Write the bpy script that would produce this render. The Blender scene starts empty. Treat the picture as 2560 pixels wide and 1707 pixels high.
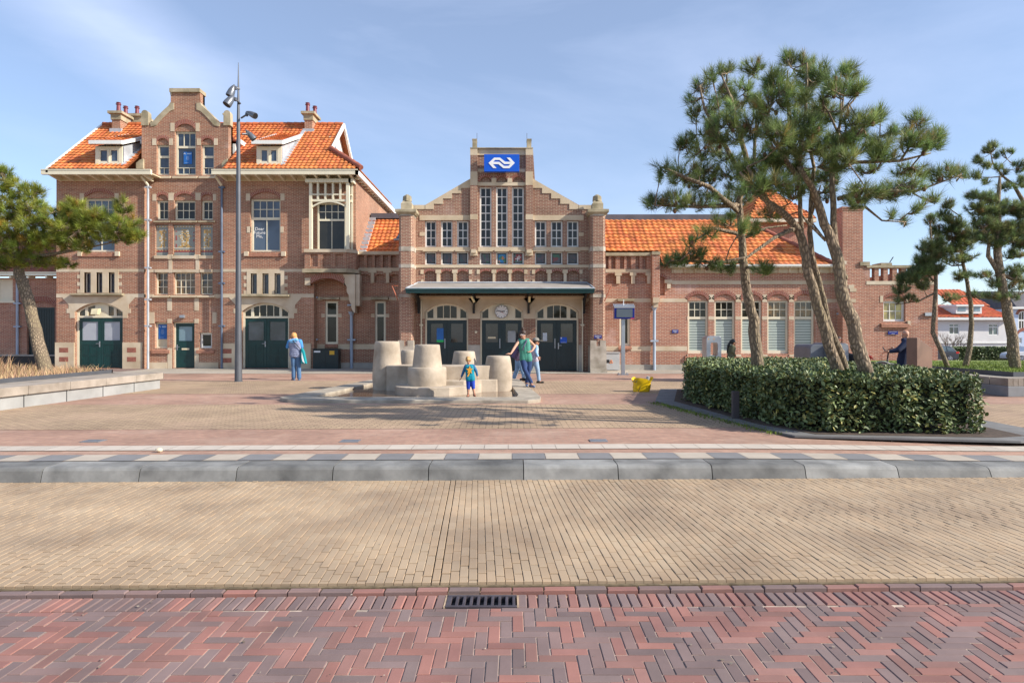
import bpy, math, random, colorsys
from mathutils import Vector, Matrix
R = math.radians
F, U0, V0, H = 1632.6, 1280.0, 840.2, 1.45      # focal length in photo pixels, centre column, horizon row, eye height over the plaza
sc = bpy.context.scene
COL = sc.collection
random.seed(7)
# ---------------- camera
cam_d = bpy.data.cameras.new('camera'); cam = bpy.data.objects.new('camera', cam_d); COL.objects.link(cam)
cam.location = (0, 0, H); cam.rotation_euler = (R(90), 0, 0)
cam_d.sensor_width = 36; cam_d.lens = F / 2560 * 36; cam_d.shift_y = -(853.5 - V0) / 2560
cam_d.clip_end = 3000; cam_d.clip_start = 0.05
sc.camera = cam
# ---------------- light
SUN_E, SUN_A = 31.5, 18.0       # elevation; angle of the sun in front of the facade line (it stands to the right)
sd = Vector((math.cos(R(SUN_E)) * math.cos(R(SUN_A)), -math.cos(R(SUN_E)) * math.sin(R(SUN_A)), math.sin(R(SUN_E))))
sl = bpy.data.lights.new('sun', 'SUN'); sl.energy = 5.0; sl.angle = R(0.5); sl.color = (1.0, 0.93, 0.82)
so = bpy.data.objects.new('sun', sl); COL.objects.link(so); so.rotation_euler = sd.to_track_quat('Z', 'Y').to_euler()
w = bpy.data.worlds.new('World'); sc.world = w; w.use_nodes = True
nt = w.node_tree; nt.nodes.clear()
wo = nt.nodes.new('ShaderNodeOutputWorld'); bg = nt.nodes.new('ShaderNodeBackground'); bg.inputs[1].default_value = 0.135
sky = nt.nodes.new('ShaderNodeTexSky'); sky.sky_type = 'NISHITA'; sky.sun_disc = False
sky.sun_elevation = R(SUN_E); sky.sun_rotation = math.atan2(sd.x, sd.y); sky.altitude = 0; sky.air_density = 0.9; sky.dust_density = 0.6; sky.ozone_density = 2.5
tcw = nt.nodes.new('ShaderNodeTexCoord')
mpw = nt.nodes.new('ShaderNodeMapping'); mpw.inputs['Scale'].default_value = (1.0, 1.0, 3.2); mpw.inputs['Rotation'].default_value = (0.0, R(28), R(20))
nz = nt.nodes.new('ShaderNodeTexNoise'); nz.inputs['Scale'].default_value = 1.3; nz.inputs['Detail'].default_value = 7; nz.inputs['Roughness'].default_value = 0.58; nz.inputs['Distortion'].default_value = 0.5
rp = nt.nodes.new('ShaderNodeValToRGB'); rp.color_ramp.elements[0].position = 0.52; rp.color_ramp.elements[1].position = 0.85
rp.color_ramp.elements[1].color = (0.50, 0.50, 0.50, 1); rp.color_ramp.elements[0].color = (0.20, 0.20, 0.20, 1)
mxw = nt.nodes.new('ShaderNodeMix'); mxw.data_type = 'RGBA'
mxw.inputs[7].default_value = (4.7, 5.4, 7.2, 1)
L_ = nt.links
L_.new(tcw.outputs['Generated'], mpw.inputs['Vector']); L_.new(mpw.outputs[0], nz.inputs['Vector']); L_.new(nz.outputs[0], rp.inputs[0])
# one thin wisp of cloud high at the left
dn = nt.nodes.new('ShaderNodeVectorMath'); dn.operation = 'NORMALIZE'; L_.new(tcw.outputs['Generated'], dn.inputs[0])
dp = nt.nodes.new('ShaderNodeVectorMath'); dp.operation = 'DOT_PRODUCT'; dp.inputs[1].default_value = Vector((-0.63, 1.0, 0.44)).normalized(); L_.new(dn.outputs[0], dp.inputs[0])
ax_ = nt.nodes.new('ShaderNodeVectorMath'); ax_.operation = 'DOT_PRODUCT'; ax_.inputs[1].default_value = Vector((0.62, 0.0, 0.78)); L_.new(dn.outputs[0], ax_.inputs[0])
rad = nt.nodes.new('ShaderNodeMapRange'); rad.inputs[1].default_value = 0.975; rad.inputs[2].default_value = 0.998; L_.new(dp.outputs['Value'], rad.inputs[0])
bnd = nt.nodes.new('ShaderNodeMapRange'); bnd.inputs[1].default_value = -0.085; bnd.inputs[2].default_value = 0.0; L_.new(ax_.outputs['Value'], bnd.inputs[0])
bn2 = nt.nodes.new('ShaderNodeMapRange'); bn2.inputs[1].default_value = 0.07; bn2.inputs[2].default_value = -0.02; L_.new(ax_.outputs['Value'], bn2.inputs[0])
nw_ = nt.nodes.new('ShaderNodeTexNoise'); nw_.inputs['Scale'].default_value = 5; nw_.inputs['Detail'].default_value = 6; L_.new(mpw.outputs[0], nw_.inputs['Vector'])
prev = rad.outputs[0]
for q_ in (bnd.outputs[0], bn2.outputs[0], nw_.outputs[0]):
    mm = nt.nodes.new('ShaderNodeMath'); mm.operation = 'MULTIPLY'; L_.new(prev, mm.inputs[0]); L_.new(q_, mm.inputs[1]); prev = mm.outputs[0]
ad = nt.nodes.new('ShaderNodeMath'); ad.operation = 'ADD'; ad.use_clamp = True; L_.new(prev, ad.inputs[0]); L_.new(rp.outputs[0], ad.inputs[1])
L_.new(ad.outputs[0], mxw.inputs[0]); L_.new(sky.outputs[0], mxw.inputs[6]); L_.new(mxw.outputs[2], bg.inputs[0]); L_.new(bg.outputs[0], wo.inputs[0])
vs = sc.view_settings; vs.view_transform = 'Standard'; vs.look = 'None'; vs.exposure = 0.5; vs.gamma = 1; vs.use_curve_mapping = False
sc.cycles.max_bounces = 5; sc.cycles.diffuse_bounces = 3; sc.cycles.glossy_bounces = 2; sc.cycles.transparent_max_bounces = 6; sc.cycles.caustics_reflective = False; sc.cycles.caustics_refractive = False
# ---------------- helpers
def X(u, Y): return (u - U0) * Y / F
def Z(v, Y): return H - (v - V0) * Y / F
def Pt(u, v, Y): return Vector((X(u, Y), Y, Z(v, Y)))
def view(ox, oy, k): return lambda x, y: (ox + x / k, oy + y / k)
z1 = view(80, 180, 4.055); z2 = view(80, 560, 3.9207); z3 = view(540, 200, 4.356); z4 = view(540, 560, 3.92)
z5 = view(980, 330, 4.2); z6 = view(980, 660, 4.2); z7 = view(1480, 480, 3.267); z8 = view(2000, 480, 3.016)
def rect(zf, x0, y0, x1, y1, Y):
    a = zf(x0, y0); b = zf(x1, y1)
    return X(a[0], Y), Z(b[1], Y), X(b[0], Y), Z(a[1], Y)         # x0, z0, x1, z1
def smooth01(t): t = max(0, min(1, t)); return t * t * (3 - 2 * t)
def gz(x, y):            # height of the ground
    return -0.055 * smooth01((x - 2.0) / 5) * smooth01((11 - y) / 2.5) - 1.0 * smooth01((y - 26) / 36) * smooth01((x - 15.5) / 3)

# ---------------- materials
MATS = {}
def newmat(name):
    m = bpy.data.materials.new(name); m.use_nodes = True; MATS[name] = m
    n = m.node_tree; b = n.nodes['Principled BSDF']; return m, n, b
def lin(c): return tuple(((v / 255) / 12.92 if v / 255 <= 0.04045 else (((v / 255) + 0.055) / 1.055) ** 2.4) for v in c)
def mixc(n, fac, a, b, mode='MIX'):
    x = n.nodes.new('ShaderNodeMix'); x.data_type = 'RGBA'; x.blend_type = mode
    for i, s in ((0, fac), (6, a), (7, b)):
        if hasattr(s, 'is_linked') or hasattr(s, 'links'): n.links.new(s, x.inputs[i])
        else: x.inputs[i].default_value = s if i == 0 else (*s[:3], 1)
    return x.outputs[2]
def noise(n, scale, detail=4, vec=None, rough=0.55):
    t = n.nodes.new('ShaderNodeTexNoise'); t.inputs['Scale'].default_value = scale; t.inputs['Detail'].default_value = detail; t.inputs['Roughness'].default_value = rough
    if vec is None:
        g = n.nodes.new('ShaderNodeNewGeometry'); vec = g.outputs['Position']
    n.links.new(vec, t.inputs['Vector']); return t.outputs[0]
def ramp(n, s, p0, p1, c0=(0, 0, 0), c1=(1, 1, 1)):
    r = n.nodes.new('ShaderNodeValToRGB'); r.color_ramp.elements[0].position = p0; r.color_ramp.elements[1].position = p1
    r.color_ramp.elements[0].color = (*c0, 1); r.color_ramp.elements[1].color = (*c1, 1); n.links.new(s, r.inputs[0]); return r.outputs[0]
def bump(n, b, s, strength, dist):
    u = n.nodes.new('ShaderNodeBump'); u.inputs['Strength'].default_value = strength; u.inputs['Distance'].default_value = dist
    n.links.new(s, u.inputs['Height']); n.links.new(u.outputs[0], b.inputs['Normal'])
def plain(name, c, rough=0.6, var=0.15, scale=3.0, metal=0.0, bmp=0.0, spec=0.5, c2=None, attr=False, bdist=0.01):
    m, n, b = newmat(name)
    nz_ = noise(n, scale, 5)
    dark = tuple(v * (1 - var) for v in c); lite = c2 if c2 else tuple(min(1, v * (1 + var)) for v in c)
    f = ramp(n, nz_, 0.3, 0.7)
    o = mixc(n, f, dark, lite)
    if attr:
        a = n.nodes.new('ShaderNodeAttribute'); a.attribute_name = 'tint'; o = mixc(n, 1.0, o, a.outputs[0], 'MULTIPLY')
    n.links.new(o, b.inputs['Base Color']); b.inputs['Roughness'].default_value = rough; b.inputs['Metallic'].default_value = metal
    b.inputs['Specular IOR Level'].default_value = spec
    if bmp: bump(n, b, noise(n, scale * 8, 4), bmp, bdist)
    return m
def brickmat(name, c1, c2, mortar, bw=0.215, rh=0.0575, ms=0.011, flat=False, stain=0.35, stain_c=(0.62, 0.5, 0.45), stain_p=(0.60, 0.72), bstr=0.4, wob=0.0, var=0.22, rough=0.85):
    m, n, b = newmat(name)
    g = n.nodes.new('ShaderNodeNewGeometry'); s = n.nodes.new('ShaderNodeSeparateXYZ'); n.links.new(g.outputs['Position'], s.inputs[0])
    cb = n.nodes.new('ShaderNodeCombineXYZ')
    if flat:
        n.links.new(s.outputs[0], cb.inputs[0]); n.links.new(s.outputs[1], cb.inputs[1])
    else:
        s2 = n.nodes.new('ShaderNodeSeparateXYZ'); n.links.new(g.outputs['True Normal'], s2.inputs[0])
        ab = n.nodes.new('ShaderNodeMath'); ab.operation = 'ABSOLUTE'; n.links.new(s2.outputs[0], ab.inputs[0])
        gt = n.nodes.new('ShaderNodeMath'); gt.operation = 'GREATER_THAN'; gt.inputs[1].default_value = 0.6; n.links.new(ab.outputs[0], gt.inputs[0])
        mf = n.nodes.new('ShaderNodeMix'); mf.data_type = 'FLOAT'; n.links.new(gt.outputs[0], mf.inputs[0]); n.links.new(s.outputs[0], mf.inputs[2]); n.links.new(s.outputs[1], mf.inputs[3])
        n.links.new(mf.outputs[0], cb.inputs[0]); n.links.new(s.outputs[2], cb.inputs[1])
    vec = cb.outputs[0]
    if wob:
        t = n.nodes.new('ShaderNodeTexNoise'); t.inputs['Scale'].default_value = 1.7; n.links.new(vec, t.inputs['Vector'])
        vm = n.nodes.new('ShaderNodeVectorMath'); vm.operation = 'MULTIPLY_ADD'; vm.inputs[1].default_value = (wob, wob, 0)
        n.links.new(t.outputs[1], vm.inputs[0]); n.links.new(vec, vm.inputs[2]); vec = vm.outputs[0]
    t = n.nodes.new('ShaderNodeTexBrick'); n.links.new(vec, t.inputs['Vector'])
    for k, v in (('Color1', (*c1, 1)), ('Color2', (*c2, 1)), ('Mortar', (*mortar, 1)), ('Scale', 1.0), ('Mortar Size', ms), ('Mortar Smooth', 0.2), ('Bias', 0.0), ('Brick Width', bw), ('Row Height', rh)): t.inputs[k].default_value = v
    c = t.outputs[0]
    big = noise(n, 0.55, 5); c = mixc(n, 1.0, c, ramp(n, big, 0.3, 0.7, (1 - var,) * 3, (1 + var * 0.6,) * 3), 'MULTIPLY')
    fine = noise(n, 9, 3); c = mixc(n, 1.0, c, ramp(n, fine, 0.3, 0.7, (0.86, 0.84, 0.84), (1.12, 1.1, 1.08)), 'MULTIPLY')
    st = noise(n, 0.8, 8, rough=0.68); f = ramp(n, st, stain_p[0], stain_p[1], (0, 0, 0), (stain,) * 3)
    c = mixc(n, f, c, stain_c)
    gr = noise(n, 0.35, 7, rough=0.65); c = mixc(n, ramp(n, gr, 0.52, 0.72, (0, 0, 0), (0.32,) * 3), c, (0.10, 0.075, 0.06))
    n.links.new(c, b.inputs['Base Color']); b.inputs['Roughness'].default_value = rough; b.inputs['Specular IOR Level'].default_value = 0.25
    inv = n.nodes.new('ShaderNodeMath'); inv.operation = 'SUBTRACT'; inv.inputs[0].default_value = 1; n.links.new(t.outputs[1], inv.inputs[1])
    bump(n, b, inv.outputs[0], bstr, 0.008)
    return m
def glassmat(name, c, rough=0.04, spec=0.8, c2=None, sc_=0.7):
    m, n, b = newmat(name)
    o = mixc(n, ramp(n, noise(n, sc_, 3), 0.42, 0.6), c, c2 or tuple(v * 0.45 for v in c)); n.links.new(o, b.inputs['Base Color'])
    b.inputs['Roughness'].default_value = rough; b.inputs['Specular IOR Level'].default_value = spec
    return m
M_brick = brickmat('brick_red', (0.38, 0.145, 0.085), (0.27, 0.095, 0.058), (0.49, 0.39, 0.28), stain=0.45, stain_c=(0.55, 0.42, 0.37), stain_p=(0.60, 0.74))
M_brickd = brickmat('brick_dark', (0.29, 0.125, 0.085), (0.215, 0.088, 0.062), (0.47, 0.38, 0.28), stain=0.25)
M_brickr = brickmat('brick_right', (0.43, 0.165, 0.10), (0.33, 0.118, 0.078), (0.53, 0.42, 0.32), rh=0.06, stain=0.6, stain_c=(0.6, 0.42, 0.37), stain_p=(0.58, 0.7))
M_arch = plain('arch_brick', (0.29, 0.105, 0.072), 0.85, 0.3, 12)
M_sill = plain('sill_brick', (0.36, 0.17, 0.11), 0.85, 0.25, 10)
M_mortar = plain('mortar', (0.5, 0.41, 0.33), 0.95, 0.1, 8)
M_stone = plain('sandstone', (0.60, 0.46, 0.30), 0.85, 0.2, 1.3, c2=(0.64, 0.55, 0.42), bmp=0.3)
M_stoned = plain('weathered_stone', (0.34, 0.29, 0.18), 0.9, 0.35, 2.2, c2=(0.50, 0.42, 0.29), bmp=0.4)
M_stonew = plain('pale_stone', (0.53, 0.41, 0.265), 0.85, 0.15, 1.1, c2=(0.66, 0.55, 0.40), bmp=0.3)
M_base = plain('base_stone', (0.36, 0.34, 0.30), 0.85, 0.18, 1.5, c2=(0.50, 0.45, 0.38), bmp=0.3)
M_cream = plain('cream_paint', (0.72, 0.66, 0.50), 0.5, 0.06, 2.0)
M_creamd = plain('old_cream_paint', (0.66, 0.56, 0.38), 0.5, 0.08, 2.0)
M_white = plain('white_paint', (0.76, 0.76, 0.72), 0.5, 0.05, 2.0)
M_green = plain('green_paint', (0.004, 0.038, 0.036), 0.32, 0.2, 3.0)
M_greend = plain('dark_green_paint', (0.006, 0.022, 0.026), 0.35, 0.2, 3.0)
M_tile = plain('roof_tile', (0.58, 0.165, 0.045), 0.8, 0.22, 1.1, attr=True, c2=(0.74, 0.25, 0.075))
M_tiled = plain('ridge_tile', (0.30, 0.09, 0.055), 0.75, 0.3, 3)
M_lead = plain('lead', (0.40, 0.42, 0.45), 0.55, 0.2, 2)
M_darkroof = plain('roof_felt', (0.10, 0.095, 0.11), 0.8, 0.2, 2)
M_zinc = plain('zinc', (0.36, 0.43, 0.52), 0.5, 0.15, 2)
M_pot = plain('glazed_pot', (0.20, 0.045, 0.055), 0.25, 0.2, 6)
G_dark = glassmat('glass_dark', (0.032, 0.030, 0.022), spec=0.45)
G_blue = glassmat('glass_blue', (0.075, 0.105, 0.15), c2=(0.03, 0.04, 0.06))
G_grey = glassmat('glass_frosted', (0.38, 0.40, 0.44), 0.25, c2=(0.30, 0.31, 0.36))
G_warm = glassmat('glass_warm', (0.16, 0.085, 0.02), 0.08, c2=(0.03, 0.02, 0.012), sc_=3)
G_teal = glassmat('glass_teal', (0.22, 0.33, 0.40), 0.1, c2=(0.16, 0.25, 0.30))
G_leaded = plain('leaded_glass', (0.035, 0.035, 0.055), 0.15, 0.7, 9, spec=0.8)
M_steel = plain('brushed_steel', (0.42, 0.44, 0.47), 0.35, 0.08, 2, metal=0.7)
M_pole = plain('grey_metal', (0.105, 0.11, 0.125), 0.45, 0.12, 2, metal=0.3)
M_iron = plain('cast_iron', (0.10, 0.085, 0.095), 0.5, 0.3, 14, metal=0.5)
M_black = plain('black', (0.012, 0.012, 0.014), 0.5, 0.1)
M_blue = plain('sign_blue', (0.0, 0.085, 0.55), 0.35, 0.05)
M_blued = plain('enamel_blue', (0.008, 0.02, 0.20), 0.25, 0.1)
M_poster = plain('poster_blue', (0.01, 0.12, 0.42), 0.4, 0.1)
M_wht = plain('white_plain', (0.8, 0.8, 0.8), 0.5, 0.02)
M_rust = plain('rust_paint', (0.42, 0.13, 0.07), 0.7, 0.3, 8)

class MB:
    def __init__(s): s.v = []; s.f = []; s.m = []; s.c = []; s.p = []
    def add(s, vs_, fs, m=0, col=None):
        o = len(s.v); s.p.append((o, len(s.f))); s.v += [tuple(p) for p in vs_]
        for f in fs: s.f.append(tuple(i + o for i in f)); s.m.append(m); s.c.append(col)
        return s
    def quad(s, a, b, c, d, m=0, col=None): return s.add([a, b, c, d], [(0, 1, 2, 3)], m, col)
    def box(s, x0, y0, z0, x1, y1, z1, m=0, col=None):
        if x0 > x1: x0, x1 = x1, x0
        if y0 > y1: y0, y1 = y1, y0
        if z0 > z1: z0, z1 = z1, z0
        return s.add([(x0, y0, z0), (x1, y0, z0), (x1, y1, z0), (x0, y1, z0), (x0, y0, z1), (x1, y0, z1), (x1, y1, z1), (x0, y1, z1)],
              [(0, 3, 2, 1), (4, 5, 6, 7), (0, 1, 5, 4), (1, 2, 6, 5), (2, 3, 7, 6), (3, 0, 4, 7)], m, col)
    def prism_y(s, pts, y0, y1, m=0):        # pts (x,z) outline, extruded along y
        n = len(pts); a = sum(pts[i][0] * pts[(i + 1) % n][1] - pts[(i + 1) % n][0] * pts[i][1] for i in range(n))
        if a < 0: pts = pts[::-1]
        vv = [(p[0], y0, p[1]) for p in pts] + [(p[0], y1, p[1]) for p in pts]
        return s.add(vv, [tuple(range(n)), tuple(range(2 * n - 1, n - 1, -1))] + [(i + n, (i + 1) % n + n, (i + 1) % n, i) for i in range(n)], m)
    def prism_z(s, pts, za, zb, m=0):
        n = len(pts); a = sum(pts[i][0] * pts[(i + 1) % n][1] - pts[(i + 1) % n][0] * pts[i][1] for i in range(n))
        if a < 0: pts = pts[::-1]
        vv = [(p[0], p[1], za) for p in pts] + [(p[0], p[1], zb) for p in pts]
        return s.add(vv, [tuple(range(n - 1, -1, -1)), tuple(range(n, 2 * n))] + [(i, (i + 1) % n, (i + 1) % n + n, i + n) for i in range(n)], m)
    def prism_x(s, pts, x0, x1, m=0):        # pts (y,z)
        n = len(pts); a = sum(pts[i][0] * pts[(i + 1) % n][1] - pts[(i + 1) % n][0] * pts[i][1] for i in range(n))
        if a < 0: pts = pts[::-1]
        vv = [(x0, p[0], p[1]) for p in pts] + [(x1, p[0], p[1]) for p in pts]
        return s.add(vv, [tuple(range(n - 1, -1, -1)), tuple(range(n, 2 * n))] + [(i, (i + 1) % n, (i + 1) % n + n, i + n) for i in range(n)], m)
    def tube(s, pts, rad, n=8, m=0, cap=True, jit=0.0):
        pts = [Vector(p) for p in pts]; o = len(s.v); k = len(pts)
        if not hasattr(rad, '__len__'): rad = [rad] * k
        up = None
        for i, p in enumerate(pts):
            d = (pts[min(i + 1, k - 1)] - pts[max(i - 1, 0)]).normalized()
            if up is None: up = d.orthogonal().normalized()
            up = (up - d * up.dot(d)); up = up.normalized() if up.length > 1e-6 else d.orthogonal().normalized()
            b = d.cross(up)
            for j in range(n):
                a = 2 * math.pi * j / n; r = rad[i] * (1 + (random.uniform(-jit, jit) if jit else 0)); s.v.append(tuple(p + (up * math.cos(a) + b * math.sin(a)) * r))
        for i in range(k - 1):
            for j in range(n):
                j2 = (j + 1) % n; s.f.append((o + i * n + j, o + i * n + j2, o + (i + 1) * n + j2, o + (i + 1) * n + j)); s.m.append(m); s.c.append(None)
        if cap:
            s.f.append(tuple(o + j for j in range(n - 1, -1, -1))); s.m.append(m); s.c.append(None)
            s.f.append(tuple(o + (k - 1) * n + j for j in range(n))); s.m.append(m); s.c.append(None)
        return s
    def cap(s, p0, p1, r0, r1, n=12, m=0):   # tapered capsule
        p0 = Vector(p0); p1 = Vector(p1); d = p1 - p0
        if d.length < 1e-5: d = Vector((0, 0, 1e-4)); p1 = p0 + d
        u = d.normalized(); pts = []; rr = []
        for a in (80, 55, 28): pts.append(p0 - u * r0 * math.sin(R(a))); rr.append(r0 * math.cos(R(a)))
        pts += [p0, p1]; rr += [r0, r1]
        for a in (28, 55, 80): pts.append(p1 + u * r1 * math.sin(R(a))); rr.append(r1 * math.cos(R(a)))
        return s.tube(pts, rr, n, m)
    def ell(s, c, rx, ry, rz, n=12, k=8, m=0):
        o = len(s.v)
        for i in range(k + 1):
            t = math.pi * i / k - math.pi / 2
            for j in range(n):
                a = 2 * math.pi * j / n; s.v.append((c[0] + rx * math.cos(t) * math.cos(a), c[1] + ry * math.cos(t) * math.sin(a), c[2] + rz * math.sin(t)))
        for i in range(k):
            for j in range(n):
                j2 = (j + 1) % n; s.f.append((o + i * n + j, o + i * n + j2, o + (i + 1) * n + j2, o + (i + 1) * n + j)); s.m.append(m); s.c.append(None)
        return s
    def lathe(s, cx, cy, prof, n=32, m=0):
        o = len(s.v); k = len(prof)
        for r, z in prof:
            for j in range(n): a = 2 * math.pi * j / n; s.v.append((cx + r * math.cos(a), cy + r * math.sin(a), z))
        for i in range(k - 1):
            for j in range(n):
                j2 = (j + 1) % n; s.f.append((o + i * n + j, o + i * n + j2, o + (i + 1) * n + j2, o + (i + 1) * n + j)); s.m.append(m); s.c.append(None)
        s.f.append(tuple(o + (k - 1) * n + j for j in range(n))); s.m.append(m); s.c.append(None)
        s.f.append(tuple(o + j for j in range(n - 1, -1, -1))); s.m.append(m); s.c.append(None)
        return s
    def pieces(s):
        out = []
        for (v0, f0), (v1, f1) in zip(s.p, s.p[1:] + [(len(s.v), len(s.f))]):
            b = MB(); b.v = s.v[v0:v1]; b.f = [tuple(i - v0 for i in f) for f in s.f[f0:f1]]; b.m = s.m[f0:f1]; b.c = s.c[f0:f1]
            if b.f: b.p = [(0, 0)]; out.append(b)
        return out
    def each(s, name, mats, parent): return [b.build(name, mats, parent) for b in s.pieces()]
    def build(s, name, mats, parent=None, smooth=False, bevel=0, angle=None):
        me = bpy.data.meshes.new(name); me.from_pydata(s.v, [], s.f)
        if not isinstance(mats, (list, tuple)): mats = [mats]
        for m_ in mats: me.materials.append(m_)
        me.polygons.foreach_set('material_index', s.m)
        if any(c is not None for c in s.c):
            at = me.attributes.new('tint', 'FLOAT_COLOR', 'FACE'); d = []
            for c in s.c: c = c or (1, 1, 1); d += [c[0], c[1], c[2], 1]
            at.data.foreach_set('color', d)
        if smooth: me.polygons.foreach_set('use_smooth', [True] * len(me.polygons))
        me.update()
        if smooth and angle: me.set_sharp_from_angle(angle=R(angle))
        o = bpy.data.objects.new(name, me); COL.objects.link(o)
        if parent is not None: attach(o, parent)
        if bevel:
            b = o.modifiers.new('bevel', 'BEVEL'); b.width = bevel; b.segments = 2; b.limit_method = 'ANGLE'; b.angle_limit = R(40)
        return o
def wmat(o):
    m = o.matrix_basis.copy()
    if o.parent: m = wmat(o.parent) @ o.matrix_parent_inverse @ m
    return m
def attach(o, parent):
    o.parent = parent; o.matrix_parent_inverse = wmat(parent).inverted()
def root(name, loc, label, cat, group=None):
    o = bpy.data.objects.new(name, None); COL.objects.link(o); o.location = loc; o.empty_display_size = 0.3
    return tag(o, label, cat, group)
def tag(o, label, cat, group=None):
    o['label'] = label; o['category'] = cat
    if group: o['group'] = group
    return o
def struct(o): o['kind'] = 'structure'; return o
def rebase(o):           # put the origin of a top-level mesh at its foot
    vs_ = [v.co for v in o.data.vertices]
    c = Vector(((min(v.x for v in vs_) + max(v.x for v in vs_)) / 2, (min(v.y for v in vs_) + max(v.y for v in vs_)) / 2, min(v.z for v in vs_)))
    o.data.transform(Matrix.Translation(-c)); o.location = c; return o
def copy_tree(o, parent=None):
    c = o.copy(); COL.objects.link(c)
    if parent: c.parent = parent; c.matrix_parent_inverse = o.matrix_parent_inverse.copy()
    for ch in list(o.children): copy_tree(ch, c)
    return c
def text(name, s, size, loc, mat, parent, ext=0.004, align='CENTER', rot=(R(90), 0, 0)):
    cu = bpy.data.curves.new(name, 'FONT'); cu.body = s; cu.size = size; cu.extrude = ext; cu.align_x = align; cu.align_y = 'CENTER'; cu.materials.append(mat)
    t_ = bpy.data.objects.new(name, cu); me = bpy.data.meshes.new_from_object(t_); bpy.data.objects.remove(t_); bpy.data.curves.remove(cu); me.name = name
    if not me.materials: me.materials.append(mat)
    o = bpy.data.objects.new(name, me); COL.objects.link(o); o.location = loc; o.rotation_euler = rot
    if parent is not None: attach(o, parent)
    return o
# ================= ground
SH = 0.022
def yb(y0, x): return y0 + SH * x
P_pink = brickmat('paving_red', (0.44, 0.265, 0.195), (0.36, 0.215, 0.165), (0.36, 0.27, 0.20), 0.205, 0.068, 0.006, True, 0.5, (0.55, 0.40, 0.31), (0.5, 0.7), 0.3, 0.03)
P_yel = brickmat('paving_yellow', (0.50, 0.37, 0.24), (0.40, 0.29, 0.195), (0.16, 0.12, 0.085), 0.205, 0.082, 0.009, True, 0.45, (0.50, 0.34, 0.24), (0.45, 0.7), 0.4, 0.03)
P_slab = brickmat('paving_grey', (0.42, 0.38, 0.32), (0.38, 0.345, 0.29), (0.28, 0.25, 0.2), 0.6, 0.4, 0.008, True, 0.2, (0.5, 0.46, 0.4), (0.5, 0.7), 0.3)
P_asph = plain('street_surface', (0.20, 0.13, 0.11), 0.9, 0.15, 1.2, bmp=0.2)
P_kerb = plain('kerb_concrete', (0.15, 0.148, 0.142), 0.8, 0.25, 2.6, c2=(0.31, 0.305, 0.29), attr=True, bmp=0.5, bdist=0.004)
P_wt = plain('white_tile', (0.66, 0.59, 0.50), 0.85, 0.08, 4)
P_gt = plain('grey_tile', (0.24, 0.235, 0.24), 0.85, 0.12, 4)
P_bus = plain('yellow_brick', (0.335, 0.24, 0.158), 0.9, 0.16, 1.1, c2=(0.475, 0.35, 0.225), attr=True, bmp=0.35, bdist=0.003)
P_herr = plain('street_brick', (0.315, 0.31, 0.31), 0.9, 0.15, 2.6, c2=(0.39, 0.38, 0.375), attr=True, bmp=0.4, bdist=0.003)
P_sand = plain('joint_sand', (0.40, 0.29, 0.19), 0.95, 0.35, 20)
P_moss = plain('mossy_joint', (0.16, 0.12, 0.07), 0.95, 0.4, 20)
def gsheet(name, mat, xs, f0, f1, ys=12, dz=0.0, zf=gz):
    mb = MB(); n = len(xs); o = []
    for x in xs:
        for j in range(ys + 1):
            y = f0(x) + (f1(x) - f0(x)) * j / ys; o.append((x, y, zf(x, y) + dz))
    fs = [(i * (ys + 1) + j, (i + 1) * (ys + 1) + j, (i + 1) * (ys + 1) + j + 1, i * (ys + 1) + j + 1) for i in range(n - 1) for j in range(ys)]
    mb.add(o, fs); return struct(mb.build(name, mat))
xs_far = [-60, -30, -15, -8, 0, 2, 3, 4, 5, 6, 7, 8, 10, 13, 15, 15.7, 16.4, 17.1, 17.8, 18.5, 22, 30, 45, 70, 110]
gsheet('plaza', P_pink, xs_far, lambda x: yb(7.66, x), lambda x: 26, 24)
mb = MB(); mb.quad((-700, -200, -1.9), (700, -200, -1.9), (700, 900, -1.9), (-700, 900, -1.9)); struct(mb.build('ground', plain('far_ground', (0.16, 0.17, 0.09), 0.95, 0.3, 0.05)))
gsheet('street', P_asph, xs_far, lambda x: 26, lambda x: 130, 60, 0.0)
gsheet('yellow_paving', P_yel, xs_far[2:20], lambda x: yb(10.26, x), lambda x: yb(13.85, x * 0.3), 6, 0.004)
gsheet('yellow_paving_strip', P_yel, [-16, 0, 11.5], lambda x: 16.4, lambda x: 21.1, 4, 0.004)
gsheet('pavement', P_slab, [-16, 0, 15.6], lambda x: 25.2, lambda x: 29.3, 4, 0.006)
gsheet('far_pavement', plain('far_slab', (0.40, 0.37, 0.36), 0.9, 0.1), [18.5, 30, 60, 100], lambda x: 38, lambda x: 41, 2, 0.008)
# white guide strip with tile joints
mb = MB(); mg = MB()
def tiles(mb, y0, y1, w, x0, x1, cols, gap=0.006, dz=0.008, seed=1):
    rnd = random.Random(seed); i = 0; x = x0
    while x < x1:
        a, b = x + gap / 2, x + w - gap / 2; t = 1 + rnd.uniform(-0.07, 0.05)
        ps = [(a, yb(y0, a)), (b, yb(y0, b)), (b, yb(y1, b)), (a, yb(y1, a))]
        mb.add([(p[0], p[1], gz(*p) + dz) for p in ps], [(0, 1, 2, 3)], cols[i % len(cols)], (t, t, t)); x += w; i += 1
tiles(mb, 8.36, 8.72, 0.31, -14, 14, [0], seed=3)
P_wt2 = plain('guide_tile', (0.50, 0.435, 0.365), 0.85, 0.07, 4, attr=True); P_wt3 = plain('pale_marker_tile', (0.43, 0.37, 0.30), 0.85, 0.1, 4, attr=True); P_gt2 = plain('marker_tile', (0.20, 0.195, 0.195), 0.85, 0.1, 4, attr=True)
struct(mb.build('guide_strip', P_wt2))
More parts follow.
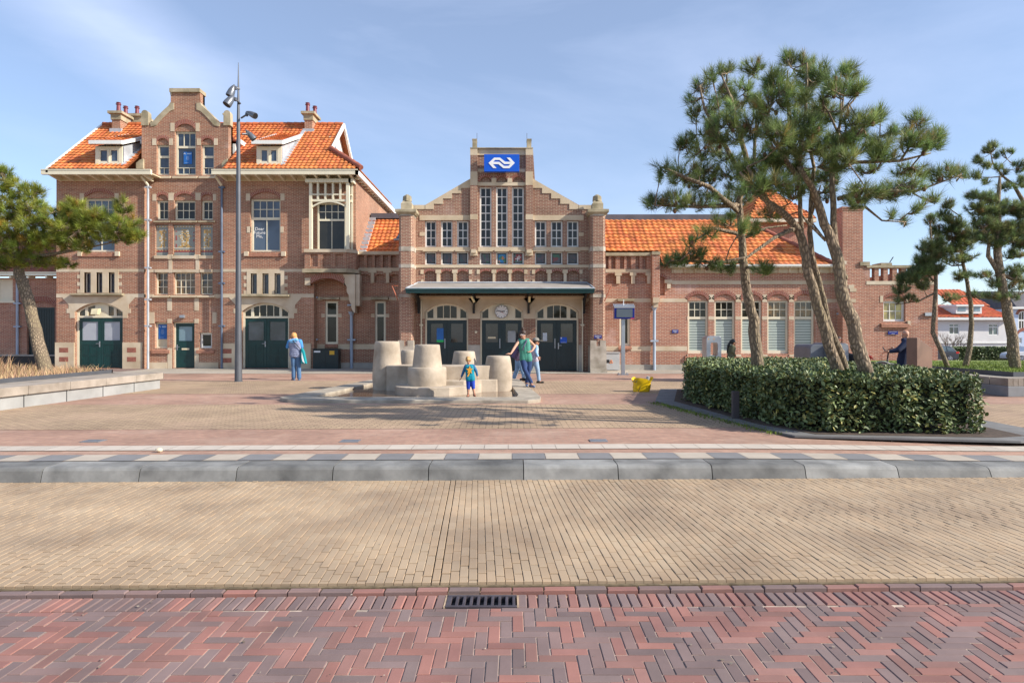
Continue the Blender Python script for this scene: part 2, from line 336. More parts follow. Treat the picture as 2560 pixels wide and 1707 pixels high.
mb = MB(); tiles(mb, 7.67, 8.06, 0.40, -14, 14, [0, 1], seed=4); struct(mb.build('marker_strip', [P_wt3, P_gt2]))
# road bed under everything near
mb = MB(); mb.quad((-40, -6, -0.20), (60, -6, -0.20), (60, 7.6 + 60 * SH, -0.20), (-40, 7.6 - 40 * SH, -0.20)); struct(mb.build('road', P_sand))
mb = MB(); mb.quad((-9, -6, -0.1745), (9, -6, -0.1745), (9, 3.90 + 9 * SH, -0.1745), (-9, 3.90 - 9 * SH, -0.1745)); struct(mb.build('joint_sand', plain('joint_sand_light', (0.42, 0.33, 0.26), 0.95, 0.4, 14)))
# kerb: long concrete blocks with rounded front
mb = MB(); x = -21.4 + 0.33; L = 1.06
while x < 22:
    a, b = x + 0.005, x + L - 0.005
    prof = [(7.33, -0.19), (7.27, -0.185), (7.27, -0.15), (7.305, -0.035), (7.325, -0.012), (7.355, 0.0), (7.66, 0.003), (7.66, -0.19)]
    vv = []
    for xx in (a, b):
        d = gz(xx, 7.6)
        vv += [(xx, yb(p[0], xx), p[1] + (d if p[1] > -0.14 else 0)) for p in prof]
    k = len(prof)
    mb.add(vv, [tuple(range(k)), tuple(range(2 * k - 1, k - 1, -1))] + [(i + k, (i + 1) % k + k, (i + 1) % k, i) for i in range(k)], 0, (lambda t: (t, t, t * 0.99))(random.choice([0.72, 0.85, 0.95, 1.0, 1.08, 1.15])))
    x += L
struct(mb.build('kerb', P_kerb))
# individual bricks
def brick(mb, cx, cy, ang, l, w_, z, col, rnd, ch=0.005, h=0.03):
    l -= rnd.uniform(0, 0.004); w_ -= rnd.uniform(0, 0.0015); l2, w2 = l / 2, w_ / 2; ca, sa = math.cos(ang), math.sin(ang); z += rnd.uniform(-0.0018, 0.0018)
    def p(dx, dy, zz): return (cx + dx * ca - dy * sa, cy + dx * sa + dy * ca, zz)
    o = [p(-l2, -w2, z - h), p(l2, -w2, z - h), p(l2, w2, z - h), p(-l2, w2, z - h), p(-l2, -w2, z - ch), p(l2, -w2, z - ch), p(l2, w2, z - ch), p(-l2, w2, z - ch)]
    l3, w3 = l2 - ch, w2 - ch; o += [p(-l3, -w3, z), p(l3, -w3, z), p(l3, w3, z), p(-l3, w3, z)]
    fs = [(8, 9, 10, 11)]
    for a in range(4):
        b = (a + 1) % 4; fs += [(a, b, b + 4, a + 4), (a + 4, b + 4, b + 8, a + 8)]
    mb.add(o, fs, 0, col)
rnd = random.Random(5)
mb = MB(); w_, l_ = 0.0605, 0.196
i = 0; x = -10.0
while x < 10.5:
    off = (i % 2) * l_ / 2 + rnd.uniform(-0.012, 0.012) + (0.045 if (i // 2) % 2 else 0)
    y = 4.26 + SH * x + (off if (i % 2) else off) ; yend = yb(7.27, x)
    ys = yb(4.255, x); yy = ys - (l_ - off if off > 0.02 else 0)
    while yy < yend:
        a, b = max(yy, ys), min(yy + l_ - 0.004, yend)
        if b - a > 0.02:
            t = rnd.uniform(0.93, 1.05); s_ = rnd.uniform(-0.05, 0.05)
            gap = 0.0025 if abs(x + 0.66) > 0.031 else 0.010
            brick(mb, x, (a + b) / 2, R(90) + rnd.uniform(-0.004, 0.004), b - a, w_ - gap, -0.145 + 0.010 * math.sin((yy - 4.2) * 2.0), (t, t * (1 + s_ * 0.5), t * (1 + s_)), rnd, 0.003)
        yy += l_
    x += w_; i += 1
mb.v = [(p[0] - 0.052 * (p[1] - 5.7) + (0.11), p[1] + 0.0, p[2]) for p in mb.v]
struct(mb.build('bus_lane', P_bus))
mb = MB()     # moss and sand along the edge
mb.box(-12, 4.225, -0.2, 12, 4.25, -0.165)
o = mb.build('lane_edge', P_moss); o.data.transform(Matrix.Shear('XY', 4, (0, 0)) if False else Matrix.Identity(4))
for v in o.data.vertices: v.co.y += SH * v.co.x
struct(o)
reds = [(0.98, 0.47, 0.39), (0.88, 0.43, 0.37), (0.94, 0.50, 0.43), (0.80, 0.43, 0.37)]; purp = [(0.62, 0.46, 0.44), (0.67, 0.48, 0.46), (0.58, 0.42, 0.41), (0.70, 0.47, 0.44)]
def bc(rnd, p=0.47):
    c = rnd.choice(reds if rnd.random() < p else purp); t = rnd.uniform(0.80, 1.0); return (c[0] * t, c[1] * t * 0.985, c[2] * t * 0.96)
mb = MB(); x = -10
while x < 10:      # gutter stretcher row
    brick(mb, x, 4.17 + SH * x, SH, 0.197, 0.058, -0.160 + rnd.uniform(-0.003, 0.003), bc(rnd, 0.4), rnd, 0.006, 0.04); x += 0.202
x = -10
while x < 10:      # soldier row beside the grate
    if not (-0.43 < x < 0.05): brick(mb, x, 4.01 + SH * x, R(90) + rnd.uniform(-0.02, 0.02), 0.195, 0.057, -0.172, bc(rnd, 0.4), rnd, 0.006)
    x += 0.0625
# herringbone: brick l = 3 w, cells of an integer lattice
w2, n3 = 0.0655, 3
ymax = 3.895
for i in range(-110, 111):
    for j in range(-52, 4):
        # diagonal herringbone covering: horizontal brick starts where (i - j) % 6 == 0, vertical where (i - j) % 6 == 5
        k = (i - j) % 6
        if k == 0:
            cx, cy, a = (i + 1.5) * w2, (j + 0.5) * w2, 0
        elif k == 3:
            cx, cy, a = (i + 0.5) * w2, (j + 0.5 - 1.0) * w2 + 0, R(90)
            cy = (j - 1.5 + 1.0) * w2
        else: continue
        yy = cy + ymax + 0.02; lim = ymax + SH * cx
        ext = (0.5 if a == 0 else 1.5) * w2
        if yy - ext > lim or abs(cx) > 7: continue
        L0 = (3 * w2 - 0.005)
        if a and yy + ext > lim:
            lo = yy - ext; L0 = lim - lo - 0.004; yy = lo + L0 / 2 + 0.002
            if L0 < 0.03: continue
        W0 = w2 - 0.0045
        if not a and yy + ext > lim:
            lo = yy - ext; W0 = lim - lo - 0.002; yy = lo + W0 / 2 + 0.002
            if W0 < 0.015: continue
        brick(mb, cx, yy, a + (0 if yy > ymax - 0.2 else rnd.uniform(-0.008, 0.008)), L0 + 0.001, W0 + 0.0015, -0.170, bc(rnd, 0.5), rnd, 0.003)
struct(mb.build('brick_street', P_herr))
# small litter: leaves and grit on the paving
mb = MB()
for k in range(420):
    if k % 3 == 0: x, y = rnd.uniform(-6, 6), rnd.uniform(2.9, 4.2); z = -0.166
    elif k % 3 == 1: x, y = rnd.uniform(-8, 8), rnd.uniform(4.3, 7.25); z = -0.132
    else: x, y = rnd.uniform(-11, 11), rnd.uniform(8.9, 24); z = 0.012
    r = rnd.uniform(0.003, 0.011) * (1 if z < 0 else 1.6); a = rnd.uniform(0, 6.3); mb.add([(x + r * math.cos(a + t) * rnd.uniform(0.6, 1.2), y + r * math.sin(a + t), z + rnd.uniform(0, 0.006)) for t in (0, 1.6, 3.1, 4.7)], [(0, 1, 2, 3)])
o = mb.build('litter', plain('dry_leaf_bits', (0.20, 0.14, 0.09), 0.9, 0.6, 5, c2=(0.45, 0.38, 0.30))); o['kind'] = 'stuff'; o['label'] = 'tiny dry leaf crumbs and grit scattered over the paving'; o['category'] = 'litter'
# drain grate
rt = root('drain_grate', (-0.185, 4.0, -0.18), 'cast iron street drain grate with nine slots in the gutter', 'drain grate')
mb = MB(); gx0, gx1, gy0, gy1 = -0.40, 0.03, 3.905, 4.08
mb.box(gx0, gy0, -0.2, gx1, gy0 + 0.018, -0.163); mb.box(gx0, gy1 - 0.018, -0.2, gx1, gy1, -0.163)
for k in range(10):
    x = gx0 + 0.012 + k * (gx1 - gx0 - 0.024 - 0.016) / 9; mb.box(x - 0.004 * (k == 0) * 3, gy0 + 0.018, -0.2, x + 0.018, gy1 - 0.018, -0.165)
mb.build('grate_bars', M_iron, rt, bevel=0.003)
mb = MB(); mb.box(gx0, gy0, -0.199, gx1, gy1, -0.196); mb.build('drain_pit', M_black, rt)
mb = MB(); mb.box(gx0 - 0.012, gy0 - 0.002, -0.19, gx0 - 0.001, gy1 + 0.004, -0.168); mb.box(gx1 + 0.001, gy0 - 0.002, -0.19, gx1 + 0.012, gy1 + 0.004, -0.168); mb.box(gx0, gy1 + 0.001, -0.19, gx1, gy1 + 0.012, -0.168); mb.build('grate_rim', P_sand, rt)
# small covers in the paving and a pebble
for u, v, wd, lb in ((234, 1103, 0.26, 'flat metal drain cover in the paving, leftmost of three'), (876, 1103, 0.26, 'flat metal drain cover in the paving in front of the fountain'), (1496, 1102, 0.24, 'flat metal drain cover in the paving before the hedge')):
    y = F * H / (v - V0); x = X(u, y); mb = MB(); mb.box(x - wd / 2, y - 0.1, 0.002, x + wd / 2, y + 0.1, 0.012)
    for k in range(4): mb.box(x - wd / 2 + 0.02, y - 0.08 + k * 0.045, 0.012, x + wd / 2 - 0.02, y - 0.06 + k * 0.045, 0.016)
    tag(rebase(mb.build('drain_cover', M_steel)), lb, 'drain cover', 'drain covers in the plaza paving')
mb = MB(); y = F * H / (1131 - V0); x = X(398, y); mb.ell((x, y, 0.03), 0.045, 0.035, 0.028, 10, 7); 
o = mb.build('stone', plain('pebble', (0.72, 0.62, 0.45), 0.9, 0.2, 30, bmp=0.6), smooth=True)
for v in o.data.vertices: v.co += Vector((rnd.uniform(-1, 1), rnd.uniform(-1, 1), rnd.uniform(-.5, .5))) * 0.008
tag(rebase(o), 'small pale stone lying beside the white guide strip', 'stone')
# ================= builders for walls, arches, windows, doors, roofs
def arc_z(c, h, r, zs, x):
    if r <= 0: return zs
    Rr = (h * h + r * r) / (2 * r); d = Rr * Rr - (x - c) ** 2
    return zs + math.sqrt(max(0, d)) - (Rr - r)
def seg_arch(x0, x1, z1, r, n=12, inset=0.0):
    c = (x0 + x1) / 2; h = (x1 - x0) / 2
    return [(x0 + (x1 - x0) * i / n, arc_z(c, h, r, z1, x0 + (x1 - x0) * i / n)) for i in range(n + 1)]
def wall(mb, x0, x1, zb, top, ops, Y, rev=0.16, m=0, N=10):
    """front of a wall at depth Y; top = z or [(x,z)...]; ops = (x0,z0,x1,z1,rise) openings with reveals"""
    if not isinstance(top, list): top = [(x0, top), (x1, top)]
    def tz(x, side):
        for i in range(len(top) - 1):
            (xa, za), (xb, zb_) = top[i], top[i + 1]
            if xb - xa < 1e-7: continue
            if (xa - 1e-6 <= x < xb - 1e-6) if side > 0 else (xa + 1e-6 < x <= xb + 1e-6): return za + (zb_ - za) * (x - xa) / (xb - xa)
        return top[-1][1] if side < 0 else top[0][1]
    br = {round(x0, 5), round(x1, 5)}
    for p in top: br.add(round(p[0], 5))
    for o in ops:
        br.add(round(o[0], 5)); br.add(round(o[2], 5))
        if o[4] > 0:
            for i in range(1, N): br.add(round(o[0] + (o[2] - o[0]) * i / N, 5))
    br = sorted(b for b in br if x0 - 1e-4 <= b <= x1 + 1e-4)
    for a, b in zip(br[:-1], br[1:]):
        if b - a < 1e-4: continue
        mid = (a + b) / 2; cov = sorted([o for o in ops if o[0] < mid < o[2]], key=lambda o: o[1])
        za = zb_ = zb
        for o in cov:
            if o[1] > za + 1e-4 or o[1] > zb_ + 1e-4: mb.quad((a, Y, za), (b, Y, zb_), (b, Y, o[1]), (a, Y, o[1]), m)
            c, h = (o[0] + o[2]) / 2, (o[2] - o[0]) / 2
            za, zb_ = arc_z(c, h, o[4], o[3], a), arc_z(c, h, o[4], o[3], b)
            mb.quad((a, Y, za), (a, Y + rev, za), (b, Y + rev, zb_), (b, Y, zb_), m)
        mb.quad((a, Y, za), (b, Y, zb_), (b, Y, tz(b, -1)), (a, Y, tz(a, 1)), m)
    for o in ops:
        mb.quad((o[0], Y, o[1]), (o[0], Y + rev, o[1]), (o[0], Y + rev, o[3]), (o[0], Y, o[3]), m)
        mb.quad((o[2], Y, o[1]), (o[2], Y, o[3]), (o[2], Y + rev, o[3]), (o[2], Y + rev, o[1]), m)
        if o[1] > zb + 1e-4: mb.quad((o[0], Y, o[1]), (o[2], Y, o[1]), (o[2], Y + rev, o[1]), (o[0], Y + rev, o[1]), m)
def ring(x0, x1, z1, r, t, Y, parent, proud=0.012, step=0.075, full=False):
    """brick arch over an opening"""
    c, h = (x0 + x1) / 2, (x1 - x0) / 2; r = max(r, 0.02)
    Rr = (h * h + r * r) / (2 * r); zc = z1 + r - Rr
    a1 = math.asin(min(1, h / Rr)) if r <= h else math.pi / 2
    mb = MB(); n = max(5, int(2 * a1 * (Rr + t / 2) / step)); g = 0.12
    def p(a, q, y): return (c + q * math.sin(a), y, zc + q * math.cos(a))
    K = 16
    for i in range(K):
        a, b = -a1 + 2 * a1 * i / K, -a1 + 2 * a1 * (i + 1) / K
        mb.quad(p(a, Rr, Y - proud * 0.3), p(b, Rr, Y - proud * 0.3), p(b, Rr + t, Y - proud * 0.3), p(a, Rr + t, Y - proud * 0.3), 1)
    for i in range(n):
        a = -a1 + 2 * a1 * (i + g) / n; b = -a1 + 2 * a1 * (i + 1 - g) / n; y = Y - proud; yb_ = Y + 0.05
        vv = [p(a, Rr - 0.004, y), p(b, Rr - 0.004, y), p(b, Rr + t, y), p(a, Rr + t, y), p(a, Rr - 0.004, yb_), p(b, Rr - 0.004, yb_), p(b, Rr + t, yb_), p(a, Rr + t, yb_)]
        mb.add(vv, [(0, 1, 2, 3), (4, 7, 6, 5), (0, 4, 5, 1), (1, 5, 6, 2), (2, 6, 7, 3), (3, 7, 4, 0)], 0)
    return mb.build('brick_arch', [M_arch, M_mortar], parent)
def fill_arch(mb, x0, x1, z1, r, Y, m=0):
    pts = seg_arch(x0, x1, z1, r); mb.add([(p[0], Y, p[1]) for p in pts] + [(x1, Y, z1 - 0.01), (x0, Y, z1 - 0.01)], [tuple(range(len(pts) - 1, -1, -1)) + (len(pts) + 1, len(pts))], m)
def window(parent, x0, z0, x1, z1, Y, cols=2, rows=2, glass=None, mat=None, fw=0.07, mw=0.028, rise=0, dep=0.07, split=None, lcols=None, lrows=1, rail=0, name='window', sill=None, gy=0.045, leaded=False):
    """window recessed behind Y: frame mesh with muntins; panes as a child. split = z of transom: above it cols x rows, below lcols x lrows"""
    glass = glass or G_dark; mat = mat or M_cream
    mb = MB(); y0, y1 = Y, Y + dep
    mb.box(x0, y0, z0, x0 + fw, y1, z1); mb.box(x1 - fw, y0, z0, x1, y1, z1); mb.box(x0 + fw, y0, z0, x1 - fw, y1, z0 + fw)
    if rise:
        a = seg_arch(x0, x1, z1, rise); b = seg_arch(x0 + fw, x1 - fw, z1 - fw * 0.3, max(rise - fw * 0.7, 0.01))
        n = len(a)
        vv = [(p[0], y0, p[1]) for p in a] + [(p[0], y0, p[1]) for p in b] + [(p[0], y1, p[1]) for p in a] + [(p[0], y1, p[1]) for p in b]
        fs = []
        for i in range(n - 1): fs += [(i + n, i + n + 1, i + 1, i), (i + n + 2 * n, i + 2 * n, i + 2 * n + 1, i + n + 1 + 2 * n), (i + n, i + 3 * n, i + 3 * n + 1, i + n + 1), (i, i + 1, i + 1 + 2 * n, i + 2 * n)]
        mb.add(vv, fs); zt = z1
    else: mb.box(x0 + fw, y0, z1 - fw, x1 - fw, y1, z1); zt = z1 - fw
    ix0, ix1, iz0 = x0 + fw, x1 - fw, z0 + fw; ym = Y + 0.022
    def top(x): return arc_z((x0 + x1) / 2, (x1 - x0) / 2, rise, z1, x) - fw * 0.8 if rise else zt
    def grid(za, zt_, cols, rows, arch=False):
        for i in range(1, cols):
            x = ix0 + (ix1 - ix0) * i / cols; mb.box(x - mw / 2, ym, za, x + mw / 2, y1 - 0.01, top(x) if arch else zt_)
        for j in range(1, rows):
            z = za + (zt_ - za) * j / rows; mb.box(ix0, ym + 0.002, z - mw / 2, ix1, y1 - 0.012, z + mw / 2)
    if split:
        mb.box(ix0, y0 + 0.003, split - fw * 0.62, ix1, y1, split + fw * 0.62); grid(split + fw * 0.62, zt, cols, rows, bool(rise)); grid(iz0, split - fw * 0.62, lcols or cols, lrows)
    else: grid(iz0, zt, cols, rows, bool(rise))
    if rail:
        mb.box(ix0, y0 - 0.012, z0 + rail, ix1, y0 + 0.012, z0 + rail + 0.03)
        k = max(2, int((x1 - x0) / 0.28))
        for i in range(1, k): x = ix0 + (ix1 - ix0) * i / k; mb.box(x - 0.014, y0 - 0.01, z0 + fw, x + 0.014, y0 + 0.01, z0 + rail)
    wo_ = mb.build(name, mat, parent)
    g = MB(); yg = Y + gy
    if rise:
        a = seg_arch(x0 + 0.02, x1 - 0.02, z1 - 0.01, rise - 0.01); g.add([(p[0], yg, p[1]) for p in a] + [(x1 - 0.02, yg, z0 + 0.01), (x0 + 0.02, yg, z0 + 0.01)], [tuple(range(len(a) - 1, -1, -1)) + (len(a) + 1, len(a))])
    else: g.quad((x0 + 0.01, yg, z0 + 0.01), (x1 - 0.01, yg, z0 + 0.01), (x1 - 0.01, yg, z1 - 0.01), (x0 + 0.01, yg, z1 - 0.01))
    g.build('pane', glass, wo_)
    if sill:
        s = MB(); sx, sz, sy, sm = sill                   # extra width, height, projection, material
        s.prism_x([(Y + 0.03, z0 - 0.002), (Y - 0.15 - sy, z0 - sz * 0.45), (Y - 0.15 - sy, z0 - sz), (Y - 0.10, z0 - sz), (Y + 0.03, z0 - sz)], x0 - sx, x1 + sx)
        s.build('sill', sm, wo_)
    return wo_
def door(parent, x0, z0, x1, z1, Y, gz0, gz1, glass, mat=None, handle=None, side=1, panels=((0.0, 0.45), (0.5, 0.95)), slot=False, gin=0.13):
    mat = mat or M_green; mb = MB(); w_ = x1 - x0
    gx0, gx1 = x0 + gin, x1 - gin
    mb.box(x0, Y, z0, gx0, Y + 0.05, z1); mb.box(gx1, Y, z0, x1, Y + 0.05, z1); mb.box(gx0, Y, gz1, gx1, Y + 0.05, z1); mb.box(gx0, Y, z0, gx1, Y + 0.05, gz0)
    for (a, b, c, d) in ((gx0 - 0.02, gx0, 1, 0), (gx1, gx1 + 0.02, 1, 0)): mb.box(a, Y - 0.012, gz0 - 0.02, b, Y, gz1 + 0.02)
    mb.box(gx0, Y - 0.012, gz0 - 0.02, gx1, Y, gz0); mb.box(gx0, Y - 0.012, gz1, gx1, Y, gz1 + 0.02)
    hgt = gz0 - 0.12 - z0 - 0.1
    for (pa, pb) in panels:
        for q in (0, 1):
            px0 = gx0 - 0.01 + q * (gx1 - gx0 + 0.04) / 2; px1 = px0 + (gx1 - gx0) / 2 - 0.02
            za, zb = z0 + 0.1 + hgt * pa, z0 + 0.1 + hgt * pb
            for t in ((px0, za, px1, za + 0.018), (px0, zb - 0.018, px1, zb), (px0, za + 0.018, px0 + 0.018, zb - 0.018), (px1 - 0.018, za + 0.018, px1, zb - 0.018)): mb.box(t[0], Y - 0.012, t[1], t[2], Y, t[3])
            if pb - pa > 0.4:
                for k in range(1, 4): xx = px0 + (px1 - px0) * k / 4; mb.box(xx - 0.004, Y - 0.006, za + 0.04, xx + 0.004, Y, zb - 0.04)
    d = mb.build('door', mat, parent)
    g = MB(); g.quad((gx0, Y + 0.02, gz0), (gx1, Y + 0.02, gz0), (gx1, Y + 0.02, gz1), (gx0, Y + 0.02, gz1)); g.build('pane', glass, d)
    if handle:
        xh = x1 - 0.06 if side > 0 else x0 + 0.06; h = MB(); h.box(xh - 0.022, Y - 0.02, handle - 0.13, xh + 0.022, Y, handle + 0.12); h.box(xh - 0.022, Y - 0.07, handle + 0.0, xh + 0.022, Y - 0.02, handle + 0.03)
        h.tube([(xh, Y - 0.065, handle + 0.015), (xh - side * 0.13, Y - 0.065, handle + 0.015)], 0.013, 8); h.build('handle', M_steel, d)
    if slot: h = MB(); h.box(x0 + w_ / 2 - 0.17, Y - 0.015, handle - 0.12, x0 + w_ / 2 + 0.17, Y, handle - 0.04); h.build('letter_slot', M_creamd, d)
    return d
def tiles_plane(name, xl, xr, y0, z0, y1, z1, parent, side='front', tw=0.205, rows=None, mat=None, seed=1, amp=0.028):
    """a tiled slope: from eave (y0,z0) up to (y1,z1); xl, xr = functions of t in 0..1. side 'right': roles of x and y swapped (eave x0)"""
    rnd = random.Random(seed); L = math.hypot(y1 - y0, z1 - z0); rows = rows or max(3, int(L / 0.265)); mb = MB()
    ny, nz_ = -(z1 - z0) / L, (y1 - y0) / L
    if ny * 0 + nz_ < 0: ny, nz_ = -ny, -nz_
    S = 6
    for r in range(rows):
        ta, tb = r / rows, (r + 1) / rows
        a, b = min(xl(ta), xl(tb)) , max(xr(ta), xr(tb))
        a, b = (xl(ta) + xl(tb)) / 2, (xr(ta) + xr(tb)) / 2
        if b - a < 0.1: continue
        k0, k1 = math.floor(a / tw), math.ceil(b / tw)
        for k in range(k0, k1):
            t_ = 1 + rnd.uniform(-0.28, 0.14) - (0.25 if rnd.random() < 0.04 else 0); col = (t_, t_ * rnd.uniform(0.82, 1.1), t_ * 0.95)
            o = []
            for i in range(S + 1):
                x = (k + i / S) * tw; x = min(max(x, a), b)
                h = amp * (0.5 + 0.5 * math.sin(2 * math.pi * (x / tw) + 0.6)) ** 0.8
                ya, za = y0 + (y1 - y0) * ta, z0 + (z1 - z0) * ta; yb_, zb_ = y0 + (y1 - y0) * min(1, tb + 0.01), z0 + (z1 - z0) * min(1, tb + 0.01)
                o += [(x, ya + ny * (h + 0.004), za + nz_ * (h + 0.004)), (x, ya + ny * (h + 0.044), za + nz_ * (h + 0.044)), (x, yb_ + ny * h, zb_ + nz_ * h)]
            fs = []
            for i in range(S):
                if abs(o[3 * i][0] - o[3 * i + 3][0]) < 1e-5: continue
                fs += [(3 * i, 3 * i + 3, 3 * i + 4, 3 * i + 1), (3 * i + 1, 3 * i + 4, 3 * i + 5, 3 * i + 2)]
            if side == 'right': o = [(p[1], p[0], p[2]) for p in o]
            mb.add(o, fs, 0, col)
    # under-sheet
    e = 0.02; o = []
    for k in range(25): t = k / 24; o += [(xl(t), y0 + (y1 - y0) * t - ny * e, z0 + (z1 - z0) * t - nz_ * e), (xr(t), y0 + (y1 - y0) * t - ny * e, z0 + (z1 - z0) * t - nz_ * e)]
    if side == 'right': o = [(p[1], p[0], p[2]) for p in o]
    mb.add(o, [(2 * k, 2 * k + 1, 2 * k + 3, 2 * k + 2) for k in range(24)], 0, (0.4, 0.4, 0.4))
    return mb.build(name, mat or M_tile, parent)
def ridge(a, b, r, parent, n=None, mat=None):
    a, b = Vector(a), Vector(b); L = (b - a).length; n = n or max(3, int(L / 0.33)); mb = MB()
    for i in range(n):
        p, q = a.lerp(b, i / n), a.lerp(b, (i + 1.12) / n); mb.tube([p, q], [r * 1.12, r * 0.92], 9)
    return mb.build('ridge_tiles', mat or M_tiled, parent, smooth=True, angle=40)
def pipe(parent, x, y, z0, z1, r=0.055, brackets=(), head=False, mat=None, name='downpipe'):
    mb = MB(); mb.tube([(x, y, z0), (x, y, z1)], r, 10)
    for z in brackets: mb.box(x - r * 2.6, y - r * 0.9, z - 0.035, x + r * 2.6, y + r * 1.1, z + 0.035)
    if head: mb.tube([(x, y, z1 - 0.02), (x, y, z1 + 0.05), (x, y, z1 + 0.16)], [r, r * 1.5, r * 2.2], 10)
    return mb.build(name, mat or M_zinc, parent)
def voussoirs(mb, x0, x1, z1, r, t, Y, keys, mi_stone=0, mi_brick=1, proud=0.015, flat_top=None):
    """stone arch band with radial brick bands (keys = list of (a0,a1) fractions)"""
    c, h = (x0 + x1) / 2, (x1 - x0) / 2; Rr = (h * h + r * r) / (2 * r); zc = z1 + r - Rr; a1 = math.asin(min(1, h / Rr)); K = 40
    def p(a, q, y):
        z = zc + q * math.cos(a); x = c + q * math.sin(a)
        if flat_top and q > Rr:
            s = (flat_top - zc) / math.cos(a); x = c + s * math.sin(a); z = flat_top
        return (x, y, z)
    for i in range(K):
        f0, f1 = i / K, (i + 1) / K; a, b = -a1 + 2 * a1 * f0, -a1 + 2 * a1 * f1
        isb = any(k[0] <= (f0 + f1) / 2 <= k[1] for k in keys); y = Y - proud
        mb.quad(p(a, Rr, y), p(b, Rr, y), p(b, Rr + t, y), p(a, Rr + t, y), mi_stone)
        mb.quad(p(a, Rr, y), p(a, Rr, Y + 0.16), p(b, Rr, Y + 0.16), p(b, Rr, y), mi_stone)
    for (f0, f1) in keys:
        n = 5
        for i in range(n):
            a = -a1 + 2 * a1 * (f0 + (f1 - f0) * (i + 0.14) / n); b = -a1 + 2 * a1 * (f0 + (f1 - f0) * (i + 0.86) / n); y = Y - proud - 0.006
            mb.quad(p(a, Rr + 0.003, y), p(b, Rr + 0.003, y), p(b, Rr + t, y), p(a, Rr + t, y), mi_brick)
# ================= the station: tall house (left)
ST = root('station_building', (0, 28, 0), 'long red brick railway station with orange tiled roofs behind the plaza', 'station building')
YH = 29.1; YC = 29.3; TRIM = []
def rh(zf, x0, y0, x1, y1, Y=YH): return rect(zf, x0, y0, x1, y1, Y)
xL = X(141, YH); xA = X(361, YH); xB = X(556, YH); xG = X(785, YH); xU = X(889.5, YH)
zE = Z(447, YH)
# openings ---- left wing
def jitter_quoins(mb, x0, x1, z0, z1, Y, side, n, wmin=0.12, wmax=0.26, proud=0.012):
    for i in range(n):
        a = z0 + (z1 - z0) * i / n; b = z0 + (z1 - z0) * (i + 1) / n; w_ = wmax if i % 2 == 0 else wmin
        if side < 0: mb.box(x0 - w_, Y - proud, a, x0, Y + 0.1, b)
        else: mb.box(x1, Y - proud, a, x1 + w_, Y + 0.1, b)
mw_ = MB()        # house front walls
TR = MB()         # stone trim of the house: 0 stone, 1 brick
BS = MB()         # base stone
up = rh(z1, 528, 1210, 838, 1450); bot = z2(0, 272)[1]; upL = (up[0], Z(bot, YH), up[2], Z(z1(0, 1280)[1], YH))
opL = (upL[0], upL[1], upL[2], upL[3], 0.30)
triL = [rh(z2, a, 474, b, 676) for a, b in ((512, 578), (632, 692), (752, 812))]
dL = rh(z2, 420, 860, 890, 1413); dL = (dL[0], 0.02, dL[2], dL[3], 0.40)
wall(mw_, xL, xA, 0, zE + 0.15, [opL] + [(*t, 0) for t in triL] + [dL], YH, 0.22)
a = z4(335, 0); b = z4(632, 272); upR = (X(a[0], YH), Z(b[1], YH), X(b[0], YH), Z(z3(0, 1292)[1], YH))
opR = (*upR, 0.30)
triR = [rh(z4, a, 484, b, 688) for a, b in ((340, 402), (455, 517), (573, 634))]
dR = rh(z4, 252, 860, 716, 1415); dR = (dR[0], 0.02, dR[2], dR[3], 0.40)
wall(mw_, xB, xU, Z(z4(0, 445)[1], YH), zE + 0.15, [opR], YH, 0.22)
wall(mw_, xB, xG, 0, Z(z4(0, 445)[1], YH), [(*t, 0) for t in triR] + [dR], YH, 0.22)
# centre bay
zs1 = Z(z1(0, 1045)[1], YC)
gw = [rh(z1, 1262, 735, 1390, 1045, YC), rh(z1, 1447, 600, 1660, 1045, YC), rh(z1, 1715, 735, 1845, 1045, YC)]
gr = [0.28, 0.33, 0.28]
sw = [rh(z1, 1262, 1300, 1382, 1500, YC), rh(z1, 1440, 1300, 1655, 1500, YC), rh(z1, 1713, 1300, 1835, 1500, YC)]
mo = [rh(z2, 1208, 5, 1335, 310, YC), rh(z2, 1382, 5, 1597, 310, YC), rh(z2, 1645, 5, 1772, 310, YC)]
fw_ = [rh(z2, 1210, 474, 1332, 690, YC), rh(z2, 1388, 474, 1597, 690, YC), rh(z2, 1645, 474, 1770, 690, YC)]
gd = rh(z2, 1382, 962, 1592, 1416, YC); gl = rh(z2, 1205, 960, 1325, 1215, YC); gs = rh(z2, 1640, 1065, 1762, 1215, YC)
xg0, xg1 = X(354.2, YC), X(570.7, YC)
Zs = lambda y: Z(z1(0, y)[1], YC); Xs = lambda x: X(z1(x, 0)[0], YC)
gt = [(xg0, Zs(515)), (Xs(1215), Zs(515)), (Xs(1262), Zs(468)), (Xs(1330), Zs(405)), (Xs(1385), Zs(360)), (Xs(1406), Zs(330)), (Xs(1406), Zs(210)), (Xs(1702), Zs(210)), (Xs(1702), Zs(330)), (Xs(1722), Zs(360)), (Xs(1780), Zs(405)), (Xs(1850), Zs(468)), (Xs(1900), Zs(515)), (xg1, Zs(515))]
zk = zE - 0.2
wall(mw_, xA - 0.3, xB + 0.3, 0, zk, [(*s, r) for s, r in zip(sw, (0.26, 0.3, 0.26))] + [(*s, 0) for s in mo + fw_] + [(gd[0], 0.02, gd[2], gd[3], 0), (*gl, 0), (*gs, 0)], YC, 0.2)
wall(mw_, xg0, xg1, zk, gt, [(*s, r) for s, r in zip(gw, gr)], YC, 0.2)
